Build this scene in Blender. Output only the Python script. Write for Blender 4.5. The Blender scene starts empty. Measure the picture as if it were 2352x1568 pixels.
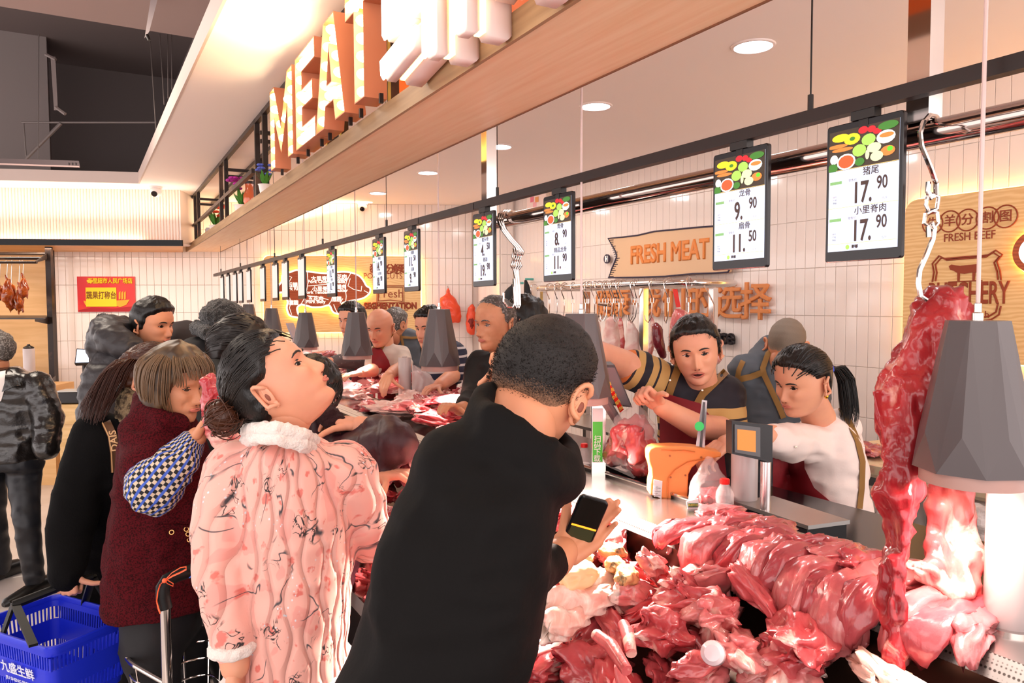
import bpy, bmesh, math, random
import numpy as np
from mathutils import Vector, Matrix, Quaternion
from mathutils.bvhtree import BVHTree
random.seed(7)
SC = bpy.context.scene
COL = SC.collection
PI = math.pi
# ------------------------------------------------------------------ camera
F = 1720.0; HC = 1.62; YAW = math.radians(29.83); PITCH = math.radians(2.86); ROLL = math.radians(0.2)
cam_d = bpy.data.cameras.new('camera'); cam = bpy.data.objects.new('camera', cam_d); COL.objects.link(cam)
cam_d.sensor_width = 36.0; cam_d.lens = 36.0 * F / 2352.0; cam_d.clip_start = 0.05
fw = Vector((math.sin(YAW) * math.cos(PITCH), math.cos(YAW) * math.cos(PITCH), -math.sin(PITCH)))
rt = Vector((math.cos(YAW), -math.sin(YAW), 0)); upv = rt.cross(fw)
q = Quaternion(fw, ROLL); rt = q @ rt; upv = q @ upv
cam.matrix_world = Matrix((
    (rt.x, upv.x, -fw.x, 0), (rt.y, upv.y, -fw.y, 0), (rt.z, upv.z, -fw.z, HC), (0, 0, 0, 1)))
SC.camera = cam
CP = Vector((0, 0, HC))
RH = Vector((math.cos(YAW), -math.sin(YAW), 0)); FH = Vector((math.sin(YAW), math.cos(YAW), 0)); UZ = Vector((0, 0, 1))

def ray(px, py): return fw + rt * ((px - 1176) / F) - upv * ((py - 784) / F)
def P(px, py, d): return CP + ray(px, py) * d                     # at depth d in metres
def Pz(px, py, z): r = ray(px, py); return CP + r * ((z - HC) / r.z)
def Px(px, py, x): r = ray(px, py); return CP + r * (x / r.x)
def S(px, d): return px / F * d                                   # size of px pixels at depth d

# ------------------------------------------------------------------ world, exposure
SC.view_settings.view_transform = 'Standard'; SC.view_settings.look = 'None'
SC.view_settings.exposure = 0.56; SC.view_settings.gamma = 1.0; SC.view_settings.use_curve_mapping = False
w = bpy.data.worlds.new('store_surroundings'); SC.world = w; w.use_nodes = True
w.node_tree.nodes['Background'].inputs[0].default_value = (1.0, 0.90, 0.88, 1)
w.node_tree.nodes['Background'].inputs[1].default_value = 1.95
try:
    SC.cycles.use_denoising = True; SC.cycles.max_bounces = 6; SC.cycles.transparent_max_bounces = 12
    SC.cycles.sample_clamp_indirect = 4.0; SC.cycles.caustics_reflective = False; SC.cycles.caustics_refractive = False
except Exception: pass

def area(name, loc, size, power, col, target=None, shape='SQUARE', sy=None, spread=PI):
    l = bpy.data.lights.new(name, 'AREA'); l.shape = shape; l.size = size
    if sy: l.shape = 'RECTANGLE'; l.size_y = sy
    l.energy = power; l.color = col; l.spread = spread
    o = bpy.data.objects.new(name, l); o.location = loc; COL.objects.link(o)
    d = (Vector(target) - Vector(loc)) if target is not None else Vector((0, 0, -1))
    o.rotation_euler = d.to_track_quat('-Z', 'Y').to_euler()
    return o
# added general fill over aisle and stall, area lights with no visible fixtures
area('aisle_fill', (-1.6, 1.6, 3.3), 1.6, 20, (1, .93, .86))
area('aisle_fill', (-0.3, -0.9, 2.9), 1.4, 12, (1, .9, .84), (0.6, 1.5, 1.0))
area('stall_fill', (2.6, -0.6, 2.6), 1.2, 7, (1, .95, .94), (2.4, 2.0, 1.2))
area('stall_fill', (2.6, 5.2, 2.68), 1.4, 10, (1, .86, .74))
area('aisle_fill', (-0.6, 5.2, 3.4), 1.2, 42, (1, .86, .72))
# ------------------------------------------------------------------ materials
MATS = {}
def lin(c):
    if isinstance(c, str):
        c = tuple(int(c[i:i + 2], 16) / 255 for i in (0, 2, 4))
        return tuple(v / 12.92 if v <= .04045 else ((v + .055) / 1.055) ** 2.4 for v in c)
    return c
def M(name, col='808080', rough=.5, metal=0, es=0, ecol=None, var=None, bump=None, trans=0, alpha=1, coat=0, sheen=0, spec=.5, sss=0, stretch=None, ior=1.45, var2=None):
    """a procedural material; var=(scale, colour, low, high), bump=(scale, strength)"""
    if name in MATS: return MATS[name]
    m = bpy.data.materials.new(name); m.use_nodes = True; nt = m.node_tree; b = nt.nodes['Principled BSDF']
    c = lin(col); I = b.inputs
    I['Base Color'].default_value = (*c, 1); I['Roughness'].default_value = rough; I['Metallic'].default_value = metal
    I['Specular IOR Level'].default_value = spec; I['Coat Weight'].default_value = coat; I['Coat Roughness'].default_value = .12
    I['Sheen Weight'].default_value = sheen; I['Transmission Weight'].default_value = trans; I['Alpha'].default_value = alpha; I['IOR'].default_value = ior
    if sss: I['Subsurface Weight'].default_value = sss; I['Subsurface Radius'].default_value = (.012, .004, .002); I['Subsurface Scale'].default_value = 1.0
    if es: I['Emission Color'].default_value = (*lin(ecol or col), 1); I['Emission Strength'].default_value = es
    vec = None
    if var or bump or var2:
        tc = nt.nodes.new('ShaderNodeTexCoord'); mp = nt.nodes.new('ShaderNodeMapping'); nt.links.new(tc.outputs['Object'], mp.inputs[0])
        if stretch: mp.inputs['Scale'].default_value = stretch
        vec = mp.outputs[0]
    last = None
    for v in (var, var2):
        if not v: continue
        n = nt.nodes.new('ShaderNodeTexNoise'); n.inputs['Scale'].default_value = v[0]; n.inputs['Detail'].default_value = 6; nt.links.new(vec, n.inputs['Vector'])
        if len(v) > 4: n.inputs['Distortion'].default_value = v[4]
        r = nt.nodes.new('ShaderNodeMapRange'); r.inputs[1].default_value = v[2]; r.inputs[2].default_value = v[3]; nt.links.new(n.outputs[0], r.inputs[0])
        mx = nt.nodes.new('ShaderNodeMix'); mx.data_type = 'RGBA'; nt.links.new(r.outputs[0], mx.inputs[0])
        if last: nt.links.new(last, mx.inputs[6])
        else: mx.inputs[6].default_value = (*c, 1)
        mx.inputs[7].default_value = (*lin(v[1]), 1); last = mx.outputs[2]
    if last: nt.links.new(last, I['Base Color'])
    if bump:
        n = nt.nodes.new('ShaderNodeTexNoise'); n.inputs['Scale'].default_value = bump[0]; n.inputs['Detail'].default_value = 4; nt.links.new(vec, n.inputs['Vector'])
        bn = nt.nodes.new('ShaderNodeBump'); bn.inputs['Strength'].default_value = bump[1]; bn.inputs['Distance'].default_value = bump[2] if len(bump) > 2 else .01
        nt.links.new(n.outputs[0], bn.inputs['Height']); nt.links.new(bn.outputs[0], I['Normal'])
    MATS[name] = m; return m

# ------------------------------------------------------------------ geometry
def frame_of(d, ref=UZ):
    d = d.normalized(); a = ref.cross(d)
    if a.length < 1e-3: a = Vector((1, 0, 0)).cross(d)
    a.normalize(); return a, d.cross(a), d
class G:
    def __init__(s): s.v = []; s.f = []; s.m = []; s.mi = 0
    def add(s, vs, fs):
        o = len(s.v); s.v += [tuple(v) for v in vs]; s.f += [tuple(i + o for i in f) for f in fs]; s.m += [s.mi] * len(fs); return s
    def hexa(s, p):  # 8 points, bottom ring then top ring
        return s.add(p, [(3, 2, 1, 0), (4, 5, 6, 7), (0, 1, 5, 4), (1, 2, 6, 5), (2, 3, 7, 6), (3, 0, 4, 7)])
    def box(s, c, sz, ax=None):
        a, b, d = ax or (Vector((1, 0, 0)), Vector((0, 1, 0)), UZ); c = Vector(c); x, y, z = a * sz[0] / 2, b * sz[1] / 2, d * sz[2] / 2
        return s.hexa([c - x - y - z, c + x - y - z, c + x + y - z, c - x + y - z, c - x - y + z, c + x - y + z, c + x + y + z, c - x + y + z])
    def rbox(s, c, sz, r, ax=None, n=4, e=.0):
        """box with rounded corners in its a-b plane and a small edge e along d"""
        a, b, d = ax or (Vector((1, 0, 0)), Vector((0, 1, 0)), UZ); c = Vector(c); pts = []
        for k, (sx, sy) in enumerate(((1, 1), (-1, 1), (-1, -1), (1, -1))):
            for i in range(n + 1):
                t = (k + i / n) * PI / 2; pts.append((sx * (sz[0] / 2 - r) + r * math.cos(t), sy * (sz[1] / 2 - r) + r * math.sin(t)))
        N = len(pts); rings = []
        e = e or min(sz[2] * .12, r * .5)
        for z, k in ((-sz[2] / 2, e), (-sz[2] / 2 + e, 0), (sz[2] / 2 - e, 0), (sz[2] / 2, e)):
            rings.append([c + a * (x * (1 - 2 * k / sz[0])) + b * (y * (1 - 2 * k / sz[1])) + d * z for x, y in pts])
        return s.rings(rings)
    def rings(s, rings, caps=True, close=False):
        N = len(rings[0]); vs = [p for r in rings for p in r]; fs = []
        R = len(rings)
        for j in range(R if close else R - 1):
            k = (j + 1) % R
            for i in range(N): fs.append((j * N + i, j * N + (i + 1) % N, k * N + (i + 1) % N, k * N + i))
        if caps and not close: fs.append(tuple(range(N))[::-1]); fs.append(tuple((R - 1) * N + i for i in range(N)))
        return s.add(vs, fs)
    def tube(s, pts, r, n=10, caps=True, close=False, flat=None):
        pts = [Vector(p) for p in pts]; rs = r if isinstance(r, (list, tuple)) else [r] * len(pts); rings = []
        up = None; L = len(pts)
        for i, p in enumerate(pts):
            if close: d = pts[(i + 1) % L] - pts[i - 1]
            else: d = pts[min(i + 1, L - 1)] - pts[max(i - 1, 0)]
            if d.length < 1e-9: d = Vector((0, 0, 1))
            d.normalize()
            if up is None: a, b, _ = frame_of(d)
            else:
                b = (up - d * up.dot(d))
                b = b.normalized() if b.length > 1e-4 else frame_of(d)[1]
                a = b.cross(d)
            up = b
            fl = flat or 1
            rings.append([p + a * (rs[i] * math.cos(2 * PI * k / n)) + b * (rs[i] * fl * math.sin(2 * PI * k / n)) for k in range(n)])
        return s.rings(rings, caps, close)
    def cone(s, a, b, ra, rb, n=14, sq=1.0, ref=UZ):
        """tapered capsule"""
        a, b = Vector(a), Vector(b); d = b - a
        if d.length < 1e-6: d = Vector((0, 0, 1e-4))
        x, y, z = frame_of(d, ref); rings = []
        for t in (-80, -50, -25): rings.append((a + z * ra * math.sin(math.radians(t)), ra * math.cos(math.radians(t))))
        rings.append((a, ra)); rings.append((b, rb))
        for t in (25, 50, 80): rings.append((b + z * rb * math.sin(math.radians(t)), rb * math.cos(math.radians(t))))
        return s.rings([[c + x * (r * math.cos(2 * PI * k / n)) + y * (r * sq * math.sin(2 * PI * k / n)) for k in range(n)] for c, r in rings])
    def ell(s, c, r, ax=None, n=18, m=12):
        a, b, d = ax or (Vector((1, 0, 0)), Vector((0, 1, 0)), UZ); c = Vector(c); rings = []
        for j in range(m + 1):
            t = -PI / 2 + PI * min(max(j / m, .01), .99)
            rings.append([c + a * (r[0] * math.cos(t) * math.cos(2 * PI * k / n)) + b * (r[1] * math.cos(t) * math.sin(2 * PI * k / n)) + d * (r[2] * math.sin(t)) for k in range(n)])
        return s.rings(rings)
    def lathe(s, c, prof, n=24, ax=None, caps=True):
        a, b, d = ax or (Vector((1, 0, 0)), Vector((0, 1, 0)), UZ); c = Vector(c)
        return s.rings([[c + a * (r * math.cos(2 * PI * k / n)) + b * (r * math.sin(2 * PI * k / n)) + d * z for k in range(n)] for r, z in prof], caps)
    def prism(s, pts, d):
        """closed polygon (list of Vectors, in a plane) thickened along vector d"""
        pts = [Vector(p) for p in pts]; d = Vector(d); n = len(pts)
        return s.add(pts + [p + d for p in pts], [tuple(range(n))[::-1], tuple(range(n, 2 * n))] + [(i, (i + 1) % n, n + (i + 1) % n, n + i) for i in range(n)])
    def loft(s, rows, n=28, pw=2.0):
        """rows of (px y, px left, px right, depth, thickness m): a body of elliptic sections measured at their real distance"""
        rings = []
        for y, xl, xr, d, t in rows:
            c = P((xl + xr) / 2, y, d); h = S((xr - xl) / 2, d); ring = []
            for k in range(n):
                ct, st = math.cos(2 * PI * k / n), math.sin(2 * PI * k / n)
                ring.append(c + RH * (h * math.copysign(abs(ct) ** (2 / pw), ct)) + FH * (t / 2 * math.copysign(abs(st) ** (2 / pw), st)))
            rings.append(ring)
        return s.rings(rings)
    def build(s, name, mats, parent=None, smooth=True, auto=None, **kw):
        if not isinstance(mats, (list, tuple)): mats = [mats]
        L = parent_loc(parent)
        me = bpy.data.meshes.new(name)
        me.from_pydata([(v[0] - L[0], v[1] - L[1], v[2] - L[2]) for v in s.v], [], s.f)
        for m in mats: me.materials.append(m)
        if len(mats) > 1: me.polygons.foreach_set('material_index', s.m)
        bm = bmesh.new(); bm.from_mesh(me); bmesh.ops.recalc_face_normals(bm, faces=bm.faces[:]); bm.to_mesh(me); bm.free()
        if smooth:
            me.shade_smooth()
            if auto is None: auto = 35
            if auto < 180: me.set_sharp_from_angle(angle=math.radians(auto))
        return link(name, me, parent, **kw)
def parent_loc(p):
    L = Vector((0, 0, 0))
    while p is not None: L = L + p.location; p = p.parent
    return L
def link(name, me, parent=None, label=None, cat=None, group=None, kind=None):
    o = bpy.data.objects.new(name, me); COL.objects.link(o); o.parent = parent
    return tag(o, label, cat, group, kind)
def tag(o, label=None, cat=None, group=None, kind=None):
    if label: o['label'] = label
    if cat: o['category'] = cat
    if group: o['group'] = group
    if kind: o['kind'] = kind
    return o
def T(name, label, cat, loc, group=None):
    o = bpy.data.objects.new(name, None); COL.objects.link(o); o.location = loc; o.empty_display_size = .05
    return tag(o, label, cat, group)
def dup(root, loc, label=None, group=None, rot=None, scale=None):
    r = root.copy(); COL.objects.link(r); r.location = loc
    if rot is not None: r.rotation_euler = rot
    if scale is not None: r.scale = scale
    if label: r['label'] = label
    if group: r['group'] = group
    for ch in list(root.children):
        c = ch.copy(); COL.objects.link(c); c.parent = r
        for g in list(ch.children):
            d = g.copy(); COL.objects.link(d); d.parent = c
    return r
# --- numpy value noise
_rs = np.random.RandomState(3); _T = _rs.rand(64, 64, 64).astype(np.float32)
def vnoise(p):
    i = np.floor(p).astype(int); f = p - i; f = f * f * (3 - 2 * f); out = 0
    for dx in (0, 1):
        for dy in (0, 1):
            for dz in (0, 1):
                wgt = (f[:, 0] if dx else 1 - f[:, 0]) * (f[:, 1] if dy else 1 - f[:, 1]) * (f[:, 2] if dz else 1 - f[:, 2])
                out = out + wgt * _T[(i[:, 0] + dx) % 64, (i[:, 1] + dy) % 64, (i[:, 2] + dz) % 64]
    return out * 2 - 1
def fbm(p, o=3):
    r = 0; a = 1.0
    for k in range(o): r = r + a * vnoise(p * 2 ** k + 17.3 * k); a *= .5
    return r
def getv(me):
    n = len(me.vertices); a = np.empty(n * 3, np.float32); me.vertices.foreach_get('co', a); b = np.empty(n * 3, np.float32); me.vertices.foreach_get('normal', b)
    return a.reshape(-1, 3), b.reshape(-1, 3)
def setv(me, v): me.vertices.foreach_set('co', v.astype(np.float32).ravel()); me.update()
def remesh(g, vox, smooth=6, fac=.6):
    """union of the pieces in g as one continuous surface, in world coordinates"""
    me = bpy.data.meshes.new('t'); me.from_pydata(g.v, [], g.f)
    bm = bmesh.new(); bm.from_mesh(me); bmesh.ops.recalc_face_normals(bm, faces=bm.faces[:]); bm.to_mesh(me); bm.free()
    o = bpy.data.objects.new('t', me); COL.objects.link(o)
    r = o.modifiers.new('r', 'REMESH'); r.mode = 'VOXEL'; r.voxel_size = vox
    if smooth: s = o.modifiers.new('s', 'SMOOTH'); s.factor = fac; s.iterations = smooth
    bpy.context.view_layer.update(); dg = bpy.context.evaluated_depsgraph_get()
    out = bpy.data.meshes.new_from_object(o.evaluated_get(dg)); bpy.data.objects.remove(o); bpy.data.meshes.remove(me)
    return out
def finish(me, name, mats, parent=None, disp=None, **kw):
    """displace (function of points and normals -> offset along normal), move into the parent's frame, link"""
    if not isinstance(mats, (list, tuple)): mats = [mats]
    v, n = getv(me)
    if disp is not None: v = v + n * disp(v, n)[:, None]
    L = np.array(parent_loc(parent)); setv(me, v - L)
    me.materials.clear()
    for m in mats: me.materials.append(m)
    me.shade_smooth(); return link(name, me, parent, **kw)
def mesh_of(cu, name, parent):
    o = bpy.data.objects.new('t', cu); COL.objects.link(o); bpy.context.view_layer.update()
    me = bpy.data.meshes.new_from_object(o.evaluated_get(bpy.context.evaluated_depsgraph_get())); bpy.data.objects.remove(o); me.shade_smooth()
    return link(name, me, parent, kind='stuff' if 'strand' in name else None)
# --- text
def text(body, size, mat, org, xd, yd, parent=None, name='lettering', ex=0.0, align='CENTER', bold=0, sx=1.0, mesh=True, gap=1.0, **kw):
    cu = bpy.data.curves.new(name, 'FONT'); cu.body = body; cu.size = size; cu.extrude = ex; cu.align_x = align; cu.align_y = 'CENTER'; cu.bevel_depth = bold; cu.bevel_resolution = 0; cu.space_character = gap
    cu.resolution_u = 3
    xd = Vector(xd).normalized(); yd = Vector(yd).normalized(); zd = xd.cross(yd)
    o = bpy.data.objects.new('t', cu); COL.objects.link(o); bpy.context.view_layer.update()
    me = bpy.data.meshes.new_from_object(o.evaluated_get(bpy.context.evaluated_depsgraph_get())); bpy.data.objects.remove(o); bpy.data.curves.remove(cu)
    A = Matrix(((xd.x * sx, yd.x, zd.x, org[0]), (xd.y * sx, yd.y, zd.y, org[1]), (xd.z * sx, yd.z, zd.z, org[2]), (0, 0, 0, 1)))
    me.transform(A); me.transform(Matrix.Translation(-parent_loc(parent)))
    me.materials.clear(); me.materials.append(mat)
    return link(name, me, parent, **kw)
# ================================================================== room
white_paint = M('white_paint', 'FBEFEA', .6)
grey_lip = M('ceiling_lip_paint', 'C9B6AE', .6)
tile_m = M('glazed_wall_tile', 'F2E6DF', .09, spec=.6, bump=(9, .06, .01))
grout = M('wall_grout', 'E0D2CA', .8)
floor_tile_m = M('polished_floor_tile', 'DAD0CA', .2, var=(3, 'CCC1BA', .4, .7))
floor_grout = M('floor_grout', '7E756E', .8)
black_metal = M('black_metal', '17110F', .38, spec=.5)
dark_void = M('dark_void_paint', '7A6E6C', .8)
chrome = M('polished_steel', 'D9D2CE', .1, 1)
steel = M('brushed_steel', 'C9C3BE', .22, 1, bump=(60, .05, .002), stretch=(1, .05, 1))
steel_dull = M('dull_steel', 'B7B2AE', .34, 1)
orange_wood = M('beam_wood', 'F8D8B2', .45, var=(4, 'F0C69A', .35, .7), stretch=(12, .6, 12), bump=(30, .08, .002))
fascia_m = M('beam_edge_wood', 'A48460', .5, var=(4, '8C6C4C', .35, .7), stretch=(12, .6, 12))
glow_warm = M('warm_led_strip', 'FFC46A', .5, es=7, ecol='FFC060')
glow_yel = M('yellow_led_strip', 'FFD890', .5, es=5, ecol='FFD080')
CZ = 2.74
XW = 4.0                                         # stall back wall
# end wall plane in camera-ground coordinates: f = 8.6 + .12 r
def EW(px, z, off=0.0, F0=8.6, k=.12):
    t = (px - 1176) / F; f = (F0 - off) / (1 - k * t)
    p = FH * f + RH * (t * f); return Vector((p.x, p.y, z))
def EWp(px, py, off=0.0, F0=8.6, k=.12):
    """point of the end wall seen at a pixel"""
    r = ray(px, py); n = FH - RH * k; s = (F0 - off) / r.dot(n); return CP + r * s
eu = (EW(900, 0) - EW(300, 0)).normalized()      # direction along the end wall, to the right
en = Vector((-eu.y, eu.x, 0)); en = -en if en.dot(FH) > 0 else en   # towards the room

# floor
G().box((-0.5, 4.5, -.06), (11, 12, .1)).build('floor', floor_grout, kind='structure')
fl = bpy.data.objects['floor']
g = G().rbox((0, 0, 0), (.596, .596, .012), .004, n=1); bm_ = g
tm = None
for i in range(-9, 7):
    for j in range(1, 16):
        x, y = .1 + i * .6, .2 + j * .6
        if tm is None:
            o = G().rbox((0, 0, 0), (.596, .596, .012), .004, n=1).build('tile', floor_tile_m, None); tm = o.data; o.parent = fl
        else: o = link('tile', tm, fl)
        o.location = (x, y, -.006 + random.uniform(-.0004, .0004))

def tilewall(wall, org, ud, nd, width, z0, z1, near, tw=.075, th=.3):
    """vertical 75 x 300 tiles; the 300 nearest to point near are separate parts, the rest one part"""
    ud = Vector(ud); nd = Vector(nd); lst = []
    nu = int(width / tw); nz = int(math.ceil((z1 - z0) / th))
    for j in range(nz):
        zb = z1 - (j + 1) * th; hh = th
        if zb < z0: hh = th - (z0 - zb); zb = z0
        for i in range(nu):
            c = Vector(org) + ud * ((i + .5) * tw) + UZ * (zb + hh / 2); lst.append((max(0, (c - near).length), c, hh))
    full = sorted([l for l in lst if l[2] > th - 1e-4], key=lambda l: l[0]); ind = full[:290]; rest = full[290:] + [l for l in lst if l[2] <= th - 1e-4]
    def one(g, c, hh, dep=.008):
        a = ud * (tw / 2 - .0012); b = UZ * (hh / 2 - .0012); e = .0022; n = nd
        ea, eb = ud * e, UZ * e
        lo = [c - a - b, c + a - b, c + a + b, c - a + b]; hi = [p + n * (dep - .002) for p in lo]
        tp = [c - a + ea - b + eb + n * dep, c + a - ea - b + eb + n * dep, c + a - ea + b - eb + n * dep, c - a + ea + b - eb + n * dep]
        g.add(lo + hi + tp, [(0, 1, 5, 4), (1, 2, 6, 5), (2, 3, 7, 6), (3, 0, 4, 7), (4, 5, 9, 8), (5, 6, 10, 9), (6, 7, 11, 10), (7, 4, 8, 11), (8, 9, 10, 11)])
    g = G(); one(g, Vector((0, 0, 0)), th); o0 = None
    for _, c, hh in ind:
        if o0 is None: o0 = g.build('tile', tile_m, None, smooth=False); o = o0; o.parent = wall
        else: o = link('tile', o0.data, wall)
        o.location = c - parent_loc(wall); o.rotation_euler = (random.uniform(-.004, .004), 0, random.uniform(-.006, .006))
    g = G()
    for _, c, hh in rest: one(g, c, hh)
    g.build('tile_field', tile_m, wall, smooth=False, kind='stuff')

wb = G().box((XW + .06, 3.6, 1.37), (.1, 8.6, 2.74)).build('wall_back', grout, kind='structure')
tilewall(wb, (XW + .01, .6, 0), (0, 1, 0), (-1, 0, 0), 7.1, .3, CZ, Vector((4, 2.2, 1.7)))
# end wall
a0 = EW(-250, 0); a1 = EW(1120, 0); L = (a1 - a0).length
we = G().hexa([a0 - en * .02, a1 - en * .02, a1 - en * .12, a0 - en * .12] + [p + UZ * 3.0 for p in (a0 - en * .02, a1 - en * .02, a1 - en * .12, a0 - en * .12)]).build('wall_end', grout, kind='structure')
e0 = EW(120, 0); tilewall(we, e0 - en * .01, eu, en, (EW(1095, 0) - e0).length, .6, CZ, EW(560, 1.9))
# corner pier between the walls, seen at x 1088..1150
pc = Px(1092, 480, XW - .16); 
pier = G().box((XW - .09, pc.y - .35, CZ / 2), (.18, .5, CZ)).build('wall_pier', grout, kind='structure')
tilewall(pier, (XW - .18, pc.y - .60, 0), (0, 1, 0), (-1, 0, 0), .5, .9, CZ, Vector((4, 5, 1.7)))
tilewall(pier, (XW - .18, pc.y - .61, 0), (1, 0, 0), (0, -1, 0), .18, .9, CZ, Vector((4, 5, 1.7)))

# ceiling: over stall and beam; opening to the dark void over the aisle
e_far = EWp(400, 452).y
xo = .375                                        # right edge of the opening
pL, pR = Pz(0, 413.5, CZ), Pz(321, 421, CZ)       # far edge of the opening
g = G()
g.hexa([Vector(p) for p in ((pR.x, -3, CZ), (XW + .1, -3, CZ), (XW + .1, 10, CZ), (pR.x, 10, CZ), (pR.x, -3, CZ + .1), (XW + .1, -3, CZ + .1), (XW + .1, 10, CZ + .1), (pR.x, 10, CZ + .1))])
ld = (pL - pR).normalized(); fa = pR + ld * 7
g.hexa([pR, Vector((pR.x, 10, CZ)), Vector((fa.x, 10, CZ)), fa, pR + UZ * .1, Vector((pR.x, 10, CZ + .1)), Vector((fa.x, 10, CZ + .1)), fa + UZ * .1])
g.build('ceiling', white_paint, smooth=False, kind='structure')
g = G()
g.hexa([Vector(p) for p in ((pR.x - .012, -3, CZ - .002), (pR.x, -3, CZ - .002), (pR.x, pR.y, CZ - .002), (pR.x - .012, pR.y, CZ - .002), (pR.x - .012, -3, CZ + .1), (pR.x, -3, CZ + .1), (pR.x, pR.y, CZ + .1), (pR.x - .012, pR.y, CZ + .1))])
nn = Vector((ld.y, -ld.x, 0)); nn = nn if nn.y < 0 else -nn
g.hexa([pR + UZ * -.002, pR + nn * .012 - UZ * .002, fa + nn * .012 - UZ * .002, fa - UZ * .002, pR + UZ * .1, pR + nn * .012 + UZ * .1, fa + nn * .012 + UZ * .1, fa + UZ * .1])
g.build('trim_1', grey_lip, smooth=False, kind='structure')
# void above
VZ = 4.3
vend = pR.y + .55
g = G(); g.box((-3, 4, VZ + .05), (12, 16, .1)); g.build('ceiling_void', dark_void, smooth=False, kind='structure')
g = G(); g.box((-3, vend + 1.6, CZ + .9), (9, .1, 1.8)); g.build('wall_void', M('dark_wall_paint', '6E6462', .8), smooth=False, kind='structure')
g = G(); g.box((pR.x + .6, 3, CZ + .9), (.1, 14, 1.7)); g.build('wall_void_side', dark_void, smooth=False, kind='structure')
# beam across the void, its lower edge seen from (0,15) to (440,86)
ba, bb = Pz(-200, -18, 3.45), Pz(700, 129, 3.45)
bd = (bb - ba).normalized(); bn = Vector((bd.y, -bd.x, 0)); bn = bn if bn.y < 0 else -bn
g = G(); g.hexa([ba, bb, bb + bn * 1.8, ba + bn * 1.8] + [p + UZ * .8 for p in (ba, bb, bb + bn * 1.8, ba + bn * 1.8)])
g.build('ceiling_beam', M('beam_paint', 'A08A86', .7), smooth=False, kind='structure')
# concrete column in the void
cA = P(52, 240, 7.6); g = G(); g.box((cA.x, cA.y, 3.4), (.46, .46, 1.8)); g.build('pillar_void', M('void_column_paint', '8A807E', .8), smooth=False, kind='structure')
# pipes and rods in the void
vr = T('conduit_frame', 'thin grey conduits and rods in the dark ceiling void', 'conduit', P(150, 280, 6.6))
rod_m = M('conduit_grey', '6E6563', .5, .3)
for (a, b, d, r) in (((50, 281), (360, 281), 6.6, .009), ((54, 282), (60, 362), 6.6, .007), ((89, 78), (88, 365), 6.4, .004), ((60, 364), (140, 283), 6.6, .016)):
    G().tube([P(*a, d), P(*b, d)], r, 8).build('conduit', rod_m, vr)
hb = T('hanger_bracket', 'grey metal drop bracket hanging in the dark ceiling void', 'bracket', P(122, 140, 6.2))
G().hexa([P(116, 130, 6.2), P(127, 130, 6.2), P(127, 130, 6.3), P(116, 130, 6.3), P(124, 253, 6.2), P(133, 253, 6.2), P(133, 253, 6.3), P(124, 253, 6.3)]).build('drop_bar', M('void_bracket', '7A6E6B', .6), hb, smooth=False)
G().tube([P(105, 125, 6.2), P(128, 137, 6.2)], .014, 6).build('bracket_foot', MATS['void_bracket'], hb)
G().tube([P(128, 246, 6.2), P(150, 262, 6.2)], .014, 6).build('bracket_foot', MATS['void_bracket'], hb)
# black track light bar hanging in the opening
tb = T('hanging_track', 'dark metal lighting trough hanging at the edge of the ceiling opening', 'light fitting', P(90, 372, 5.4))
G().hexa([P(-60, 371, 5.4), P(184, 383, 5.4), P(184, 383, 5.5), P(-60, 371, 5.5), P(-60, 362, 5.4), P(181, 369, 5.4), P(181, 369, 5.5), P(-60, 362, 5.5)]).build('trough', M('trough_metal', '55494A', .5, .4), tb, smooth=False)
G().tube([P(-60, 374.5, 5.4), P(183, 383, 5.4)], .006, 6).build('edge_strip', M('trough_edge', 'B89C98', .4), tb)
for px in (158, 166, 174): G().box(P(px, 375.5, 5.395), (.006, .006, .014)).build('slot', black_metal, tb, smooth=False)
vw = T('hanging_wires', 'cluster of thin steel wires hanging through the ceiling opening', 'wire', P(370, 90, 5.6))
for (a, b) in (((345, 92), (358, 297)), ((367, 78), (377, 240)), ((385, 80), (386, 225)), ((394, 80), (395, 205))):
    G().tube([P(*a, 5.6), P(*b, 5.2)], .0035, 6).build('suspension_wire', rod_m, vw)
vb = T('void_fin', 'pale metal fin hanging below the big beam in the ceiling void', 'bracket', P(345, 60, 4.4))
G().hexa([P(352, -40, 4.4), P(372, -40, 4.4), P(372, -40, 4.44), P(352, -40, 4.44), P(332, 88, 4.4), P(343, 72, 4.4), P(343, 72, 4.44), P(332, 88, 4.44)]).build('fin', M('fin_metal', 'A89A98', .5, .2), vb, smooth=False)
G().tube([P(337, 80, 4.4), P(343, 93, 4.4)], .01, 8).build('bolt', black_metal, vb)

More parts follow.
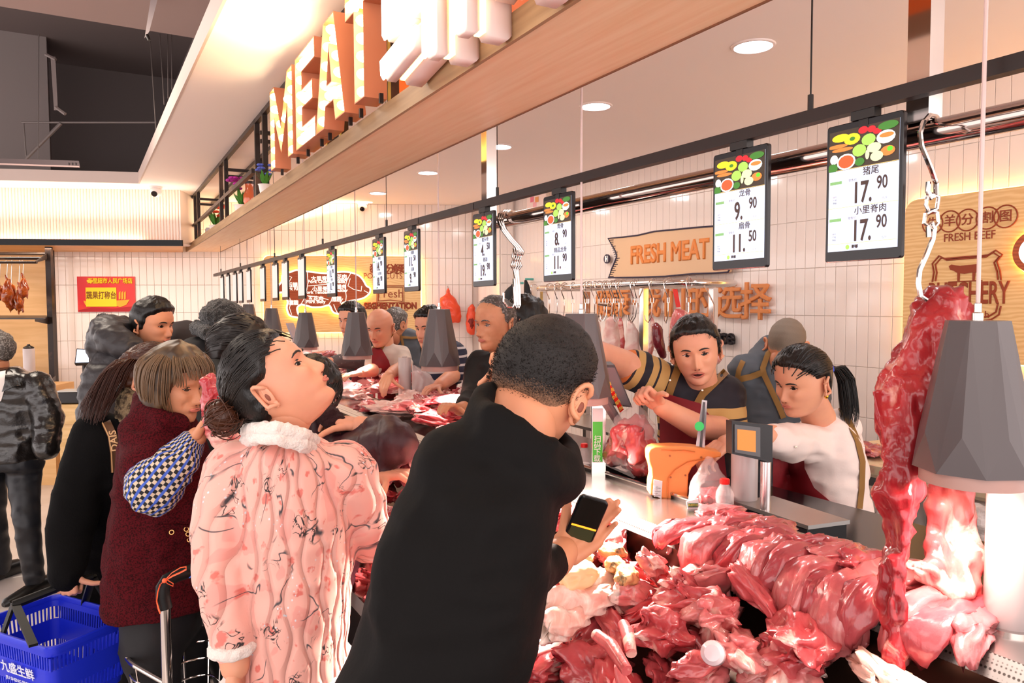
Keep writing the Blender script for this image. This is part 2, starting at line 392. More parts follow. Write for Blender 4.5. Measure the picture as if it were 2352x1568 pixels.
# ---- end bulkhead with ribbed panel, black shelf edge and wood soffit over the roast shop
RF, RK = 7.75, .12
def RW(px, z, off=0): return EW(px, z, off, RF, RK)
def RWp(px, py, off=0): return EWp(px, py, off, RF, RK)
zt = RWp(200, 549, .12).z
g = G(); r0, r1 = RW(-260, 0), RW(421, 0); rn = en
g.hexa([r0 + UZ * (zt - .02), r1 + UZ * (zt - .02), r1 - rn * .5 + UZ * (zt - .02), r0 - rn * .5 + UZ * (zt - .02), r0 + UZ * CZ, r1 + UZ * CZ, r1 - rn * .5 + UZ * CZ, r0 - rn * .5 + UZ * CZ])
wr = g.build('wall_bulkhead', white_paint, smooth=False, kind='structure')
rib_m = M('ribbed_panel', 'EBCFC0', .55); Lr = (r1 - r0).length; nr = int(Lr / .028); o0 = None; du = (r1 - r0).normalized()
gs = G()
for i in range(nr):
    c = r0 + du * ((i + .5) * .028); a = du * .0085; n_ = rn * .011
    pts = [c - a, c - a * .6 + n_, c + a * .6 + n_, c + a]
    if i < nr - 290: gs.prism([p + UZ * (zt) for p in pts], UZ * (CZ - zt)); continue
    if o0 is None:
        o0 = G().prism([p - c + UZ * zt for p in pts], UZ * (CZ - zt)).build('slat', rib_m, None, smooth=False); o = o0; o.parent = wr
    else: o = link('slat', o0.data, wr)
    o.location = c
if gs.v: gs.build('slat_field', rib_m, wr, smooth=False, kind='stuff')
g = G(); b0, b1 = RW(-260, 0, .13), RW(424, 0, .13); z0, z1 = RWp(200, 563.5, .13).z, RWp(200, 549.5, .13).z
g.hexa([b0 + UZ * z0, b1 + UZ * z0, b1 - rn * .02 + UZ * z0, b0 - rn * .02 + UZ * z0] + [b0 + UZ * z1, b1 + UZ * z1, b1 - rn * .02 + UZ * z1, b0 - rn * .02 + UZ * z1])
g.build('trim_2', M('gloss_black_trim', '0A080A', .22, spec=.25), smooth=False, kind='structure')
g = G(); c0, c1 = RW(-260, 0, .11), RW(424, 0, .11); k0, k1 = EW(-260, 0, .0), EW(424, 0, .0)
g.hexa([c0 + UZ * (z0 + .004), c1 + UZ * (z0 + .004), k1 + UZ * (z0 + .004), k0 + UZ * (z0 + .004)] + [p + UZ * (z0 + .018) for p in (c0, c1, k1, k0)])
g.build('trim_3', M('canopy_wood', 'E8A95E', .4, var=(3, 'D9964C', .4, .7), stretch=(1, 1, 8)), smooth=False, kind='structure')
# LED strips: above the black edge, and a hidden strip washing the ceiling
G().tube([RW(-200, z1 - .004, .06), RW(330, z1 - .004, .06)], .008, 6).build('led_strip', M('white_led_strip', 'FFF0D0', .5, es=14, ecol='FFEACC'), None, label='warm LED strip along the top of the black shelf edge', cat='light strip')
area('cove_wash', RW(120, CZ - .30, .2), .12, 5, (1, .88, .68), RW(120, CZ, .3), sy=2.6).rotation_euler = (PI, 0, math.atan2(eu.y, eu.x) + PI / 2)

for px, ww, pw in ((40, 1.6, 8), (290, 1.2, 5)):
    c = RW(px, z0 - .01, -.12); area('canopy_light', c, .06, pw, (1, .80, .62), c - UZ * 1 - en * .15, sy=ww).rotation_euler = (0, 0, math.atan2(eu.y, eu.x) + PI / 2)
area('end_cove', EW(760, CZ - .12, .12), .1, 8, (1, .72, .42), EW(760, 0, -.3), sy=3.0).rotation_euler = (PI * .92, 0, math.atan2(eu.y, eu.x) + PI / 2)
# ---- sign beam (shelf) over the counter
zb = 2.20; zf = zb + .045
B = [Pz(411, 589.5, zb), Pz(474, 592.5, zb)]
xl, xr = .785, 1.06
near_y = -2.0
def bx(px, py): return Pz(px, py, zb)
bl0, bl1 = bx(411, 589.5), bx(1250, 50.5); br0, br1 = bx(474, 592.5), bx(1760, 0)
bl1 = bl0 + (bl1 - bl0) * 1.6; br1 = br0 + (br1 - br0) * 1.6
g = G(); g.hexa([bl0, bl1, br1, br0, bl0 + UZ * .04, bl1 + UZ * .04, br1 + UZ * .04, br0 + UZ * .04])
beam = T('sign_beam', 'long wood-faced beam shelf carrying the illuminated sign letters', 'beam', bl0)
g.build('soffit', orange_wood, beam, smooth=False)
bdir = (bl1 - bl0).normalized(); bside = Vector((bdir.y, -bdir.x, 0)); bside = bside if bside.x < 0 else -bside
g = G(); g.hexa([bl0 + bside * .01 - UZ * .004, bl1 + bside * .01 - UZ * .004, bl1 - UZ * .004, bl0 - UZ * .004] + [p + UZ * .058 for p in (bl0 + bside * .01, bl1 + bside * .01, bl1, bl0)])
g.build('front_edge', fascia_m, beam, smooth=False)
g = G(); rr = -bside; g.hexa([br0 - UZ * .003, br1 - UZ * .003, br1 + rr * .006 - UZ * .003, br0 + rr * .006 - UZ * .003] + [p + UZ * .05 for p in (br0, br1, br1 + rr * .006, br0 + rr * .006)])
g.build('back_edge', M('beam_back_strip', '7A5238', .6), beam, smooth=False)
def BL(px, z=None, inset=.0):
    """point on the front line of the beam at pixel column px"""
    v = ray(px, 300); a = bl0 - bside * inset; d = bdir
    # intersect in plan
    det = v.x * (-d.y) - v.y * (-d.x); t = (a.x * (-d.y) - a.y * (-d.x)) / det
    s_ = (v.x * t - a.x) * d.x + (v.y * t - a.y) * d.y
    p = a + d * s_; return Vector((p.x, p.y, zf if z is None else z))
# metal lattice above the beam
fr = T('sign_lattice', 'black metal lattice frame between the sign beam and the ceiling', 'frame', BL(600, zf))
fm = M('lattice_metal', '2A1E19', .4, .3, var=(5, '6B4D3B', .55, .75))
W2 = .26
def post(px, inset, w=.028, nm='post', z0=zf, z1=CZ): 
    p = BL(px, 0, inset); G().box((p.x, p.y, (z0 + z1) / 2), (w, w, z1 - z0), (bdir, bside, UZ)).build(nm, fm, fr, smooth=False)
ends = [(428, .03), (444, .03), (452, .03), (505, .03), (517, .03), (590, .03), (608, .03), (757, .03), (790, .03), (905, .03), (1090, .03), (1130, .03)]
for px, i in ends: post(px, i)
for px in (455, 518, 596, 770, 900): post(px, W2)
def railb(p0, p1, w=.028): G().box((p0 + p1) / 2, ((p1 - p0).length, w, w), ((p1 - p0).normalized(), bside, UZ)).build('rail', fm, fr, smooth=False)
railb(BL(417, CZ - .015, .03), BL(1500, CZ - .015, .03)); railb(BL(417, CZ - .015, W2), BL(1300, CZ - .015, W2))
def BLp(px, py, inset=.03):
    r = ray(px, py); n = bside; s = (bl0 - bside * inset).dot(n) / r.dot(n) if False else ((bl0 - bside * inset) - CP).dot(n) / r.dot(n); return CP + r * s
ma, mb = BLp(421, 541), BLp(583, 392); railb(ma, mb)
for px in (455, 518, 597, 700): 
    a = BL(px, CZ - .10, .03); b = a - bside * (W2 - .03)
    for z in (0, -.05): G().box((a + b) / 2 + UZ * z, (.022, (b - a).length, .022), (bdir, bside, UZ)).build('crossbar', fm, fr, smooth=False)
ep = BL(424, zf, .05); G().hexa([ep, ep - bside * .2, ep - bside * .2 + bdir * .02, ep + bdir * .02] + [p + UZ * (CZ - zf) for p in (ep, ep - bside * .2, ep - bside * .2 + bdir * .02, ep + bdir * .02)]).build('end_panel', M('end_panel_wood', 'C97B52', .5), fr, smooth=False)
# panel behind the two big characters
pa, pb = BL(905, 0, .16), BL(2300, 0, .16)
G().box(((pa.x + pb.x) / 2, (pa.y + pb.y) / 2, (zf + CZ) / 2 - .12), ((pb - pa).length, .012, .22), (bdir, bside, UZ)).build('sign_backboard', M('copper_panel', 'C65A1E', .32, .5), fr, smooth=False)

# ---- marquee letters M E A T and the two characters
let_side = M('letter_side_orange', 'C27A58', .45, .2)
let_in = M('letter_inside', 'FFD070', .4, es=2.2, ecol='FFC860')
bulb_m = M('bulb_glow', 'FFF4D8', .3, es=14, ecol='FFEBC0')
LS = {'M': [[(0, 0), (.2, 0), (.2, .62), (.5, .12), (.8, .62), (.8, 0), (1, 0), (1, 1), (.8, 1), (.5, .42), (.2, 1), (0, 1)]],
      'E': [[(0, 0), (1, 0), (1, .2), (.34, .2), (.34, .41), (.88, .41), (.88, .6), (.34, .6), (.34, .8), (1, .8), (1, 1), (0, 1)]],
      'T': [[(.33, 0), (.67, 0), (.67, .78), (1, .78), (1, 1), (0, 1), (0, .78), (.33, .78)]],
      'A': [[(0, 0), (.3, 0), (.36, .2), (.64, .2), (.7, 0), (1, 0), (.68, 1), (.32, 1)], [(.41, .38), (.5, .76), (.59, .38)]]}
BU = {'M': [(.1, t) for t in (.07, .24, .41, .58, .76, .92)] + [(.9, t) for t in (.07, .24, .41, .58, .76, .92)] + [(.28, .7), (.39, .5), (.5, .3), (.61, .5), (.72, .7)],
      'E': [(.16, t) for t in (.09, .25, .42, .58, .75, .9)] + [(x, .1) for x in (.36, .55, .74, .92)] + [(x, .5) for x in (.36, .55, .74)] + [(x, .9) for x in (.36, .55, .74, .92)],
      'T': [(.5, t) for t in (.07, .22, .37, .52, .67, .82)] + [(x, .89) for x in (.1, .27, .73, .9)],
      'A': [(.16, .1), (.2, .25), (.26, .43), (.32, .6), (.38, .77), (.5, .9), (.84, .1), (.8, .25), (.74, .43), (.68, .6), (.62, .77), (.42, .29), (.58, .29)]}
def marquee(ch, px0, px1, zl, hgt, inset, dep, label):
    p0, p1 = BL(px0, zl, inset), BL(px1, zl, inset); wd = (p1 - p0).length; ud = (p1 - p0).normalized(); dd = -bside * dep
    t = T('marquee_letter', label, 'sign letter', p0, 'bulb-lit letters of the MEAT sign')
    conv = lambda q, k=0: p0 + ud * (q[0] * wd) + UZ * (q[1] * hgt) + bside * k
    g = G(); th = .004
    for li, loop in enumerate(LS[ch]):
        n = len(loop); vs = []
        for k in (0, -dep): vs += [conv(q, k) for q in loop]
        cx = sum(q[0] for q in loop) / n; cy = sum(q[1] for q in loop) / n
        g.add(vs, [(i, (i + 1) % n, n + (i + 1) % n, n + i) for i in range(n)])
    o = g.build('side_wall', let_side, t, smooth=False)
    md = o.modifiers.new('thick', 'SOLIDIFY'); md.thickness = .006; md.offset = 0
    g = G()
    if ch == 'A':
        for poly in ([(0, 0), (.3, 0), (.41, .38), (.5, .76), (.5, 1), (.32, 1)], [(.7, 0), (1, 0), (.68, 1), (.5, 1), (.5, .76), (.59, .38)], [(.36, .2), (.64, .2), (.59, .38), (.41, .38)]):
            g.prism([conv(q, -dep) for q in poly], bside * .006)
    else: g.prism([conv(q, -dep) for q in LS[ch][0]], bside * .006)
    g.build('back_plate', let_in, t, smooth=False)
    for q in BU[ch]: G().ell(conv(q, -.016), (.019, .018, .024), (ud, UZ, bside), 10, 7).build('bulb', bulb_m, t)
    for q in (.15, .85): G().box(conv((q, 0), -dep / 2) - UZ * (zl - zf) / 2, (.012, .012, zl - zf), (bdir, bside, UZ)).build('foot_pin', black_metal, t, smooth=False)
zl = zf + .03
marquee('M', 621, 672, zl, .375, -.075, .075, 'orange marquee letter M lit by round bulbs, first of the sign')
marquee('E', 680, 724, zl, .375, -.075, .075, 'orange marquee letter E lit by round bulbs, beside the M')
marquee('A', 726, 792, zl, .375, -.075, .075, 'orange marquee letter A lit by round bulbs, before the T')
marquee('T', 796, 860, zl, .375, -.075, .075, 'orange marquee letter T lit by round bulbs, next to white characters')
ch_face = M('character_face_glow', 'FFFFFF', .4, es=5.5, ecol='FFF6E6')
ch_side = M('character_side', 'F0D9D2', .5)
ch_band = M('character_light_band', 'FFC878', .4, es=3, ecol='FFD080')
ud = bdir
for chs, px0, px1, lab in (('鲜', 906, 1044, 'big glowing white Chinese character after the letter T'), ('肉', 1066, 1250, 'big glowing white Chinese character at the top edge of the picture')):
    p0, p1 = BL(px0, zf + .172, -.11), BL(px1, zf + .172, -.11); wd = (p1 - p0).length; c = (p0 + p1) / 2
    t = T('glowing_character', lab, 'sign letter', Vector((c.x, c.y, zf)))
    for k, (dz, ex, mt, nm, bo) in enumerate(((.0, .012, ch_side, 'front_box', .010), (-.034, .010, ch_band, 'light_band', .004), (-.066, .022, ch_side, 'rear_box', .012), (.0235, .0015, ch_face, 'lit_face', .009))):
        text(chs, .55, mt, c + bside * dz, ud, UZ, t, nm, ex=ex, bold=bo, sx=wd / .46)
# light from the sign
for px in (650, 760, 930, 1100):
    p = BL(px, zf + .3, -.16); area('sign_glow', p, .3, 1.8, (1, .82, .5), p + bside * .5 + UZ * .9)
# plants and boxes on the beam
leaf = M('plastic_leaf', '3E7A24', .5); potm = M('white_pot', 'E8E0DC', .4)
def flowerpot(px, z_h, col, label, sc=1, d=.1):
    p = BL(px, zf, d); t = T('flower_pot', label, 'potted plant', p, 'small potted flowers on the sign beam')
    G().lathe(p, [(.025 * sc, 0), (.036 * sc, .06 * sc), (.04 * sc, .065 * sc), (.034 * sc, .063 * sc), (.03 * sc, .05 * sc)], 16).build('pot', potm, t)
    g = G(); rn_ = random.Random(px)
    for i in range(16):
        a = rn_.uniform(0, 6.28); l = rn_.uniform(.05, .12) * sc; q0 = p + UZ * .05 * sc
        q1 = q0 + Vector((math.cos(a) * l * .6, math.sin(a) * l * .6, l)); dd = q1 - q0; s_ = dd.cross(UZ).normalized() * .012 * sc
        g.add([q0, q0 + dd * .5 + s_, q1, q0 + dd * .5 - s_], [(0, 1, 2, 3)])
    g.build('leaves', leaf, t, smooth=False, kind='stuff')
    fm_ = M('flower_' + col, col, .5)
    for i in range(6):
        a = rn_.uniform(0, 6.28); l = rn_.uniform(.01, .05) * sc; c = p + Vector((math.cos(a) * l, math.sin(a) * l, (.12 + rn_.random() * .06) * sc))
        g = G()
        for k in range(5): b = k * 1.257; g.ell(c + Vector((math.cos(b), math.sin(b), .2)) * .012 * sc, (.012 * sc, .012 * sc, .007 * sc), None, 8, 5)
        g.build('blossom', fm_, t)
flowerpot(446, 0, 'E8907C', 'tiny potted plant with coral flowers at the far beam end', 1.0)
flowerpot(490, 0, 'F04A1C', 'potted plant with orange-red flowers on the sign beam', 1.5)
flowerpot(553, 0, 'B01890', 'white pot with magenta flowers on the sign beam', 1.6)
flowerpot(606, 0, '5060C0', 'small pot with blue and green sprigs beside the letter M', 1.0, .02)
for px, hh, ww, nm, lab, col in ((478, .13, .09, 'storage_box', 'pale grey box on the far end of the sign beam', 'C8C0C4'), (570, .26, .07, 'amber_jar', 'tall amber glass jar beside the magenta flowers', 'D05A30'), (598, .26, .09, 'black_box', 'tall black box standing on the beam before the letter M', '15110F')):
    p = BL(px, zf, .14); t = T(nm, lab, 'box' if 'box' in nm else 'jar', p)
    if nm == 'amber_jar':
        g = G(); rr_ = [(.03, 0), (.045, .02), (.045, .07), (.03, .09), (.044, .12), (.044, .17), (.028, .2), (.03, .25)]; g.lathe(p, rr_, 16); g.build('jar_body', M('amber_glass', 'D86A40', .1, coat=.5), t)
        G().lathe(p + UZ * .25, [(.031, 0), (.031, .02), (.001, .024)], 16).build('jar_lid', M('dark_lid', '2B1C16', .4), t)
    else:
        G().rbox(p + UZ * hh / 2, (ww, ww, hh), .006, (bdir, bside, UZ)).build('carton', M('box_' + col, col, .5), t)
        G().rbox(p + UZ * (hh + .004), (ww * .9, ww * .9, .008), .004, (bdir, bside, UZ)).build('lid', M('box_' + col, col, .5), t)

# ---- dome cameras
def dome(p, lab, sc=1, toward=Vector((-.5, -1, -.6))):
    t = T('security_camera', lab, 'camera', p); wm = M('camera_white', 'E6DAD8', .35)
    G().lathe(p, [(.055 * sc, 0), (.055 * sc, -.012 * sc), (.05 * sc, -.02 * sc)], 24).build('mount_ring', wm, t)
    G().ell(p - UZ * .045 * sc, (.05 * sc, .05 * sc, .05 * sc)).build('camera_ball', wm, t)
    d = toward.normalized(); a, b, _ = frame_of(d); c = p - UZ * .05 * sc + d * .036 * sc
    G().lathe(c, [(.026 * sc, 0), (.026 * sc, .014 * sc), (.018 * sc, .016 * sc)], 20, (a, b, d)).build('lens', M('lens_black', '1A1010', .1), t)
dome(Pz(358, 428, CZ), 'white dome security camera near the corner of the aisle ceiling', 1.05)
dome(Pz(833, 466, CZ), 'white dome security camera on the ceiling above the stall', 1.0)

# ---- recessed downlights over the stall
dl_glow = M('downlight_glow', 'FFFFFF', .4, es=9, ecol='FDF4FF'); dl_rim = M('downlight_rim', 'F0E4E0', .4)
spots = [((1730, 105), 'largest round ceiling downlight, nearest to the viewer'), ((1368, 243), 'second nearest round ceiling downlight'), ((1148, 336), 'round ceiling downlight beside the chrome post'), ((983, 396), 'round ceiling downlight before the far camera'), ((868, 443), 'farthest round ceiling downlight by the far camera')]
for (px, py), lab in spots:
    p = Pz(px, py, CZ); t = T('downlight', lab, 'ceiling light', p, 'recessed downlights over the stall')
    G().lathe(p, [(.095, .0), (.092, -.006), (.082, -.008), (.079, -.002)], 32, caps=False).build('rim', dl_rim, t)
    G().lathe(p, [(.08, -.001), (.08, -.003)], 32).build('diffuser', dl_glow, t)
    area('downlight_lamp', p - UZ * .02, .15, 3.8, (1, .99, 1), shape='DISK')
# ================================================================== wall boards and signs
def woodgrain(name, c1, c2, scale=6, axis='Z', dist=6, rough=.45):
    m = M(name, c1, rough); nt = m.node_tree; b = nt.nodes['Principled BSDF']
    tc = nt.nodes.new('ShaderNodeTexCoord'); mp = nt.nodes.new('ShaderNodeMapping'); mp.inputs['Scale'].default_value = (1, .35, 1.6) if axis == 'Z' else (1.6, .35, 1)
    if axis == 'Z': mp.inputs['Scale'].default_value = (.5, .5, 2.2)
    wv = nt.nodes.new('ShaderNodeTexWave'); wv.bands_direction = axis; wv.inputs['Scale'].default_value = scale; wv.inputs['Distortion'].default_value = dist; wv.inputs['Detail'].default_value = 3; wv.inputs['Detail Scale'].default_value = .8
    mx = nt.nodes.new('ShaderNodeMix'); mx.data_type = 'RGBA'; mx.inputs[6].default_value = (*lin(c1), 1); mx.inputs[7].default_value = (*lin(c2), 1)
    nt.links.new(tc.outputs['Object'], mp.inputs[0]); nt.links.new(mp.outputs[0], wv.inputs[0]); nt.links.new(wv.outputs[0], mx.inputs[0]); nt.links.new(mx.outputs[2], b.inputs['Base Color'])
    return m
chrome_pipe = M('polished_pipe', 'B4A49E', .08, 1)
board_m = woodgrain('pine_board', 'EBC68C', 'DDB074', 7, 'Z', 14)
cut_m = woodgrain('dark_pine_cutout', 'B8582A', '9C4420', 8, 'Z', 6)
eng = M('engraved_brown', '8E3A1C', .6); white_line = M('white_line', 'FFF2E6', .5, es=.5, ecol='FFF0E0')
def smooth_loop(pts, n=3):
    out = []; L = len(pts)
    for i in range(L):
        p0, p1, p2, p3 = pts[i - 1], pts[i], pts[(i + 1) % L], pts[(i + 2) % L]
        for k in range(n):
            t = k / n; out.append(tuple(.5 * ((2 * p1[j]) + (-p0[j] + p2[j]) * t + (2 * p0[j] - 5 * p1[j] + 4 * p2[j] - p3[j]) * t * t + (-p0[j] + 3 * p1[j] - 3 * p2[j] + p3[j]) * t ** 3) for j in range(len(p1))))
    return out
# pork board on the end wall
po = .075
pk = T('pork_cuts_board', 'pale wooden board with glowing pork cuts diagram on the end wall', 'wall sign', EWp(786, 762, po))
c00, c10, c01 = EWp(607, 764, po), EWp(967, 764, po), EWp(607, 587, po)
bw, bh = (c10 - c00).length, c01.z - c00.z; bc = c00 + eu * bw / 2 + UZ * bh / 2
G().rbox(bc - en * .015, (bw, bh, .03), .07, (eu, UZ, en), 6, .002).build('board', board_m, pk)
ring = [bc - en * .05 + eu * x + UZ * y for x, y in [(sx * (bw / 2 - .05) + .05 * math.cos(t), sy * (bh / 2 - .05) + .05 * math.sin(t)) for k, (sx, sy) in enumerate(((1, 1), (-1, 1), (-1, -1), (1, -1))) for t in [(k + i / 3) * PI / 2 for i in range(4)]]]
G().tube(ring, .012, 6, close=True, caps=False).build('led_strip', glow_warm, pk)
pig = [(600, 330), (607, 290), (636, 252), (640, 200), (665, 168), (700, 175), (760, 155), (850, 165), (950, 178), (1050, 183), (1150, 170), (1230, 175), (1300, 200), (1340, 240), (1368, 290), (1400, 312), (1395, 352), (1350, 390), (1290, 408), (1240, 416), (1190, 428), (1155, 442), (1163, 490), (1182, 530), (1120, 530), (1080, 512), (1060, 470), (1040, 455), (980, 470), (900, 472), (850, 458), (800, 450), (765, 480), (775, 535), (790, 562), (740, 556), (700, 540), (680, 480), (690, 430), (670, 385), (640, 345), (612, 345)]
pig = [(480 + x / 3.79, 580 + y / 3.79) for x, y in smooth_loop(pig, 3)]
G().prism([EWp(x, y, po + .045) for x, y in pig], en * .02).build('pig_cutout', cut_m, pk, smooth=False)
G().tube([EWp(x, y, po + .067) for x, y in pig], .007, 6, close=True, caps=False).build('white_outline', white_line, pk)
G().tube([EWp(x, y, po + .03) for x, y in pig], .014, 6, close=True, caps=False).build('led_outline', M('pig_led', 'FFC050', .5, es=10, ecol='FFB850'), pk)
g = G()
for ln in ([(855, 170), (862, 260), (850, 330), (830, 400), (800, 450)], [(1235, 178), (1200, 240), (1185, 300), (1195, 380), (1190, 425)], [(1080, 360), (1065, 420), (1040, 455)], [(1165, 400), (1140, 440), (1155, 442)], [(690, 200), (720, 215), (700, 250), (680, 240)], [(1230, 225), (1210, 290), (1260, 320), (1325, 335), (1330, 290)], [(700, 390), (715, 430), (700, 480), (720, 540)], [(1350, 330), (1385, 350)], [(1085, 450), (1100, 490), (1120, 528)], [(865, 290), (1040, 275)], [(855, 375), (950, 385), (1040, 410)]):
    g.tube([EWp(480 + x / 3.79, 580 + y / 3.79, po + .067) for x, y in ln], .004, 5)
g.build('cut_lines', white_line, pk)
def etext(s, px, py, size, mat, parent, off=po + .067, bold=.0015, sx=1): return text(s, size, mat, EWp(px, py, off), eu, UZ, parent, bold=bold, sx=sx, ex=.001)
for s_, x, y, z in (('大里脊', 958, 228, .058), ('Pork Chops', 958, 253, .05), ('后腿肉', 750, 283, .055), ('Pork Rinds', 740, 315, .05), ('小里脊', 965, 317, .055), ('Pork Tenderloin', 965, 346, .05), ('五花肉', 930, 402, .055), ('Pork Belly', 930, 428, .05), ('梅花肉', 1135, 212, .055), ('Shoulder', 1140, 233, .05), ('Blade', 1140, 253, .05), ('前腿肉', 1130, 300, .055), ('Shoulder', 1135, 330, .05), ('猪蹄', 738, 435, .05), ('猪蹄', 1113, 402, .05), ('Pork Hock', 738, 450, .022), ('Pork Hock', 1113, 420, .022)):
    etext(s_, 480 + x / 3.79, 580 + y / 3.79, z, white_line, pk)
def ebatch(fn_pts, r=.004):
    g = G()
    for pts in fn_pts: g.tube([EWp(480 + x / 3.79, 580 + y / 3.79, po + .002) for x, y in pts], r, 5, close=False)
    return g
circ = lambda cx, cy, r, a0=0, a1=360, n=22: [(cx + r * math.cos(math.radians(a0 + (a1 - a0) * i / n)), cy + r * math.sin(math.radians(a0 + (a1 - a0) * i / n))) for i in range(n + 1)]
ebatch([circ(1440 + i * 68, 142, 38) for i in range(5)], .004).build('title_rings', eng, pk)
for i, ch in enumerate('猪肉分解图'): etext(ch, 480 + (1440 + i * 68) / 3.79, 580 + 142 / 3.79, .10, eng, pk, po + .001, .003)
etext('PORK CUTS', 480 + 1515 / 3.79, 580 + 205 / 3.79, .085, eng, pk, po + .001, 0, .95)
ebatch([[(1462, 288), (1697, 288), (1697, 430)], [(1462, 288), (1462, 430)], [(1475, 300), (1685, 300), (1685, 425)], [(1475, 300), (1475, 425)], [(1475, 420), (1580, 412), (1685, 425)], [(1430, 435), (1730, 435), (1730, 500), (1430, 500), (1430, 435)], circ(1580, 480, 115, 15, 165)], .005).build('badge_frame', eng, pk)
etext('Fresh', 480 + 1580 / 3.79, 580 + 360 / 3.79, .13, eng, pk, po + .001, 0)
etext('SEGMENTATION', 480 + 1580 / 3.79, 580 + 465 / 3.79, .095, eng, pk, po + .001, .006, .82)
# red poster
rp = T('red_poster', 'red promotional poster with a yellow paper stuck on it', 'poster', EWp(245, 716, .02))
p0, p1 = EWp(179.5, 716, .012), EWp(309.5, 635, .012); pw, ph = (p1 - p0).dot(eu), p1.z - p0.z; pcn = p0 + eu * pw / 2 + UZ * ph / 2
G().box(pcn, (pw, ph, .008), (eu, UZ, en)).build('poster_sheet', M('poster_red', 'D0262A', .4, var=(2.5, 'E8483A', .45, .65)), rp, smooth=False)
yel = M('poster_yellow', 'F2D21E', .5)
G().box(EWp(232.5, 682, .022), (S(65, 8.2), S(43, 8.2), .004), (eu, UZ, en)).build('yellow_paper', yel, rp, smooth=False)
text('蔬果打称台', .085, M('poster_brown', '7A4A18', .6), EWp(232.5, 679, .025), eu, UZ, rp, bold=.002, sx=.72)
text('万里超市人民广场店', .062, yel, EWp(253, 645.5, .022), eu, UZ, rp, bold=.003, sx=.82)
G().prism([EWp(x, y, .02) for x, y in smooth_loop([(199, 644), (206, 641), (214, 644), (211, 649), (203, 649)], 2)], en * .003).build('emblem', yel, rp, smooth=False)
for pts in [[(x - 2, 672), (x - 2, 688), (x + 2, 686), (x + 2, 668)] for x in (275, 281, 287)] + [[(266, 690), (298, 688), (290, 700), (276, 705), (262, 700)], [(192, 690), (204, 694), (202, 704), (196, 700)]]:
    G().prism([EWp(x, y, .02) for x, y in pts], en * .003).build('gold_ornament', M('poster_gold', 'F0A82A', .5), rp, smooth=False)
G().prism([EWp(x, y, .0185) for x, y in ((180.5, 712), (210, 706), (260, 708), (308, 703), (308.5, 715), (180.5, 715))], en * .002).build('poster_wave', M('poster_dark_red', 'A8141E', .5), rp, smooth=False)

# beef board on the back wall
Y_, Z_ = Vector((0, -1, 0)), UZ; NX = Vector((-1, 0, 0))
xb = XW - .075
def WX(px, py, off=.075): return Px(px, py, XW - off)
t0, t1 = WX(2079, 470), WX(2079, 838)
zt_, zb_ = WX(2252, 439).z, WX(2320, 836).z
yl = t0.y; bwid = 2.2
bf = T('beef_board', 'pale wooden board with engraved butchery badge on the stall back wall', 'wall sign', Vector((xb, yl - bwid / 2, zb_)))
bcn = Vector((xb + .015, yl - bwid / 2, (zt_ + zb_) / 2)); bh = zt_ - zb_
G().rbox(bcn, (bwid, bh, .03), .07, (Y_, UZ, NX), 6, .002).build('board', board_m, bf)
ring = [Vector((xb + .05, bcn.y, bcn.z)) + Y_ * x + UZ * y for x, y in [(sx * (bwid / 2 - .05) + .05 * math.cos(t), sy * (bh / 2 - .05) + .05 * math.sin(t)) for k, (sx, sy) in enumerate(((1, 1), (-1, 1), (-1, -1), (1, -1))) for t in [(k + i / 3) * PI / 2 for i in range(4)]]]
G().tube(ring, .012, 6, close=True, caps=False).build('led_strip', glow_warm, bf)
def wtext(s, px, py, size, mat, parent, off, bold=.002, sx=1, ex=.001, **k): return text(s, size, mat, WX(px, py, off), Y_, UZ, parent, bold=bold, sx=sx, ex=ex, **k)
cs = [(2052 + x / 7.84, 380 + y / 7.84) for x, y in ((705, 1045), (1012, 1005), (1330, 980), (1690, 945), (2020, 915))]
g = G()
for cx, cy in cs: g.tube([WX(cx, cy, .077) + Y_ * .054 * math.cos(t) + UZ * .054 * math.sin(t) for t in [i * PI / 14 for i in range(28)]], .0035, 5, close=True, caps=False)
g.build('title_rings', eng, bf)
for (cx, cy), ch in zip(cs, '牛羊分割图'): wtext(ch, cx, cy, .062, eng, bf, .077, .0007)
wtext('FRESH BEEF', 2225, 543, .058, eng, bf, .077, .0003, .88)
sh = [(385, 30), (425, 55), (520, 28), (640, 38), (700, 15)]
sc_ = 1.96
def bp(x, y, off=.077): return WX(1950 + x / sc_, 600 + y / sc_, off)
g = G()
for pts in ([(375, 90), (395, 95)],):
    pass
outl = [(375, 92), (382, 50), (375, 10), (405, -25), (430, -12), (520, -20), (625, -28), (660, -50), (690, -30), (665, 0), (680, 45), (684, 85)]
for o_ in (0, 1):
    k = 1 - o_ * .09; g.tube([bp(530 + (x - 530) * k, 60 + (y - 60) * k) for x, y in outl], .0045, 5)
outl = [(684, 200), (675, 240), (640, 262), (590, 268), (530, 285), (470, 270), (420, 262), (385, 240), (378, 210)]
for o_ in (0, 1):
    k = 1 - o_ * .09; g.tube([bp(530 + (x - 530) * k, 100 + (y - 100) * k) for x, y in outl], .0045, 5)
g.tube([bp(448, 93), bp(600, 86)], .003, 5)
g.build('badge_outline', eng, bf)
cow = [(450, 22), (462, 14), (480, 18), (500, 20), (540, 16), (575, 12), (585, 18), (588, 50), (592, 85), (583, 85), (580, 55), (570, 48), (566, 86), (556, 86), (556, 50), (520, 56), (500, 54), (498, 88), (488, 88), (488, 52), (470, 42), (456, 38)]
G().prism([bp(x, y) for x, y in cow], NX * .002).build('cow_emblem', eng, bf, smooth=False)
wtext('BUTCHERY', 1950 + 530 / sc_, 600 + 147 / sc_, .155, eng, bf, .077, .003, .52)
wtext('Fresh', 1950 + 580 / sc_, 600 + 240 / sc_, .05, eng, bf, .077, 0)
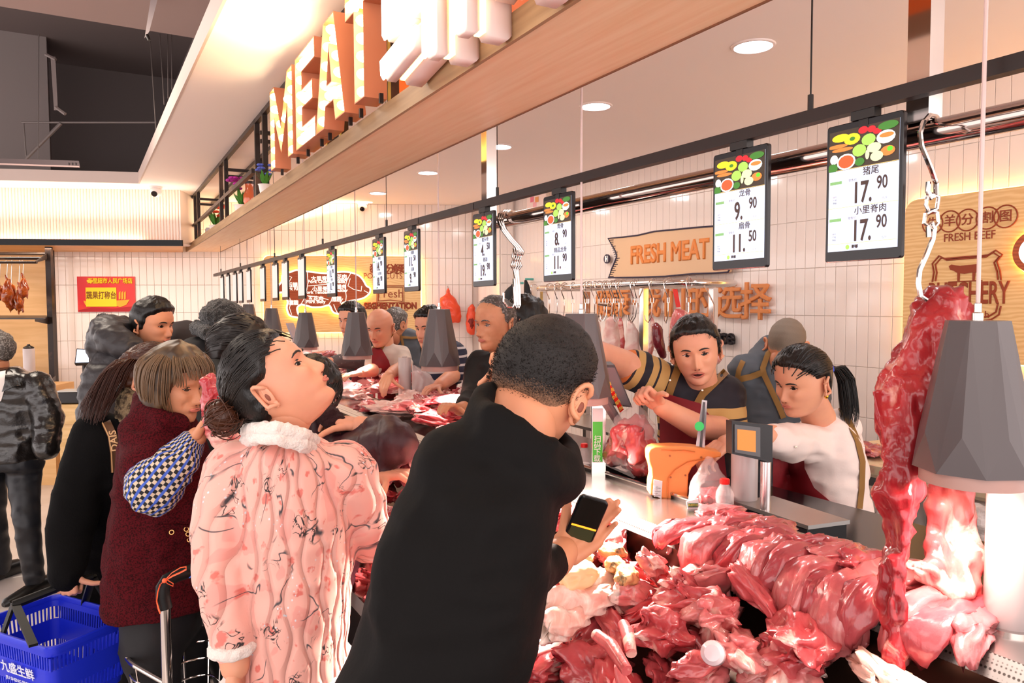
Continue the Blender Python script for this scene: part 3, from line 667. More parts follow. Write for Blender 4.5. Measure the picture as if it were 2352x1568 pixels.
# edge of the glowing beef diagram
cc = WX(2383, 578, .1)
G().lathe(cc, [(.10, 0), (.10, .02)], 40, (Y_, UZ, NX)).build('diagram_cutout', cut_m, bf, smooth=False)
G().lathe(cc + NX * .021, [(.07, 0), (.07, .003)], 32, (Y_, UZ, NX)).build('diagram_disc', white_line, bf)
G().tube([cc + Vector((.012, 0, 0)) + Y_ * .096 * math.cos(t) + UZ * .096 * math.sin(t) for t in [i * PI / 16 for i in range(32)]], .014, 6, close=True, caps=False).build('led_outline', MATS['pig_led'], bf)
# FRESH MEAT ribbon
ns = M('ribbon_tan', 'E2BC96', .5); nvy = M('ribbon_outline', '3A3448', .5)
rb = T('fresh_meat_ribbon', 'tan ribbon shaped sign with orange lettering FRESH MEAT', 'wall sign', WX(1530, 635, .05))
f3 = lambda x, y, off=.06: WX(1050 + x / 3.136, 400 + y / 3.136, off)
poly = [(1088, 462), (1200, 452), (1300, 440), (1420, 412), (1600, 395), (1700, 385), (1830, 375), (2050, 350), (2010, 470), (1950, 560), (1990, 640), (1950, 705), (1840, 712), (1700, 716), (1500, 735), (1300, 742), (1090, 745), (1110, 690), (1140, 620), (1150, 590), (1140, 555)]
G().prism([f3(x, y) for x, y in poly], Vector((.03, 0, 0))).build('ribbon_board', ns, rb, smooth=False)
G().tube([f3(x, y, .062) for x, y in poly], .007, 6, close=True, caps=False).build('outline', nvy, rb)
g = G()
for i in range(19):
    t = i / 18; x = 1096 + (44 * t * 2 if t < .5 else 44 * (2 - 2 * t)); y = 475 + 262 * t; g.tube([f3(x, y, .062), f3(x + 30 - 6 * (i % 3), y - 2, .062)], .003, 4)
g.build('hatch_marks', nvy, rb)
wtext('FRESH MEAT', 1532, 581, .2, M('ribbon_orange', 'E58A45', .5), rb, .062, .0075, .80)
so = T('round_emblem', 'small round dark emblem on the wall beside the ribbon sign', 'wall sign', WX(1396, 595, .02))
ec = WX(1396, 594.5, .03); G().lathe(ec, [(.04, 0), (.04, .015)], 28, (Y_, UZ, NX)).build('disc', nvy, so)
g = G(); g.box(ec + NX * .0165 - Y_ * .012, (.008, .05, .003), (Y_, UZ, NX)); g.box(ec + NX * .0165 + Y_ * .012, (.008, .05, .003), (Y_, UZ, NX)); g.box(ec + NX * .0165, (.02, .008, .003), (Y_, UZ, NX)); g.build('emblem_bars', white_line, so, smooth=False)
sl = T('slogan_lettering', 'raised orange Chinese slogan lettering on the white tiled wall', 'wall sign', WX(1570, 735, .02))
sm_ = M('slogan_orange', 'DC8A50', .4); xs = [(1388, 700), (1424, 699), (1456, 698), (1492, 697), (1548, 696), (1608, 696), (1672, 697), (1735, 698)]
for (x, y), ch in zip(xs, '健康·我们的选择'):
    wtext(ch, x, y, .27, sm_, sl, .03, .0045, ex=.008, name='character')
s2 = T('english_slogan', 'raised black English slogan lettering below the orange slogan', 'wall sign', WX(1600, 790, .02))
text('our choice', .155, M('slogan_black', '15131A', .3), WX(1687, 775, .03), Y_, UZ, s2, ex=.01, align='RIGHT', bold=.006, sx=.98, name='lettering')
ws = T('wall_notice', 'small white notice on the wall above the steel pipe', 'notice', WX(1232, 463, .02))
G().box(WX(1232, 463, .2), (.34, .24, .006), (Y_, UZ, NX)).build('sheet', M('notice_paper', 'F2DCD6', .6), ws, smooth=False)
for k, (x, y, c) in enumerate(((1222, 458, 'E07890'), (1233, 458, 'E8A060'), (1228, 470, 'F0B0B8'))): G().box(WX(x, y, .205), (.06, .05, .003), (Y_, UZ, NX)).build('print', M('notice_%d' % k, c, .6), ws, smooth=False)

# ================================================================== hanging rail with price tablets
def on_line(A, Bp, px):
    v = ray(px, 600); d = Bp - A; det = v.x * (-d.y) + v.y * d.x
    t = (A.x * (-d.y) + A.y * d.x) / det; p2 = v * t; s_ = ((p2 - A).x * d.x + (p2 - A).y * d.y) / (d.x ** 2 + d.y ** 2)
    return A + d * s_
RA, RB = P(493, 632, 7.7), P(2352, 141, 1.21); RB2 = RB + (RB - RA).normalized() * .35
rdir = (RB - RA).normalized(); rside = Vector((rdir.y, -rdir.x, 0)).normalized(); rside = rside if rside.x < 0 else -rside
rail_m = M('rail_brown_black', '2B2220', .4, .4)
tr = T('display_rail', 'long dark metal rail holding the price tablets above the counter', 'rail', RA)
G().box((RA + RB2) / 2, ((RB2 - RA).length, .026, .027), (rdir, rside, UZ)).build('rail_bar', rail_m, tr, smooth=False)
for px in (507, 552, 631, 742, 889, 1143, 1856):
    p = on_line(RA, RB, px) + UZ * .012
    G().tube([p, Vector((p.x, p.y, CZ))], .0016 if px < 1500 else .002, 6).build('suspension_wire', black_metal, tr)
    G().tube([p, p + UZ * .035], .006, 8).build('wire_grip', black_metal, tr)
for px in (955, 1078): 
    p = on_line(RA, RB, px); G().box(p + UZ * -.002, (.12, .029, .024), (rdir, rside, UZ)).build('joint_sleeve', M('rail_sleeve', '3A2C28', .4, .4), tr, smooth=False)
casem = M('tablet_case', '120E12', .25); scr = M('tablet_screen', 'C9D6EA', .3, es=.55, ecol='C4D2EA'); scr_far = M('tablet_screen_far', 'C9C4C4', .3, es=.35, ecol='D0C8C4')
ink = M('screen_ink', '4A3630', .5); inkl = M('screen_light_ink', '8A8484', .5); lineg = M('screen_line_yellow', 'D8C070', .5, es=.4, ecol='D8C070')
pic_bg = M('screen_photo_ground', '3A3026', .5, es=.12, ecol='5A4A3A')
vc = {k: M('screen_' + k, c, .5, es=.38, ecol=c) for k, c in dict(yellow='E8DC28', green='9CCB5A', pale='D6E4B0', red='C8202A', orange='D8803A', soup='C8582C', white='E8ECEC', dgreen='3C7A2C', bright='58D028').items()}
TW_, TH_ = .162, .272
veg = [(.17, .82, .13, .10, 'yellow'), (.34, .74, .12, .14, 'yellow'), (.12, .62, .16, .05, 'orange'), (.2, .52, .16, .05, 'orange'), (.5, .9, .07, .09, 'red'), (.62, .88, .06, .08, 'red'), (.7, .8, .06, .07, 'red'), (.58, .64, .1, .14, 'green'), (.45, .42, .1, .15, 'green'), (.82, .62, .13, .16, 'white'), (.83, .66, .1, .06, 'orange'), (.66, .42, .1, .12, 'pale'), (.26, .2, .14, .2, 'white'), (.26, .2, .115, .16, 'soup'), (.46, .14, .07, .1, 'dgreen'), (.85, .28, .1, .12, 'orange'), (.88, .32, .04, .06, 'bright'), (.7, .2, .09, .12, 'pale'), (.08, .3, .06, .12, 'white'), (.06, .08, .08, .12, 'dgreen'), (.85, .88, .14, .1, 'dgreen'), (.35, .74, .04, .05, 'dgreen'), (.57, .28, .03, .12, 'pale')]
def tablet(px, label, prices=None, far=False):
    c = on_line(RA, RB, px); top = c.z - .013 - .018; cc = Vector((c.x, c.y, top - TH_ / 2)); t = T('price_tablet', label, 'price display', Vector((c.x, c.y, top - TH_)), 'price tablets hanging from the dark rail')
    U, N_ = rdir, rside
    G().rbox(cc, (TW_, TH_, .012), .006, (U, UZ, N_), 3).build('case', casem, t)
    G().box(Vector((c.x, c.y, top + .010)), (.05, .022, .02), (U, N_, UZ)).build('mount_clip', black_metal, t, smooth=False)
    G().box(Vector((c.x, c.y, top - .004)), (.02, .014, .03), (U, N_, UZ)).build('mount_arm', black_metal, t, smooth=False)
    sw, sh_ = TW_ - .014, TH_ - .034; so_ = cc + N_ * .0063 + UZ * .004
    G().box(so_, (sw, sh_, .0006), (U, UZ, N_)).build('screen', scr_far if far else scr, t, smooth=False)
    o0 = so_ + N_ * .0005 - U * sw / 2 - UZ * sh_ / 2
    q = lambda x, y, k=0: o0 + U * (x * sw) + UZ * (y * sh_) + N_ * (.0003 * k)
    if far: return t
    g = G(); g.add([q(0, .67), q(1, .67), q(1, 1), q(0, 1)], [(0, 1, 2, 3)]); ms = [pic_bg]
    for k, (x, y, rx, ry, c_) in enumerate(veg):
        if vc[c_] not in ms: ms.append(vc[c_])
        g.mi = ms.index(vc[c_]); g.add([q(min(1, max(0, x + rx * math.cos(a))), .67 + .33 * min(1, max(0, y + ry * math.sin(a))), 1 + k * .2) for a in [i * PI / 7 for i in range(14)]], [tuple(range(14))])
    g.build('produce_photo', ms, t, smooth=False)
    g = G()
    for y in (.672, .36, .06): g.add([q(0, y, 1), q(1, y, 1), q(1, y + .004, 1), q(0, y + .004, 1)], [(0, 1, 2, 3)])
    g.build('divider', lineg, t, smooth=False)
    tx = lambda s, x, y, sz, m, sx=1, b=0: text(s, sz * sh_, m, q(x, y, 2), U, UZ, t, bold=b, sx=sx)
    if prices:
        for (nm, a, b), y in zip(prices, (.5, .19)):
            tx(nm, .62, y + .128, .072, ink, 1, .0002); tx('零售价', .36, y + .075, .026, inkl)
            xx = .5 if len(a) > 1 else .5
            tx(a + '.', xx + .0, y - .04, .24, ink, .62, .0012); tx(b, .78, y + .02, .145, ink, .66, .0007); tx('元/斤', .82, y - .105, .022, inkl)
            tx('编号:', .1, y - .045, .018, inkl); tx('产地:', .1, y - .07, .018, ink); tx('等级:', .1, y - .095, .018, ink)
            g = G(); g.add([q(.02, y + .06, 1), q(.2, y + .06, 1), q(.2, y + .085, 1), q(.02, y + .085, 1)], [(0, 1, 2, 3)]); g.build('green_tag', M('tag_green', '7CB070', .5, es=.3, ecol='7CB070'), t, smooth=False)
        G().add([q(.3 + .03 * math.cos(a), .03 + .02 * math.sin(a), 1) for a in [i * PI / 6 for i in range(12)]], [tuple(range(12))]).build('leaf_logo', vc['green'], t, smooth=False)
        tx('鲜都', .41, .03, .03, ink, 1, .0003)
    return t
tablet(1982, 'largest price tablet, nearest on the rail, showing 17.90 twice', (('猪尾', '17', '90'), ('小里脊肉', '17', '90')))
tablet(1700, 'second largest price tablet, covering the end of the ribbon sign, showing 9.90', (('龙骨', '9', '90'), ('扇骨', '11', '50')))
tablet(1284, 'price tablet showing 8.90, left of the tan ribbon sign', (('筒骨', '8', '90'), ('精品龙骨', '11', '90')))
tablet(1113, 'price tablet showing 4.50, left of the bunched empty hooks', (('猪头骨', '4', '50'), ('猪润', '19', '90')))
tablet(947, 'price tablet in front of the right edge of the pork board, showing 11.50', (('前腿', '11', '50'), ('后腿', '9', '90')))
tablet(871.5, 'price tablet beside the pig snout, covering the title circles', (('梅肉', '14', '90'), ('五花肉', '18', '90')))
tablet(762, 'price tablet hanging before the shoulder of the pig diagram', (('排骨', '11', '90'), ('里脊', '11', '90')))
for px, lb in ((693, 'slim looking price tablet in front of the pig back'), (655, 'price tablet in front of the pig rump'), (632, 'price tablet at the left edge of the pig diagram'), (603, 'price tablet at the left edge of the wooden pork board'), (571, 'fifth price tablet from the far rail end'), (552, 'fourth price tablet from the far rail end'), (539, 'third price tablet from the far rail end'), (523, 'second price tablet from the far rail end'), (509.5, 'last price tablet at the far rail end')): tablet(px, lb, None, True)

# ================================================================== steel hanging pipe, posts
XP = 1.4
pA, pB = Px(1128, 513, XP), Px(2352, 262, XP); pdr = (pB - pA).normalized()
hp = T('hanging_pipe', 'thick polished steel pipe hung from the ceiling for meat hooks', 'pipe', pA)
G().tube([pA - pdr * .05, pA + pdr * ((pB - pA).length + .9)], .025, 28).build('pipe', chrome_pipe, hp)
for px0_, px1_ in ((1105, 1143), (2079, 2150)):
    c = on_line(pA, pB, (px0_ + px1_) / 2); 
    G().box((c.x, c.y, (c.z + .02 + CZ) / 2), (.044, .044, CZ - c.z - .02)).build('post', chrome, hp, smooth=False)
    G().box((c.x, c.y, CZ - .006), (.09, .09, .012)).build('ceiling_plate', chrome, hp, smooth=False)
def shook(pts, d, label, grp, r=.0048, group_obj=None, dz=None):
    """S-hook with swivel links; pts = list of pixel polylines"""
    t = T('meat_hook', label, 'hook', P(*pts[-1][-1], d), grp)
    for k, pl in enumerate(pts): G().tube([P(x, y, d + (dd[0] if dd else 0)) for x, y, *dd in pl] if len(pl[0]) > 2 else [P(x, y, d) for x, y in pl], r if k in (0, len(pts) - 1) else r * .85, 8).build(('upper_hook', 'link', 'swivel', 'lower_hook')[min(k, 3)] if k < len(pts) - 1 else 'lower_hook', chrome, t)
    return t
dp = (on_line(pA, pB, 1165) - CP).dot(fw)
def hook_at(ox, lab, tip=(1157, 672)):
    o = ox
    up = [(1186 + o, 515, .05), (1190 + o, 500, .045), (1180 + o, 486, .03), (1166 + o, 483, 0), (1153 + o, 491, -.04), (1150 + o, 507, -.045), (1158 + o, 526, -.04), (1176 + o, 550, -.03), (1191 + o, 566, -.03), (1199 + o, 578, -.03), (1196 + o, 585, -.03), (1188 + o, 583, -.03), (1186 + o, 570, -.03)]
    l1 = [(1186 + o, 577), (1183 + o, 590), (1187 + o, 602), (1192 + o, 590), (1190 + o, 577), (1186 + o, 577)]
    l2 = [(1184 + o, 598), (1180 + o, 610), (1186 + o, 622), (1194 + o, 610), (1190 + o, 598), (1184 + o, 598)]
    lo = [(1186 + o, 618), (1190 + o, 640), (1191 + o, 690), (1184 + o, 705), (1172 + o, 705), (1162 + o, 692), tip] if o == -6 else [(1186 + o, 618), (1188 + o, 640), (1190 + o, 700), (1188 + o, 708), (1184 + o, 700), (1181 + o, 640)]
    return shook([up, l1, l2, lo], dp - .0, lab, 'empty hooks bunched on the steel pipe')
hook_at(-6, 'empty steel hook on the pipe with its pointed tip turned left')
hook_at(-1, 'empty steel hook hanging second in the bunch on the pipe'); hook_at(4, 'empty steel hook hanging at the right of the bunch on the pipe')
# hook with the beef at the right
d2 = (on_line(pA, pB, 2135) - CP).dot(fw) - .03
shook([[(2158, 312, .05), (2165, 290, .05), (2150, 268, .03), (2135, 265, 0), (2122, 280, -.04), (2113, 305, -.045), (2117, 335, -.04), (2138, 385, -.03), (2150, 420, 0), (2150, 448, 0), (2140, 455, 0), (2131, 440, 0), (2132, 418, 0)],
       [(2130, 450), (2127, 470), (2133, 485), (2152, 480), (2156, 452), (2140, 446), (2130, 450)], [(2127, 490), (2123, 512), (2140, 528), (2155, 512), (2153, 488), (2140, 483), (2127, 490)],
       [(2133, 545), (2132, 518), (2140, 512), (2146, 525), (2142, 550), (2128, 585), (2112, 620), (2109, 650), (2114, 680), (2128, 690)]], d2, 'steel hook with swivel carrying the big piece of beef', 'hook in use')
for o in bpy.data.objects:
    if o.name.startswith('meat_hook') and o.get('group') == 'hook in use': del o['group']

# ================================================================== pendant lamps
lamp_m = M('lamp_grey', '4E4546', .34, spec=.6); lamp_in = M('lamp_inside', 'F6C8B4', .5); cord_m = M('clear_cord', 'E0C8C4', .25, alpha=.85)
bulb_em = M('heat_bulb', 'FFF0E8', .3, es=12, ecol='FFDCC8')
def pendant(px, pyb, d, label, power=13, pre=0.3, aim=(0, 0, -1)):
    b0 = P(px, pyb, d); H = .27; t = T('pendant_lamp', label, 'lamp', b0, 'faceted grey pendant lamps over the counter')
    rT, rW, rK = .048, .092, .081
    a0 = pre + px * .013
    Tv = [b0 + Vector((rT * math.cos(a0 + i * PI / 4), rT * math.sin(a0 + i * PI / 4), H)) for i in range(8)]
    Wv = [b0 + Vector((rW * math.cos(a0 + (i + .5) * PI / 4), rW * math.sin(a0 + (i + .5) * PI / 4), .022)) for i in range(8)]
    Kv = [b0 + Vector((rK * math.cos(a0 + i * PI / 4) * 1.04, rK * math.sin(a0 + i * PI / 4) * 1.04, .085)) for i in range(8)]
    vs = Tv + Wv + Kv + [b0 + UZ * H]; fs = []
    for i in range(8):
        fs += [(i, 16 + i, 8 + i), (i, 8 + (i - 1) % 8, 16 + i), (16 + i, 8 + (i - 1) % 8, 8 + i), (i, 8 + i, (i + 1) % 8), (24, i, (i + 1) % 8)]
    G().add(vs, fs).build('shade', lamp_m, t, smooth=False)
    G().lathe(b0, [(.081, .024), (.081, .0), (.072, .0), (.06, .07), (.04, .16)], 32, caps=False).build('rim', M('lamp_rim', 'B08A80', .4), t)
    G().lathe(b0 + UZ * H, [(.009, 0), (.009, .012), (.006, .014), (.006, .028), (.003, .03)], 12).build('cord_grip', chrome, t)
    G().tube([b0 + UZ * (H + .02), Vector((b0.x, b0.y, CZ))], .0035, 8).build('cord', cord_m, t)
    G().ell(b0 + UZ * .055, (.036, .036, .04)).build('bulb', bulb_em, t)
    if power:
        a = area('pendant_light', b0 + UZ * .004, .12, power, (1, .74, .64), b0 + Vector(aim), shape='DISK', spread=math.radians(125))
pendant(2235, 1106, 1.255, 'nearest and largest grey faceted pendant lamp, beside the hanging beef', 2.4, aim=(-.15, .05, -1))
pendant(1335, 925, 2.265, 'second nearest grey faceted pendant lamp, behind the leaning man', 54, aim=(-.35, -.4, -1))
pendant(1010, 850, 3.32, 'third nearest grey faceted pendant lamp', 4)
pendant(820, 824, 4.34, 'fourth nearest grey faceted pendant lamp, left of the bald butcher', 4)
pendant(703, 803, 5.45, 'fifth nearest grey faceted pendant lamp, above the upturned face', 4)
pendant(625, 778, 6.6, 'sixth nearest grey faceted pendant lamp', 5)
pendant(572, 762, 7.3, 'farthest grey faceted pendant lamp, half hidden by a fur hat', 3)

# ================================================================== counters
LZ = 1.05; XL, XB = 1.272, 1.485; Y0c, Y1c = -.6, 6.9
perf = M('perforated_steel', 'B9B2AC', .35, 1)
nt = perf.node_tree; vt = nt.nodes.new('ShaderNodeTexVoronoi'); vt.inputs['Scale'].default_value = 140; vt.inputs['Randomness'].default_value = 0
tc = nt.nodes.new('ShaderNodeTexCoord'); nt.links.new(tc.outputs['Object'], vt.inputs['Vector']); cr = nt.nodes.new('ShaderNodeMapRange'); cr.inputs[1].default_value = .25; cr.inputs[2].default_value = .4
nt.links.new(vt.outputs['Distance'], cr.inputs[0]); mx = nt.nodes.new('ShaderNodeMix'); mx.data_type = 'RGBA'; mx.inputs[6].default_value = (.12, .1, .09, 1); mx.inputs[7].default_value = (.55, .5, .47, 1)
nt.links.new(cr.outputs[0], mx.inputs[0]); nt.links.new(mx.outputs[2], nt.nodes['Principled BSDF'].inputs['Base Color'])
ct = T('display_counter', 'long stainless display counter with a sloping meat bin and raised ledge', 'counter', Vector((XL, 2, 0)))
def slab(x0, x1, z0, z1, y0=Y0c, y1=Y1c): return G().box(((x0 + x1) / 2, (y0 + y1) / 2, (z0 + z1) / 2), (x1 - x0, y1 - y0, z1 - z0))
slab(XL, XB, LZ - .012, LZ).build('ledge_top', steel, ct, smooth=False)
G().hexa([Vector(v) for v in ((XL, Y0c, LZ), (XL, Y1c, LZ), (XL, Y1c, LZ - .012), (XL, Y0c, LZ - .012), (XL - .022, Y0c, LZ - .034), (XL - .022, Y1c, LZ - .034), (XL - .01, Y1c, LZ - .04), (XL - .01, Y0c, LZ - .04))]).build('perforated_lip', perf, ct, smooth=False)
blk = M('black_counter', '141114', .3)
slab(XB, XB + .03, LZ - .05, LZ + .008).build('ledge_back_bar', M('dark_bar', '2A2422', .3, .6), ct, smooth=False)
G().tube([Vector((XB + .004, Y0c, LZ + .012)), Vector((XB + .004, Y1c, LZ + .012))], .006, 8).build('ledge_rail', chrome, ct)
slab(1.26, 1.30, .3, LZ - .035).build('riser', M('riser_steel', '3A2A22', .3, .8), ct, smooth=False)
BZ0, BZ1 = .60, .84   # sloping bin floor from the front to the back
G().hexa([Vector(v) for v in ((.66, Y0c, BZ0 - .03), (.66, Y1c, BZ0 - .03), (1.27, Y1c, BZ1 - .03), (1.27, Y0c, BZ1 - .03), (.66, Y0c, BZ0), (.66, Y1c, BZ0), (1.27, Y1c, BZ1), (1.27, Y0c, BZ1))]).build('bin_floor', M('bin_steel', '8C7C74', .3, .9), ct, smooth=False)
slab(.63, .665, .02, .78).build('front_panel', M('counter_front', '1C1614', .35), ct, smooth=False)
slab(.66, 1.27, .02, .56).build('base_cabinet', blk, ct, smooth=False)
slab(1.515, 1.98, .0, .99).build('service_cabinet', blk, ct, smooth=False)
slab(1.515, 2.0, .99, 1.005).build('service_top', M('service_top_black', '17151A', .16, spec=.6), ct, smooth=False)
# back work table by the wall
bt = T('back_work_table', 'steel work table with a pale board along the stall back wall', 'table', Vector((3.5, 1.6, 0)))
slab2 = lambda x0, x1, y0, y1, z0, z1: G().box(((x0 + x1) / 2, (y0 + y1) / 2, (z0 + z1) / 2), (x1 - x0, y1 - y0, z1 - z0))
slab2(3.05, 3.95, .2, 2.6, .80, .84).build('table_top', steel_dull, bt, smooth=False)
slab2(3.1, 3.9, .3, 2.5, .84, .88).build('cutting_board', M('cutting_board', 'D8C2A0', .6, var=(14, 'C88A78', .55, .7)), bt, smooth=False)
for x in (3.1, 3.9):
    for y in (.25, 2.55): G().tube([(x, y, 0), (x, y, .8)], .02, 10).build('leg', steel_dull, bt)
slab2(3.05, 3.95, .2, 2.6, .2, .22).build('lower_shelf', steel_dull, bt, smooth=False)
# ================================================================== meat
def meatmat(name, c1, c2, fat, flo=.56, fhi=.64, rough=.26, sc=7, coat=.35):
    return M(name, c1, rough, var=(sc, c2, .38, .62, .6), var2=(sc * 1.1, fat, flo, fhi, 1.2), bump=(38, .35, .006), coat=coat, spec=.5, stretch=(1.4, 1.6, .6) if 'beef' in name else (1, 1.5, 1))
pork = [meatmat('pork_bone_meat', 'AE343E', 'CE6A68', 'EEC4B6', .54, .62), meatmat('pork_pink', 'CC6668', 'DE928C', 'F2D2C6', .55, .63), meatmat('pork_red', 'B03A40', 'CC5E60', 'E8B8AC', .57, .64)]
lean = meatmat('lean_pork', '9E3840', 'B65256', 'D8989A', .58, .68, .22, 5, .5)
lean2 = meatmat('lean_pork_pale', 'AC464C', 'C06A6A', 'DCA6A0', .55, .66, .22, 5, .5)
fatty = meatmat('fat_pale', 'EDC4B4', 'E09A90', 'F6E4D8', .45, .55, .35, 8, .2)
beefm = meatmat('beef_red', '8E1A22', 'B42C30', 'E4A090', .60, .68, .28, 8, .4)
beef2 = meatmat('beef_fat', 'C8484A', 'DC8078', 'F2D0C4', .50, .58, .3, 9, .3)
liver = meatmat('liver_dark', '5E1620', '7A2630', 'A04A50', .62, .7, .2, 6, .5)
skinm = meatmat('pork_skin', 'E9BFB4', 'E0A8A0', 'F4DAD0', .5, .62, .32, 6, .25)
char = M('charred_skin', 'E2BC84', .35, var=(9, '8A5A20', .5, .62, .8), var2=(16, '2E1A0C', .6, .66, .8), bump=(30, .4), coat=.3)
def icos(n):
    bm = bmesh.new(); bmesh.ops.create_icosphere(bm, subdivisions=n, radius=1); v = np.array([x.co[:] for x in bm.verts], np.float32); f = [[q.index for q in p.verts] for p in bm.faces]; bm.free(); return v, f
IC = {k: icos(k) for k in (3, 4, 5)}
def blob(seed, scale, lvl=4, fold=.26, rid=.16, flat=0, mat=None, warp=.35):
    """a cut of meat: folded, ridged, with lobes"""
    v, f = IC[lvl]; o = np.array([seed * 3.7, seed * 1.9, seed * 5.1]); n = v.copy()
    w = np.stack([fbm(v * 1.1 + o + 9, 2), fbm(v * 1.1 + o + 21, 2), fbm(v * 1.1 + o + 33, 2)], 1)
    r = 1 + fold * fbm(v * 1.5 + o, 2) - rid * np.abs(fbm(v * 2.6 + o + 5, 2)) * 1.6 + rid * .5 - .05 * np.abs(vnoise(v * 7 + o))
    p = v * r[:, None] + w * warp; p = p * np.array(scale)
    if flat: p[:, 2] = np.where(p[:, 2] < 0, p[:, 2] * .45, p[:, 2])
    me = bpy.data.meshes.new('cut'); me.from_pydata(p.tolist(), [], f); me.shade_smooth()
    if mat: me.materials.append(mat)
    return me
rn = random.Random(11)
PV = []
for i in range(14):
    PV.append(blob(i, (rn.uniform(.06, .085), rn.uniform(.038, .055), rn.uniform(.026, .038)), 4, .30, .34, 0, pork[i % 3], .5))
def place(me, name, p, rot, sc, label, cat='meat', group=None):
    o = link(name, me, None, label, cat, group); o.location = p; o.rotation_euler = rot; o.scale = (sc,) * 3; return o
def pile_z(x, y): return .725 + (x - .76) * .56 + .028 * math.sin(5 * x + 7 * y) + .02 * math.sin(11 * y + 2)
cnt = 0
y = .98
while y < 3.1:
    x = .74
    while x < 1.245:
        xx, yy = x + rn.uniform(-.035, .035), y + rn.uniform(-.04, .04)
        for lay in (0, 1):
            z = pile_z(xx, yy) - .065 * (1 - lay) + rn.uniform(-.016, .024)
            if lay == 0 and rn.random() < .55: continue
            me = PV[rn.randrange(14)]
            place(me, 'pork_chunk', (min(xx, 1.225), yy, z), (rn.uniform(-.6, .6), rn.uniform(-.6, .6), rn.uniform(0, 6.3)), rn.uniform(.85, 1.2) * (1 if lay else .9), 'raw pink bone-in pork chunk in the heap in the display bin', 'meat', 'pork chunks heaped in the display bin'); cnt += 1
        x += .088
    y += .10
# distinct pieces on the heap
def onp(px, py, z): return Pz(px, py, z)
def heap(px, py, z, me, name, rot, sc, label, grp=None): return place(me, name, onp(px, py, z), rot, sc, label, 'meat', grp)
big = [blob(40 + i, s, 4, .32, .36, 0, m, .5) for i, (s, m) in enumerate((((.10, .055, .03), pork[0]), ((.085, .07, .03), pork[1]), ((.12, .045, .035), fatty), ((.09, .06, .035), pork[2])))]
heap(1500, 1300, 1.01, big[1], 'pork_chunk', (.9, .3, 1.1), .72, 'pale pork chunk standing up at the back of the heap')
heap(1575, 1350, 1.0, big[0], 'pork_chunk', (.3, .5, .2), .75, 'pork chunk with ragged fat tip behind the heap')
heap(1840, 1445, .99, big[3], 'pork_chunk', (.2, -.2, .5), .8, 'thin pork slice sticking out at the right end of the heap')
heap(1330, 1370, .95, big[2], 'pork_fat_slab', (.1, .1, .2), 1.2, 'long pale fat slab lying brightest under the lamp')
heap(1290, 1420, .93, big[2], 'pork_fat_slab', (-.1, .2, .6), 1.0, 'pale fat slab left of the brightest meat, beside the black sleeve')
heap(1700, 1500, .94, big[1], 'pork_steak', (.5, .1, .9), .95, 'flat pink pork steak with fat rim near the knuckle bone')
heap(1830, 1530, .93, big[1], 'pork_steak', (.7, -.3, .3), .9, 'flat pink pork steak at the lower right of the heap')
heap(2040, 1562, .98, big[2], 'pork_fat_slab', (.2, .1, 1.2), .75, 'pale fat slab at the bottom edge below the hanging beef')
heap(2335, 1556, .99, big[0], 'pork_chunk', (0, 0, 1.0), .5, 'red meat corner at the far lower right of the picture')
kb = T('knuckle_bone', 'pork bone with round white knuckle on the heap', 'bone', onp(1640, 1500, .97))
kp = onp(1638, 1500, .985)
G().lathe(kp, [(.001, .022), (.014, .021), (.021, .014), (.023, 0), (.02, -.014), (.014, -.03)], 24, frame_of((CP - kp) + Vector((-.2, 0, .1)))).build('knuckle', M('cartilage', 'E2CCD0', .12, coat=.6), kb)
link('shank_meat', blob(77, (.055, .03, .025), 4, .25, .2, 0, pork[0]), kb).location = (-.02, .03, -.035)
for (a, b, lab) in (((1370, 1458), (1440, 1540), 'dark red rib bone lying across the heap'), ((1432, 1435), (1450, 1500), 'short rib bone end beside the dark rib')):
    g = G(); pa_, pb_ = onp(*a, .955), onp(*b, .95); g.tube([pa_, (pa_ + pb_) / 2 + UZ * .012, pb_], [.012, .014, .011], 12); g.build('rib_bone', pork[2], None, label=lab, cat='bone')
# charred hocks
for k, (px, py, a, sc) in enumerate(((1330, 1286, .4, 1.25), (1405, 1266, 1.1, .8), (1412, 1298, .5, .85), (1438, 1322, .3, .95), (1330, 1325, .1, 1.35), (1290, 1302, 1.4, .9))):
    me = blob(60 + k, (.062, .03, .026), 4, .14, .08, 0, char if k in (1, 2, 3, 5) else M('hock_pale', 'F0CE9C', .35, var=(8, '9A6A2C', .6, .7, .6), coat=.3), .15)
    heap(px, py, .99 - .00, me, 'pork_hock', (.1, .1, a + .5), sc, ('pale singed pork hock in front of the phone hand', 'small charred pork hock farthest back beside the ledge', 'charred pork hock behind the front charred one', 'charred pork hock nearest the standing pork chunk', 'widest pale singed pork hock under the lamp', 'brown striped pork hock next to the black sleeve')[k])
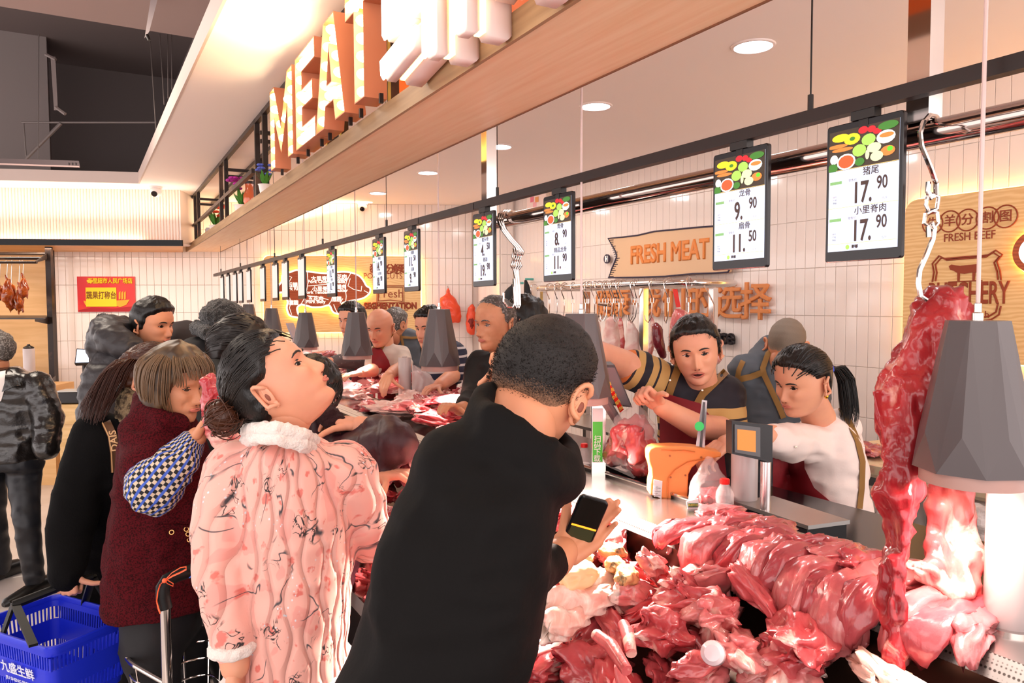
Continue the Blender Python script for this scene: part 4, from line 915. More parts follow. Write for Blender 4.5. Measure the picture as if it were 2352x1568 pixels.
# lean cuts draped over the ledge
def drape(seed, yc, wid, top, down, thick, mat, x0=1.40, twist=0, bulge=1):
    v, f = IC[4]; o = np.array([seed * 2.3, seed * 4.1, seed * .7])
    r = 1 + .20 * fbm(v * 1.4 + o, 2) - .26 * np.abs(fbm(v * 2.4 + o + 4, 2)) + .1
    p = v * r[:, None]; s = p[:, 0]; wv = p[:, 1] * wid * (1 + .25 * vnoise(v * 1.2 + o)); t = p[:, 2] * thick
    t = np.where(t < 0, t * .4, t)
    L = top + down; d = (s * .5 + .5) * L                # distance along the drape from the back
    R = .045 + thick * .3
    X = np.empty_like(d); Z = np.empty_like(d); xe = 1.262
    flat_ = d < top - .02
    ang = np.clip((d - (top - .02)) / (R * 1.4), 0, 1) * (PI / 2) * .93
    cx, cz = xe + .02, LZ - R + .045
    X = np.where(flat_, xe + .02 + (top - .02 - d), cx - np.sin(ang) * (R))
    Z = np.where(flat_, LZ + .045 - .03, cz + np.cos(ang) * R - .03)
    rest = np.clip(d - (top - .02) - R * 1.4, 0, None); Z = Z - rest; X = X - rest * .05
    nx = np.where(flat_, 0, -np.sin(ang)); nz = np.where(flat_, 1, np.cos(ang))
    X = X + nx * t; Z = Z + nz * t + np.where(flat_, 0, 0)
    Y = yc + wv + twist * (s)
    Q = np.stack([X, Y, Z], 1) * 14 + o; kk_ = .014 * fbm(Q, 2) - .012 * np.abs(fbm(Q * 1.6 + 3, 2)); X = X + kk_ * np.where(flat_, .2, -1); Z = Z + kk_ * np.where(flat_, 1, .3); Y = Y + .012 * fbm(Q + 9, 2)
    me = bpy.data.meshes.new('cut'); P_ = np.stack([X, Y, Z], 1); c = np.array([1.28, yc, LZ]); me.from_pydata((P_ - c).tolist(), [], f); me.shade_smooth(); me.materials.append(mat)
    return me, c
LR = [(1600, 'leftmost lean pork cut on the ledge with a long pale tendon end', .075, .18, .06, .03, .05), (1660, 'smooth dark lean cut on the ledge above the hanging tendon', .07, .17, .12, .038, .0), (1715, 'lean cut with a small white bone end on the ledge', .06, .17, .13, .036, .02), (1775, 'rounded lean pork cut on the ledge behind the tall display pole', .065, .2, .10, .042, 0), (1830, 'long lean pork cut on the ledge with a hollow bone tip', .06, .18, .09, .036, .02), (1880, 'broad pale lean cut draped on the ledge', .07, .2, .13, .04, 0),
      (1925, 'striped lean flank on the ledge hanging low', .055, .17, .16, .032, .02), (1970, 'broad lean leg cut left of the hanging beef strand', .075, .2, .13, .042, 0), (2015, 'lean cut behind the hanging beef strand', .05, .17, .10, .036, .01), (2110, 'lean cut between the two beef strands on the ledge', .055, .18, .13, .036, 0), (2170, 'dark lean cut right of the beef strands on the ledge', .06, .18, .10, .032, 0), (2232, 'rightmost ragged lean pork cut on the ledge', .055, .16, .06, .03, -.03)]
for k, (px, lab, wid, top, down, th, tw) in enumerate(LR):
    yc = Px(px, 1200, 1.30).y
    if px > 2100: down *= .75
    me, c = drape(k + 3, yc, wid * .74, top, down * .85, th * .9, (lean, lean2)[k % 2], twist=tw); o = link('lean_pork_cut', me, None, lab, 'meat', 'lean pork cuts draped over the ledge'); o.location = c
for k, px in enumerate((1632, 1690, 1745, 1855, 1905, 1950, 2060)):
    yc = Px(px, 1200, 1.36).y; me = blob(90 + k, (.075, .05, .03), 4, .25, .25, 1, (lean2, lean)[k % 2], .3); o = place(me, 'lean_pork_cut', (1.385, yc, LZ + .032), (0, .1, rn.uniform(-.6, .6)), 1.0, 'lean pork cut in the row along the back of the ledge', 'meat', 'lean pork cuts at the back of the ledge')
tn = G(); tn.tube([Px(1590, 1225, 1.33), Px(1560, 1235, 1.29), Px(1542, 1255, 1.265), Px(1533, 1272, 1.25)], [.022, .016, .009, .004], 12); tn.build('tendon', meatmat('tendon_pale', 'D8888A', 'E8B0B0', 'F0D0D0'), None, label='pale twisted tendon hanging from the leftmost ledge cut', cat='meat')
tn = G(); tn.tube([Px(1676, 1300, 1.22), Px(1672, 1330, 1.215), Px(1673, 1365, 1.21), Px(1676, 1378, 1.21)], [.005, .003, .005, .007], 8); tn.build('tendon', MATS['tendon_pale'], None, label='thin pale string of tendon hanging below the ledge', cat='meat')
# far counter meat (behind the ledge and on it)
FV = [blob(120 + i, (rn.uniform(.11, .16), rn.uniform(.07, .1), rn.uniform(.03, .045)), 4, .25, .3, 1, (pork[1], lean2, pork[0], skinm)[i % 4], .35) for i in range(8)]
tbm = T('meat_side_table', 'steel meat table behind the ledge at the far end of the counter', 'table', Vector((1.68, 4.6, 0)))
G().box((1.68, 4.9, 1.03), (.36, 3.6, .03)).build('table_top', steel_dull, tbm, smooth=False); G().box((1.68, 4.9, .55), (.30, 3.4, .93)).build('cabinet', blk, tbm, smooth=False)
k = 0
for i in range(13):
    for j in range(3):
        x = 1.36 + j * .17 + rn.uniform(-.03, .03); y = 3.05 + i * .26 + rn.uniform(-.06, .06)
        z = LZ + .035 + .035 * j + .03 * math.sin(i * 1.7)
        place(FV[rn.randrange(8)], 'pork_slab', (x, y, z + .0), (rn.uniform(-.15, .15), rn.uniform(-.15, .25), rn.uniform(0, 6.3)), rn.uniform(.8, 1.05), 'flat raw pork slab in the far rows along the counter', 'meat', 'pork slabs laid out at the far counter'); k += 1
for (px, py, X_, sc, me, lab) in ((960, 938, 1.42, 1.0, FV[0], 'thick pork slab in front of the far plastic roll'), (1008, 962, 1.40, .9, FV[2], 'pork slab lying on the ledge near the black shoulder'), (1060, 930, 1.46, 1.0, FV[1], 'pork belly slab with red end beside the black sweater'), (1030, 985, 1.34, .6, FV[4], 'small ragged pork piece next to the black coat'), (905, 868, 1.62, .9, FV[3], 'flat belly slab under the bald butcher hand'), (1010, 840, 1.6, .6, FV[5], 'pork piece behind the bagged meat')):
    p = Px(px, py, X_); p.z = max(p.z, LZ + .03); place(me, 'pork_slab', p, (0, .1, rn.uniform(0, 3)), sc, lab)
# ----- hanging beef
bh_ = T('hanging_beef', 'big piece of raw beef on a steel hook, its strands hanging past the lamp', 'meat', P(2140, 700, 1.38))
dd = lambda y: 1.42 - (y - 660) / 880 * .12
g = G(); g.loft([(y, a, b, dd(y), S((b - a), 1.38) * .8 + .02) for y, a, b in ((662, 2146, 2162), (672, 2128, 2196), (695, 2102, 2238), (730, 2084, 2254), (780, 2068, 2244), (830, 2052, 2210), (890, 2016, 2180), (950, 2018, 2158), (1020, 2026, 2132), (1080, 2022, 2125), (1130, 1994, 2118), (1180, 2022, 2096), (1250, 2034, 2092), (1310, 2018, 2088), (1380, 2018, 2086), (1450, 2032, 2080), (1520, 2024, 2080), (1545, 2040, 2062))], 24)
g.cone(P(2010, 900, 1.38), P(2030, 1010, 1.37), .012, .02); g.cone(P(1996, 1130, 1.36), P(2040, 1100, 1.36), .006, .02); g.cone(P(2180, 690, 1.38), P(2240, 735, 1.40), .03, .02)
me = remesh(g, .007, 3, .5)
finish(me, 'left_strand', beefm, bh_, lambda v, n: .009 * fbm(v * np.array([22, 22, 9]), 3) - .012 * np.abs(fbm(v * np.array([34, 34, 9]) + 4, 2)) + .006 * vnoise(v * 70))
g = G(); g.loft([(y, a, b, dd(y) + .05, S((b - a), 1.38) * .7) for y, a, b in ((735, 2190, 2250), (820, 2180, 2262), (960, 2165, 2255), (1090, 2152, 2240), (1150, 2128, 2240), (1220, 2122, 2242), (1290, 2118, 2250), (1330, 2104, 2258), (1370, 2140, 2250), (1405, 2162, 2226), (1416, 2175, 2205))], 24)
g.cone(P(2092, 1300, 1.36), P(2150, 1310, 1.37), .014, .03); g.cone(P(2255, 1310, 1.37), P(2240, 1270, 1.38), .006, .02)
me = remesh(g, .007, 3, .5)
finish(me, 'right_strand', beef2, bh_, lambda v, n: .012 * fbm(v * 20 + 7, 3) - .016 * np.abs(fbm(v * np.array([26, 26, 14]) + 2, 2)) + .006 * vnoise(v * 60), label='fatty pale strand of the hanging beef')
# ================================================================== hook rack with hanging pork
XR = 3.0
def RX(px, py, x=XR): return Px(px, py, x)
rk = T('meat_rack', 'polished steel hook rack standing before the slogan wall', 'rack', Vector((XR + .2, RX(1400, 700).y, 0)))
q0, q1 = RX(1222, 661), RX(1588, 650); z_ = (q0.z + q1.z) / 2; q0.z = q1.z = z_
yA, yB = q0.y, q1.y; r_ = .14; XR2 = XR + .42
loop = []
for (cx, cy, a0_) in ((XR2 - r_, yB + r_, -90), (XR2 - r_, yA - r_, 0), (XR + r_, yA - r_, 90), (XR + r_, yB + r_, 180)):
    for i in range(6): t = math.radians(a0_ + i * 18); loop.append(Vector((cx + r_ * math.cos(t), cy + r_ * math.sin(t), z_)))
G().tube(loop, .021, 16, close=True, caps=False).build('top_ring', chrome, rk)
for (x, y) in ((XR + .03, yA - .12), (XR + .03, RX(1470, 700).y), (XR2 - .05, yA - .2), (XR2 - .05, yB + .2)): G().box((x, y, z_ / 2 - .01), (.04, .04, z_ - .03)).build('post', chrome, rk, smooth=False)
for z in (.3, .75): G().box((XR + .21, (yA + yB) / 2, z), (.36, abs(yA - yB) - .2, .02)).build('lower_shelf', steel_dull, rk, smooth=False)
def make_hook(top):
    t = T('rack_hook', 'steel swivel hook', 'hook', top, 'swivel hooks on the steel rack')
    G().tube([top + Vector(v) for v in ((.03, 0, -.02), (.034, 0, .004), (.02, 0, .028), (0, 0, .032), (-.022, 0, .022), (-.03, 0, 0), (-.02, 0, -.04), (.0, .0, -.085))], .0035, 6).build('upper_hook', chrome, t)
    G().tube([top + Vector(v) for v in ((0, .012, -.085), (0, .012, -.115), (0, -.012, -.115), (0, -.012, -.085))], .003, 6, close=True, caps=False).build('link', chrome, t)
    G().tube([top + Vector(v) for v in ((0, 0, -.112), (0, .0, -.16), (.0, .006, -.20), (0, .03, -.235), (0, .05, -.22), (0, .056, -.19))], .0035, 6).build('lower_hook', chrome, t)
    return t
hx = [1226, 1262, 1280, 1296, 1316, 1345, 1352, 1366, 1376, 1388, 1394, 1406, 1412, 1422, 1430, 1455, 1462, 1498, 1535, 1582]
hk = None
nlab = 'steel swivel hook hanging from the front bar of the rack'
for i, px in enumerate(hx):
    p = Vector((XR, RX(px, 655).y, z_))
    lab = {0: 'leftmost swivel hook on the steel rack', 1: 'empty swivel hook with open tip left of the pendant cord', 17: 'swivel hook left of the hanging ribs', 18: 'swivel hook carrying the ribs on the rack', 19: 'rightmost swivel hook on the rack'}.get(i, nlab)
    if hk is None: hk = make_hook(p); hk['label'] = lab
    else: dup(hk, p, lab, rot=(0, 0, rn.uniform(-.4, .4)))
hm = T('hook_bar', 'short steel tube hooked between the swivel hooks on the rack', 'tube', RX(1388, 699, XR - .03)); G().tube([RX(1376, 698, XR - .04), RX(1398, 700, XR - .04)], .011, 10).build('tube', chrome, hm)
def hang(rows, mat, name, label, d=None, th=.55, amp=.012, vox=.012, parent_grp=None, freq=9):
    dep = d or (RX((rows[2][1] + rows[2][2]) / 2, 750) - CP).dot(fw)
    t = T(name, label, 'meat', P((rows[0][1] + rows[0][2]) / 2, rows[0][0], dep), parent_grp)
    g = G(); g.loft([(y, a, b, dep, S(b - a, dep) * th + .01) for y, a, b in rows], 18); me = remesh(g, vox, 3, .5)
    finish(me, 'flesh', mat, t, lambda v, n: amp * fbm(v * freq, 2) - amp * np.abs(fbm(v * np.array([freq * 2, freq * 2, freq * .8]), 2))); return t
hang([(728, 1400, 1408), (735, 1390, 1420), (760, 1385, 1425), (790, 1376, 1430), (810, 1375, 1432), (825, 1382, 1428), (832, 1395, 1415)], skinm, 'hanging_pork', 'pale skin-on pork leg on the rack, left of the wider one')
hang([(730, 1444, 1452), (740, 1436, 1462), (765, 1434, 1470), (800, 1433, 1476), (822, 1434, 1480), (834, 1440, 1475)], skinm, 'hanging_pork', 'pale skin-on pork leg on the rack beside the rack post')
hang([(725, 1421, 1429), (740, 1418, 1436), (790, 1420, 1438), (815, 1424, 1436)], pork[2], 'pork_strip', 'narrow red pork strip between the two pale legs')
hang([(735, 1368, 1376), (750, 1364, 1384), (780, 1362, 1384), (802, 1366, 1380)], skinm, 'hanging_pork', 'small pale pork piece on the rack beside the pendant lamp')
hang([(725, 1494, 1500), (740, 1490, 1508), (790, 1486, 1504), (825, 1488, 1500)], pork[1], 'pork_strip', 'pale pink pork strip right of the rack post')
hang([(735, 1503, 1512), (750, 1496, 1520), (790, 1500, 1528), (815, 1512, 1534), (825, 1518, 1530)], liver, 'pork_liver', 'dark red liver hanging on the rack')
hang([(708, 1552, 1566), (718, 1540, 1590), (740, 1534, 1606), (780, 1534, 1606), (815, 1540, 1606), (850, 1545, 1600)], pork[0], 'rib_rack', 'big slab of pork ribs hanging behind the striped butcher')
G().tube([P(1639, 782, 4.05), P(1641, 700, 4.1), P(1618, 655, 4.2)], .004, 6).build('hook_wire', chrome, rk)
hang([(780, 1636, 1642), (800, 1632, 1652), (825, 1634, 1662), (838, 1640, 1656)], pork[1], 'pork_strip', 'pink meat tip visible right of the striped butcher head')
hang([(722, 1300, 1310), (735, 1262, 1318), (760, 1245, 1320), (800, 1240, 1320)], skinm, 'hanging_pork', 'pale pork leg hanging left behind the pendant lamp')
hang([(724, 1248, 1256), (735, 1238, 1272), (770, 1234, 1280), (790, 1240, 1270)], pork[1], 'hanging_pork', 'pink pork piece at the left end of the rack')
hang([(722, 1330, 1338), (738, 1320, 1346), (780, 1318, 1350), (820, 1320, 1348)], skinm, 'hanging_pork', 'pale pork leg directly behind the pendant lamp')
# ================================================================== people: toolkit
skinA = M('skin_warm', 'DC9670', .48, var=(6, 'C98466', .4, .7), sss=.05, bump=(120, .06, .002)); skinB = M('skin_light', 'E4A280', .48, var=(6, 'D4917A', .4, .7), sss=.05, bump=(120, .06, .002)); skinC = M('skin_aged', 'D0906C', .5, var=(14, 'C07E5A', .42, .65), sss=.1, bump=(60, .3, .004))
eyew = M('eye_white', 'E8DCD4', .25); iris = M('iris_dark', '150C08', .1); lipm = M('lip', 'C4705F', .45); mouthd = M('mouth_dark', '3A0E0C', .5); teeth = M('teeth', 'E4DCCC', .3)
hairblk = M('hair_black', '0D0908', .34, bump=(300, .5, .003), stretch=(1, 1, .1)); hairbrn = M('hair_brown', '4A2614', .36); hairbob = M('hair_bob_brown', '594430', .4, var=(30, '3A2A1E', .4, .6)); hairgry = M('hair_grey', '4A4440', .5, var=(120, '8A8480', .5, .6)); hairbuzz = M('hair_buzz', '1C1411', .6, bump=(500, .6, .003)); stub = M('shaved_scalp', '9A8270', .6, var=(200, '6A5A50', .4, .6))
def interp(x, xs, ys): return np.interp(x, xs, ys)
ZC = [-.118, -.113, -.102, -.09, -.075, -.062, -.045, -.03, -.012, 0, .015, .04, .07, .095, .110, .118]
YF = [.026, .060, .079, .083, .081, .086, .084, .084, .083, .082, .087, .088, .078, .055, .030, .004]
WC = [.014, .026, .038, .047, .056, .062, .068, .0715, .074, .075, .0755, .075, .068, .050, .030, .004]
BC = [.004, .010, .020, .030, .044, .056, .072, .084, .093, .097, .100, .099, .084, .058, .034, .004]
def feats(x, z, k):
    ax = np.abs(x); g = lambda a, s: np.exp(-(a / s) ** 2)
    nh = interp(z, [-.052, -.047, -.040, -.033, -.02, -.005, .006, .016], [0, .010, .025, .026, .018, .010, .004, 0]) * k.get('nose', 1)
    sg = interp(z, [-.045, -.03, 0, .01], [.0105, .009, .007, .008])
    y = nh * np.exp(-(x / sg) ** 2) + .0055 * g(ax - .0125, .0055) * g(z + .041, .007) * k.get('nose', 1)
    y = y - .012 * g(ax - .030, .014) * g(z - .002, .0115) + .005 * g(ax - .028, .02) * g(z - .021, .007)
    y = y + .007 * g(ax - .042, .018) * g(z + .022, .018) * k.get('cheek', 1) + .006 * g(x, .021) * g(z + .0615, .009) - .003 * g(x, .022) * g(z + .0615, .002) - .003 * g(x, .03) * g(z + .0745, .005) + .004 * g(x, .02) * g(z + .1, .012)
    if k.get('open'): y = y - .016 * g(x, .015) * g(z + .068, .0055 * k['open'])
    y = y - .0035 * g(ax - .034, .006) * g(z + .052, .02) * k.get('age', 0) * 1.2
    return y
def head_base(z, ang, k=None, feat=True):
    """local head surface: x right, y forward, z up"""
    k = k or {}
    w = interp(z, ZC, WC) * k.get('wide', 1); ca, sa = np.cos(ang), np.sin(ang); front = sa > 0
    e = np.where(front, 2.15, 2.0); yr = np.where(front, interp(z, ZC, YF), interp(z, ZC, BC))
    x = w * np.sign(ca) * np.abs(ca) ** (2 / e); y = yr * np.sign(sa) * np.abs(sa) ** (2 / e)
    if feat:
        wt = np.clip((sa - .15) * 3, 0, 1); y = y + feats(x, z, k) * wt
    return x, y
def grid_head(n=76, m=64):
    wv = np.linspace(-PI, PI, n, endpoint=False); ang = PI / 2 + wv - .5 * np.sin(wv)
    b = np.linspace(-1, 1, m); zz = .118 * np.sin(b * PI / 2 * .985); A_, Z = np.meshgrid(ang, zz); return A_.ravel(), Z.ravel(), n, m
def gridfaces(n, m):
    f = [(j * n + i, j * n + (i + 1) % n, (j + 1) * n + (i + 1) % n, (j + 1) * n + i) for j in range(m - 1) for i in range(n)]
    return f + [tuple(range(n))[::-1], tuple((m - 1) * n + i for i in range(n))]
HF = gridfaces(76, 64)
class HeadFrame:
    def __init__(s, px, py, d, yaw, pitch=0, roll=0, sc=1.0):
        s.c = P(px, py, d); s.sc = sc; yw = math.radians(yaw)
        f = RH * math.sin(yw) - FH * math.cos(yw)
        r = f.cross(UZ); u = UZ.copy()
        qp = Quaternion(r, math.radians(pitch)); f = qp @ f; u = qp @ u
        qr = Quaternion(f, math.radians(roll)); r = qr @ r; u = qr @ u
        s.r, s.f, s.u = r, f, u; s.R = np.array([r[:], f[:], u[:]])
    def W(s, p): return np.array(s.c[:]) + (np.asarray(p) * s.sc) @ s.R
    def V(s, x, y, z): return s.c + (s.r * x + s.f * y + s.u * z) * s.sc
class Body:
    def __init__(s, skin): s.v = []; s.f = []; s.m = []; s.mats = [skin]
    def mi(s, m):
        if m not in s.mats: s.mats.append(m)
        return s.mats.index(m)
    def add(s, v, f, mat=None):
        o = len(s.v); k = s.mi(mat) if mat else 0; s.v += [tuple(x) for x in v]; s.f += [tuple(i + o for i in q) for q in f]; s.m += [k] * len(f)
    def addg(s, g, mat=None): s.add(g.v, g.f, mat)
    def addme(s, me, mat=None):
        v, _ = getv(me); s.add(v.tolist(), [tuple(p.vertices) for p in me.polygons], mat); bpy.data.meshes.remove(me)
    def build(s, parent, name='body'):
        g = G(); g.v, g.f, g.m = s.v, s.f, s.m; return g.build(name, s.mats, parent, auto=180)
def head(b, h, k=None, brow=None, eyes=True, closed=False):
    k = k or {}
    A_, Z, n, m = grid_head(); x, y = head_base(Z, A_, k); b.add(h.W(np.stack([x, y, Z], 1)), HF)
    def sy(x, z):
        w = float(interp(z, ZC, WC)) * k.get('wide', 1); return float(interp(z, ZC, YF)) * max(0, 1 - abs(x / w) ** 2.15) ** (1 / 2.15) + float(feats(np.array([x]), np.array([z]), k)[0])
    ax = (h.r, h.f, h.u)
    for sd in (-1, 1):
        # ear: shell, rim, inner hollow, lobe
        c = h.V(sd * .0755 * k.get('wide', 1), -.012, -.012); o_ = (h.r * sd * .82 - h.f * .57).normalized(); fr = (h.f * .82 + h.r * sd * .57).normalized()
        E = k.get('ear', 1) * h.sc
        g = G(); pts = []
        for i in range(13):
            t = math.radians(-150 + i * 22.5 + 20); pts.append(c + o_ * (.011 * E) - fr * (-.017 * math.cos(t) * E if False else -math.cos(t) * .015 * E) + h.u * (math.sin(t) * .028 * E + .004))
        pts = [c + o_ * .002 * E + fr * .012 * E + h.u * .012 * E] + [c + o_ * (.006 + .007 * math.sin(math.radians(a)) ** 2 + .004) * E + fr * (math.cos(math.radians(a)) * .015 - .002) * E + h.u * (math.sin(math.radians(a)) * .027 + .004) * E for a in range(40, 285, 20)] + [c + fr * .008 * E - h.u * .03 * E]
        g.tube(pts, [.0035 * E] + [.0045 * E] * (len(pts) - 2) + [.004 * E], 8)
        g.ell(c + o_ * .005 * E, (.017 * E, .0045 * E, .027 * E), (fr, o_, h.u), 14, 10)
        g.ell(c + o_ * .004 * E - h.u * .024 * E + fr * .003 * E, (.009 * E, .0045 * E, .011 * E), (fr, o_, h.u), 10, 8)
        g.cone(c + o_ * .006 * E + fr * .002 * E + h.u * .016 * E, c + o_ * .008 * E - fr * .004 * E - h.u * .012 * E, .0035 * E, .003 * E, 8)
        b.addg(g); g = G(); g.ell(c + o_ * .009 * E + fr * .004 * E - h.u * .004 * E, (.006 * E, .0025 * E, .009 * E), (fr, o_, h.u), 10, 6); b.addg(g, M('ear_hollow', '8A4A38', .6))
        if eyes:
            ex = sd * .031; N = 9; op = k.get('eyeopen', .6)
            up_ = [(ex + (i / (N - 1) - .5) * .027, .0045 * op * math.sin(PI * i / (N - 1)) * 1.2 + .0005 + sd * (i / (N - 1) - .5) * .002) for i in range(N)]
            lo_ = [(a, .0005 - .0030 * op * math.sin(PI * i / (N - 1)) + sd * (i / (N - 1) - .5) * .002) for i, (a, _) in enumerate(up_)]
            if not closed:
                vs = [h.V(a, sy(a, z) + .0012 + .0018 * math.sin(PI * i / (N - 1)), z) for i, (a, z) in enumerate(up_)] + [h.V(a, sy(a, z) + .001 + .0016 * math.sin(PI * i / (N - 1)), z) for i, (a, z) in enumerate(lo_)]
                b.add(vs, [(i, i + 1, N + i + 1, N + i) for i in range(N - 1)], eyew)
                g = G(); ix = ex + k.get('gaze', 0); g.lathe(h.V(ix, sy(ix, 0) + .0022, .0008), [(.0038, 0), (.0038, .0008), (.002, .0014)], 14, (h.r, h.u, h.f)); b.addg(g, iris)
            g = G(); g.tube([h.V(a, sy(a, z) + .002, z) for a, z in up_], [.0005] + [.0011] * (N - 2) + [.0006], 6); b.addg(g, iris)
            g = G(); g.tube([h.V(a, sy(a, z + .0035) + .0006, z + .0036) for a, z in up_], [.0006] + [.0024] * (N - 2) + [.0008], 6); b.addg(g)
        if brow:
            g = G(); bx_ = [.014, .022, .031, .040, .047]; bz = [.0185, .0215, .023, .0215, .017]; g.tube([h.V(sd * a, sy(sd * a, z) + .0003, z) for a, z in zip(bx_, bz)], [.002, .003, .003, .0024, .001], 8, flat=.9); b.addg(g, brow)
    mo = k.get('open', 0); mw = .023 * k.get('mouth', 1)
    for (z0, s_, r_) in ((-.0585 + .002 * mo, -1, .0030), (-.0655 - .007 * mo, 1, .0036)):
        g = G(); pts = []
        for i in range(9):
            t = i / 8 * 2 - 1; xx = t * mw; zz = z0 + (.0025 + .004 * mo) * s_ * (t * t); 
            if s_ < 0: zz = z0 - .0035 * t * t - .004 * mo * t * t + .0008 * math.cos(3 * t * PI) * (abs(t) < .4)
            else: zz = z0 + .003 * t * t + .006 * mo * t * t
            pts.append(h.V(xx, sy(xx, zz) + (.0105 * mo if False else 0) + .0012 + (.012 * mo * (1 - t * t) * .6), zz))
        g.tube(pts, [.0008] + [r_ * .8] + [r_] * 5 + [r_ * .8] + [.0008], 8); b.addg(g, lipm)
    if mo:
        g = G(); g.ell(h.V(0, sy(0, -.064) + .0015, -.0655), (.0155 * h.sc, .005 * h.sc, (.003 + .0055 * mo) * h.sc), ax, 14, 8); b.addg(g, mouthd)
    if not closed and eyes:
        for sd in (-1, 1):
            g = G(); g.ell(h.V(sd * .0065, sy(sd * .0065, -.045) - .001, -.0465), (.003 * h.sc, .003 * h.sc, .0018 * h.sc), ax, 8, 6); b.addg(g, M('nostril', '6A3426', .7))
HL = {'short': ([-.10, -.06, -.02, .008, .022, .05, .078, .1], [-.058, -.058, -.03, -.022, .03, .05, .070, .078]), 'tied': ([-.10, -.045, -.03, .012, .03, .06, .09], [-.07, -.06, .016, .018, .042, .064, .080]),
      'high': ([-.10, -.06, -.02, .005, .02, .05, .07], [-.05, -.045, -.02, .0, .06, .085, .1]), 'buzz': ([-.10, -.05, -.02, .008, .03, .06, .1], [-.075, -.06, -.03, -.015, .035, .062, .08])}
def hair(h, mat, parent, style='short', t=.012, amp=.004, k=None, freq=(60, 60, 18), name='hair', top=1.0, fade=0):
    A_, Z, n, m = grid_head(); x, y = head_base(Z, A_, k, False); p = np.stack([x, y, Z], 1)
    th = interp(y, *HL[style]) + .004 * fbm(p * 60, 2) + .005 * np.sign(np.clip(y - .03, 0, 1)) * vnoise(p * 45)
    s = np.clip((Z - th) / .014, 0, 1); s = s * s * (3 - 2 * s)
    nrm = p / np.maximum(np.linalg.norm(p, axis=1), 1e-5)[:, None]
    tt = t * (1 + (top - 1) * np.clip(Z / .1, 0, 1)) + amp * fbm(p * np.array(freq), 2) + amp * .8 * vnoise(p * np.array([160, 160, 30]))
    off = np.where(s > 0, -.003 + s * (tt + .003), -.006)
    if fade:
        s2 = np.clip((Z - th) / fade, 0, 1); off = np.where(s2 > 0, -.001 + s2 ** 1.5 * (tt + .001), -.006)
    g = G(); g.v = [tuple(q) for q in h.W(p + nrm * off[:, None])]; g.f = list(HF); g.m = [0] * len(HF)
    o = g.build(name, mat, parent, auto=180)
    if fade: at = o.data.attributes.new('fade', 'FLOAT', 'POINT'); at.data.foreach_set('value', s2.astype(np.float32))
    return o
def fadehair(name, c, skin, lo=.25, hi=.75):
    m = M(name, c, .6, bump=(500, .6, .003)); nt = m.node_tree; at = nt.nodes.new('ShaderNodeAttribute'); at.attribute_name = 'fade'
    tc = nt.nodes.new('ShaderNodeTexCoord'); n = nt.nodes.new('ShaderNodeTexNoise'); n.inputs['Scale'].default_value = 420; nt.links.new(tc.outputs['Object'], n.inputs[0])
    ad = nt.nodes.new('ShaderNodeMath'); ad.operation = 'MULTIPLY_ADD'; ad.inputs[1].default_value = .9; nt.links.new(n.outputs[0], ad.inputs[0]); nt.links.new(at.outputs['Fac'], ad.inputs[2])
    mr = nt.nodes.new('ShaderNodeMapRange'); mr.inputs[1].default_value = lo + .45; mr.inputs[2].default_value = hi + .45; nt.links.new(ad.outputs[0], mr.inputs[0])
    mx = nt.nodes.new('ShaderNodeMix'); mx.data_type = 'RGBA'; mx.inputs[6].default_value = (*lin(skin), 1); mx.inputs[7].default_value = (*lin(c), 1); nt.links.new(mr.outputs[0], mx.inputs[0]); nt.links.new(mx.outputs[2], nt.nodes['Principled BSDF'].inputs['Base Color'])
    return m
def tufts(h, mat, parent, style, n=700, ln=.018, r=.0008, comb=(0, .6, -.2), off=.008, k=None, seed=2):
    rr = random.Random(seed); cu = bpy.data.curves.new('hair_strands', 'CURVE'); cu.dimensions = '3D'; cu.bevel_depth = r; cu.bevel_resolution = 0; L = parent_loc(parent); cb = Vector(comb); m = 0
    while m < n:
        z = rr.uniform(-.06, .117); a = rr.uniform(0, 6.283); xx, yy = head_base(np.array([z]), np.array([a]), k, False); q = Vector((float(xx[0]), float(yy[0]), z))
        if z < float(interp(q.y, *HL[style])) + .003 or (z > .06 and rr.random() < .3): continue
        m += 1; nr = q.normalized(); sp = cu.splines.new('POLY'); sp.points.add(3); l_ = ln * rr.uniform(.6, 1.2); c2 = cb + Vector((rr.gauss(0, .25), rr.gauss(0, .25), rr.gauss(0, .25)))
        c2 = c2 - nr * c2.dot(nr) * .8
        for j, pt in enumerate(sp.points):
            t = j / 3; w_ = h.V(*(q + nr * (off * .5 + (off * .9) * t - .004 * t * t) + c2 * l_ * t)) - L; pt.co = (w_.x, w_.y, w_.z, 1); pt.radius = 1 - .7 * t
    cu.materials.append(mat); return mesh_of(cu, 'hair_strands', parent)
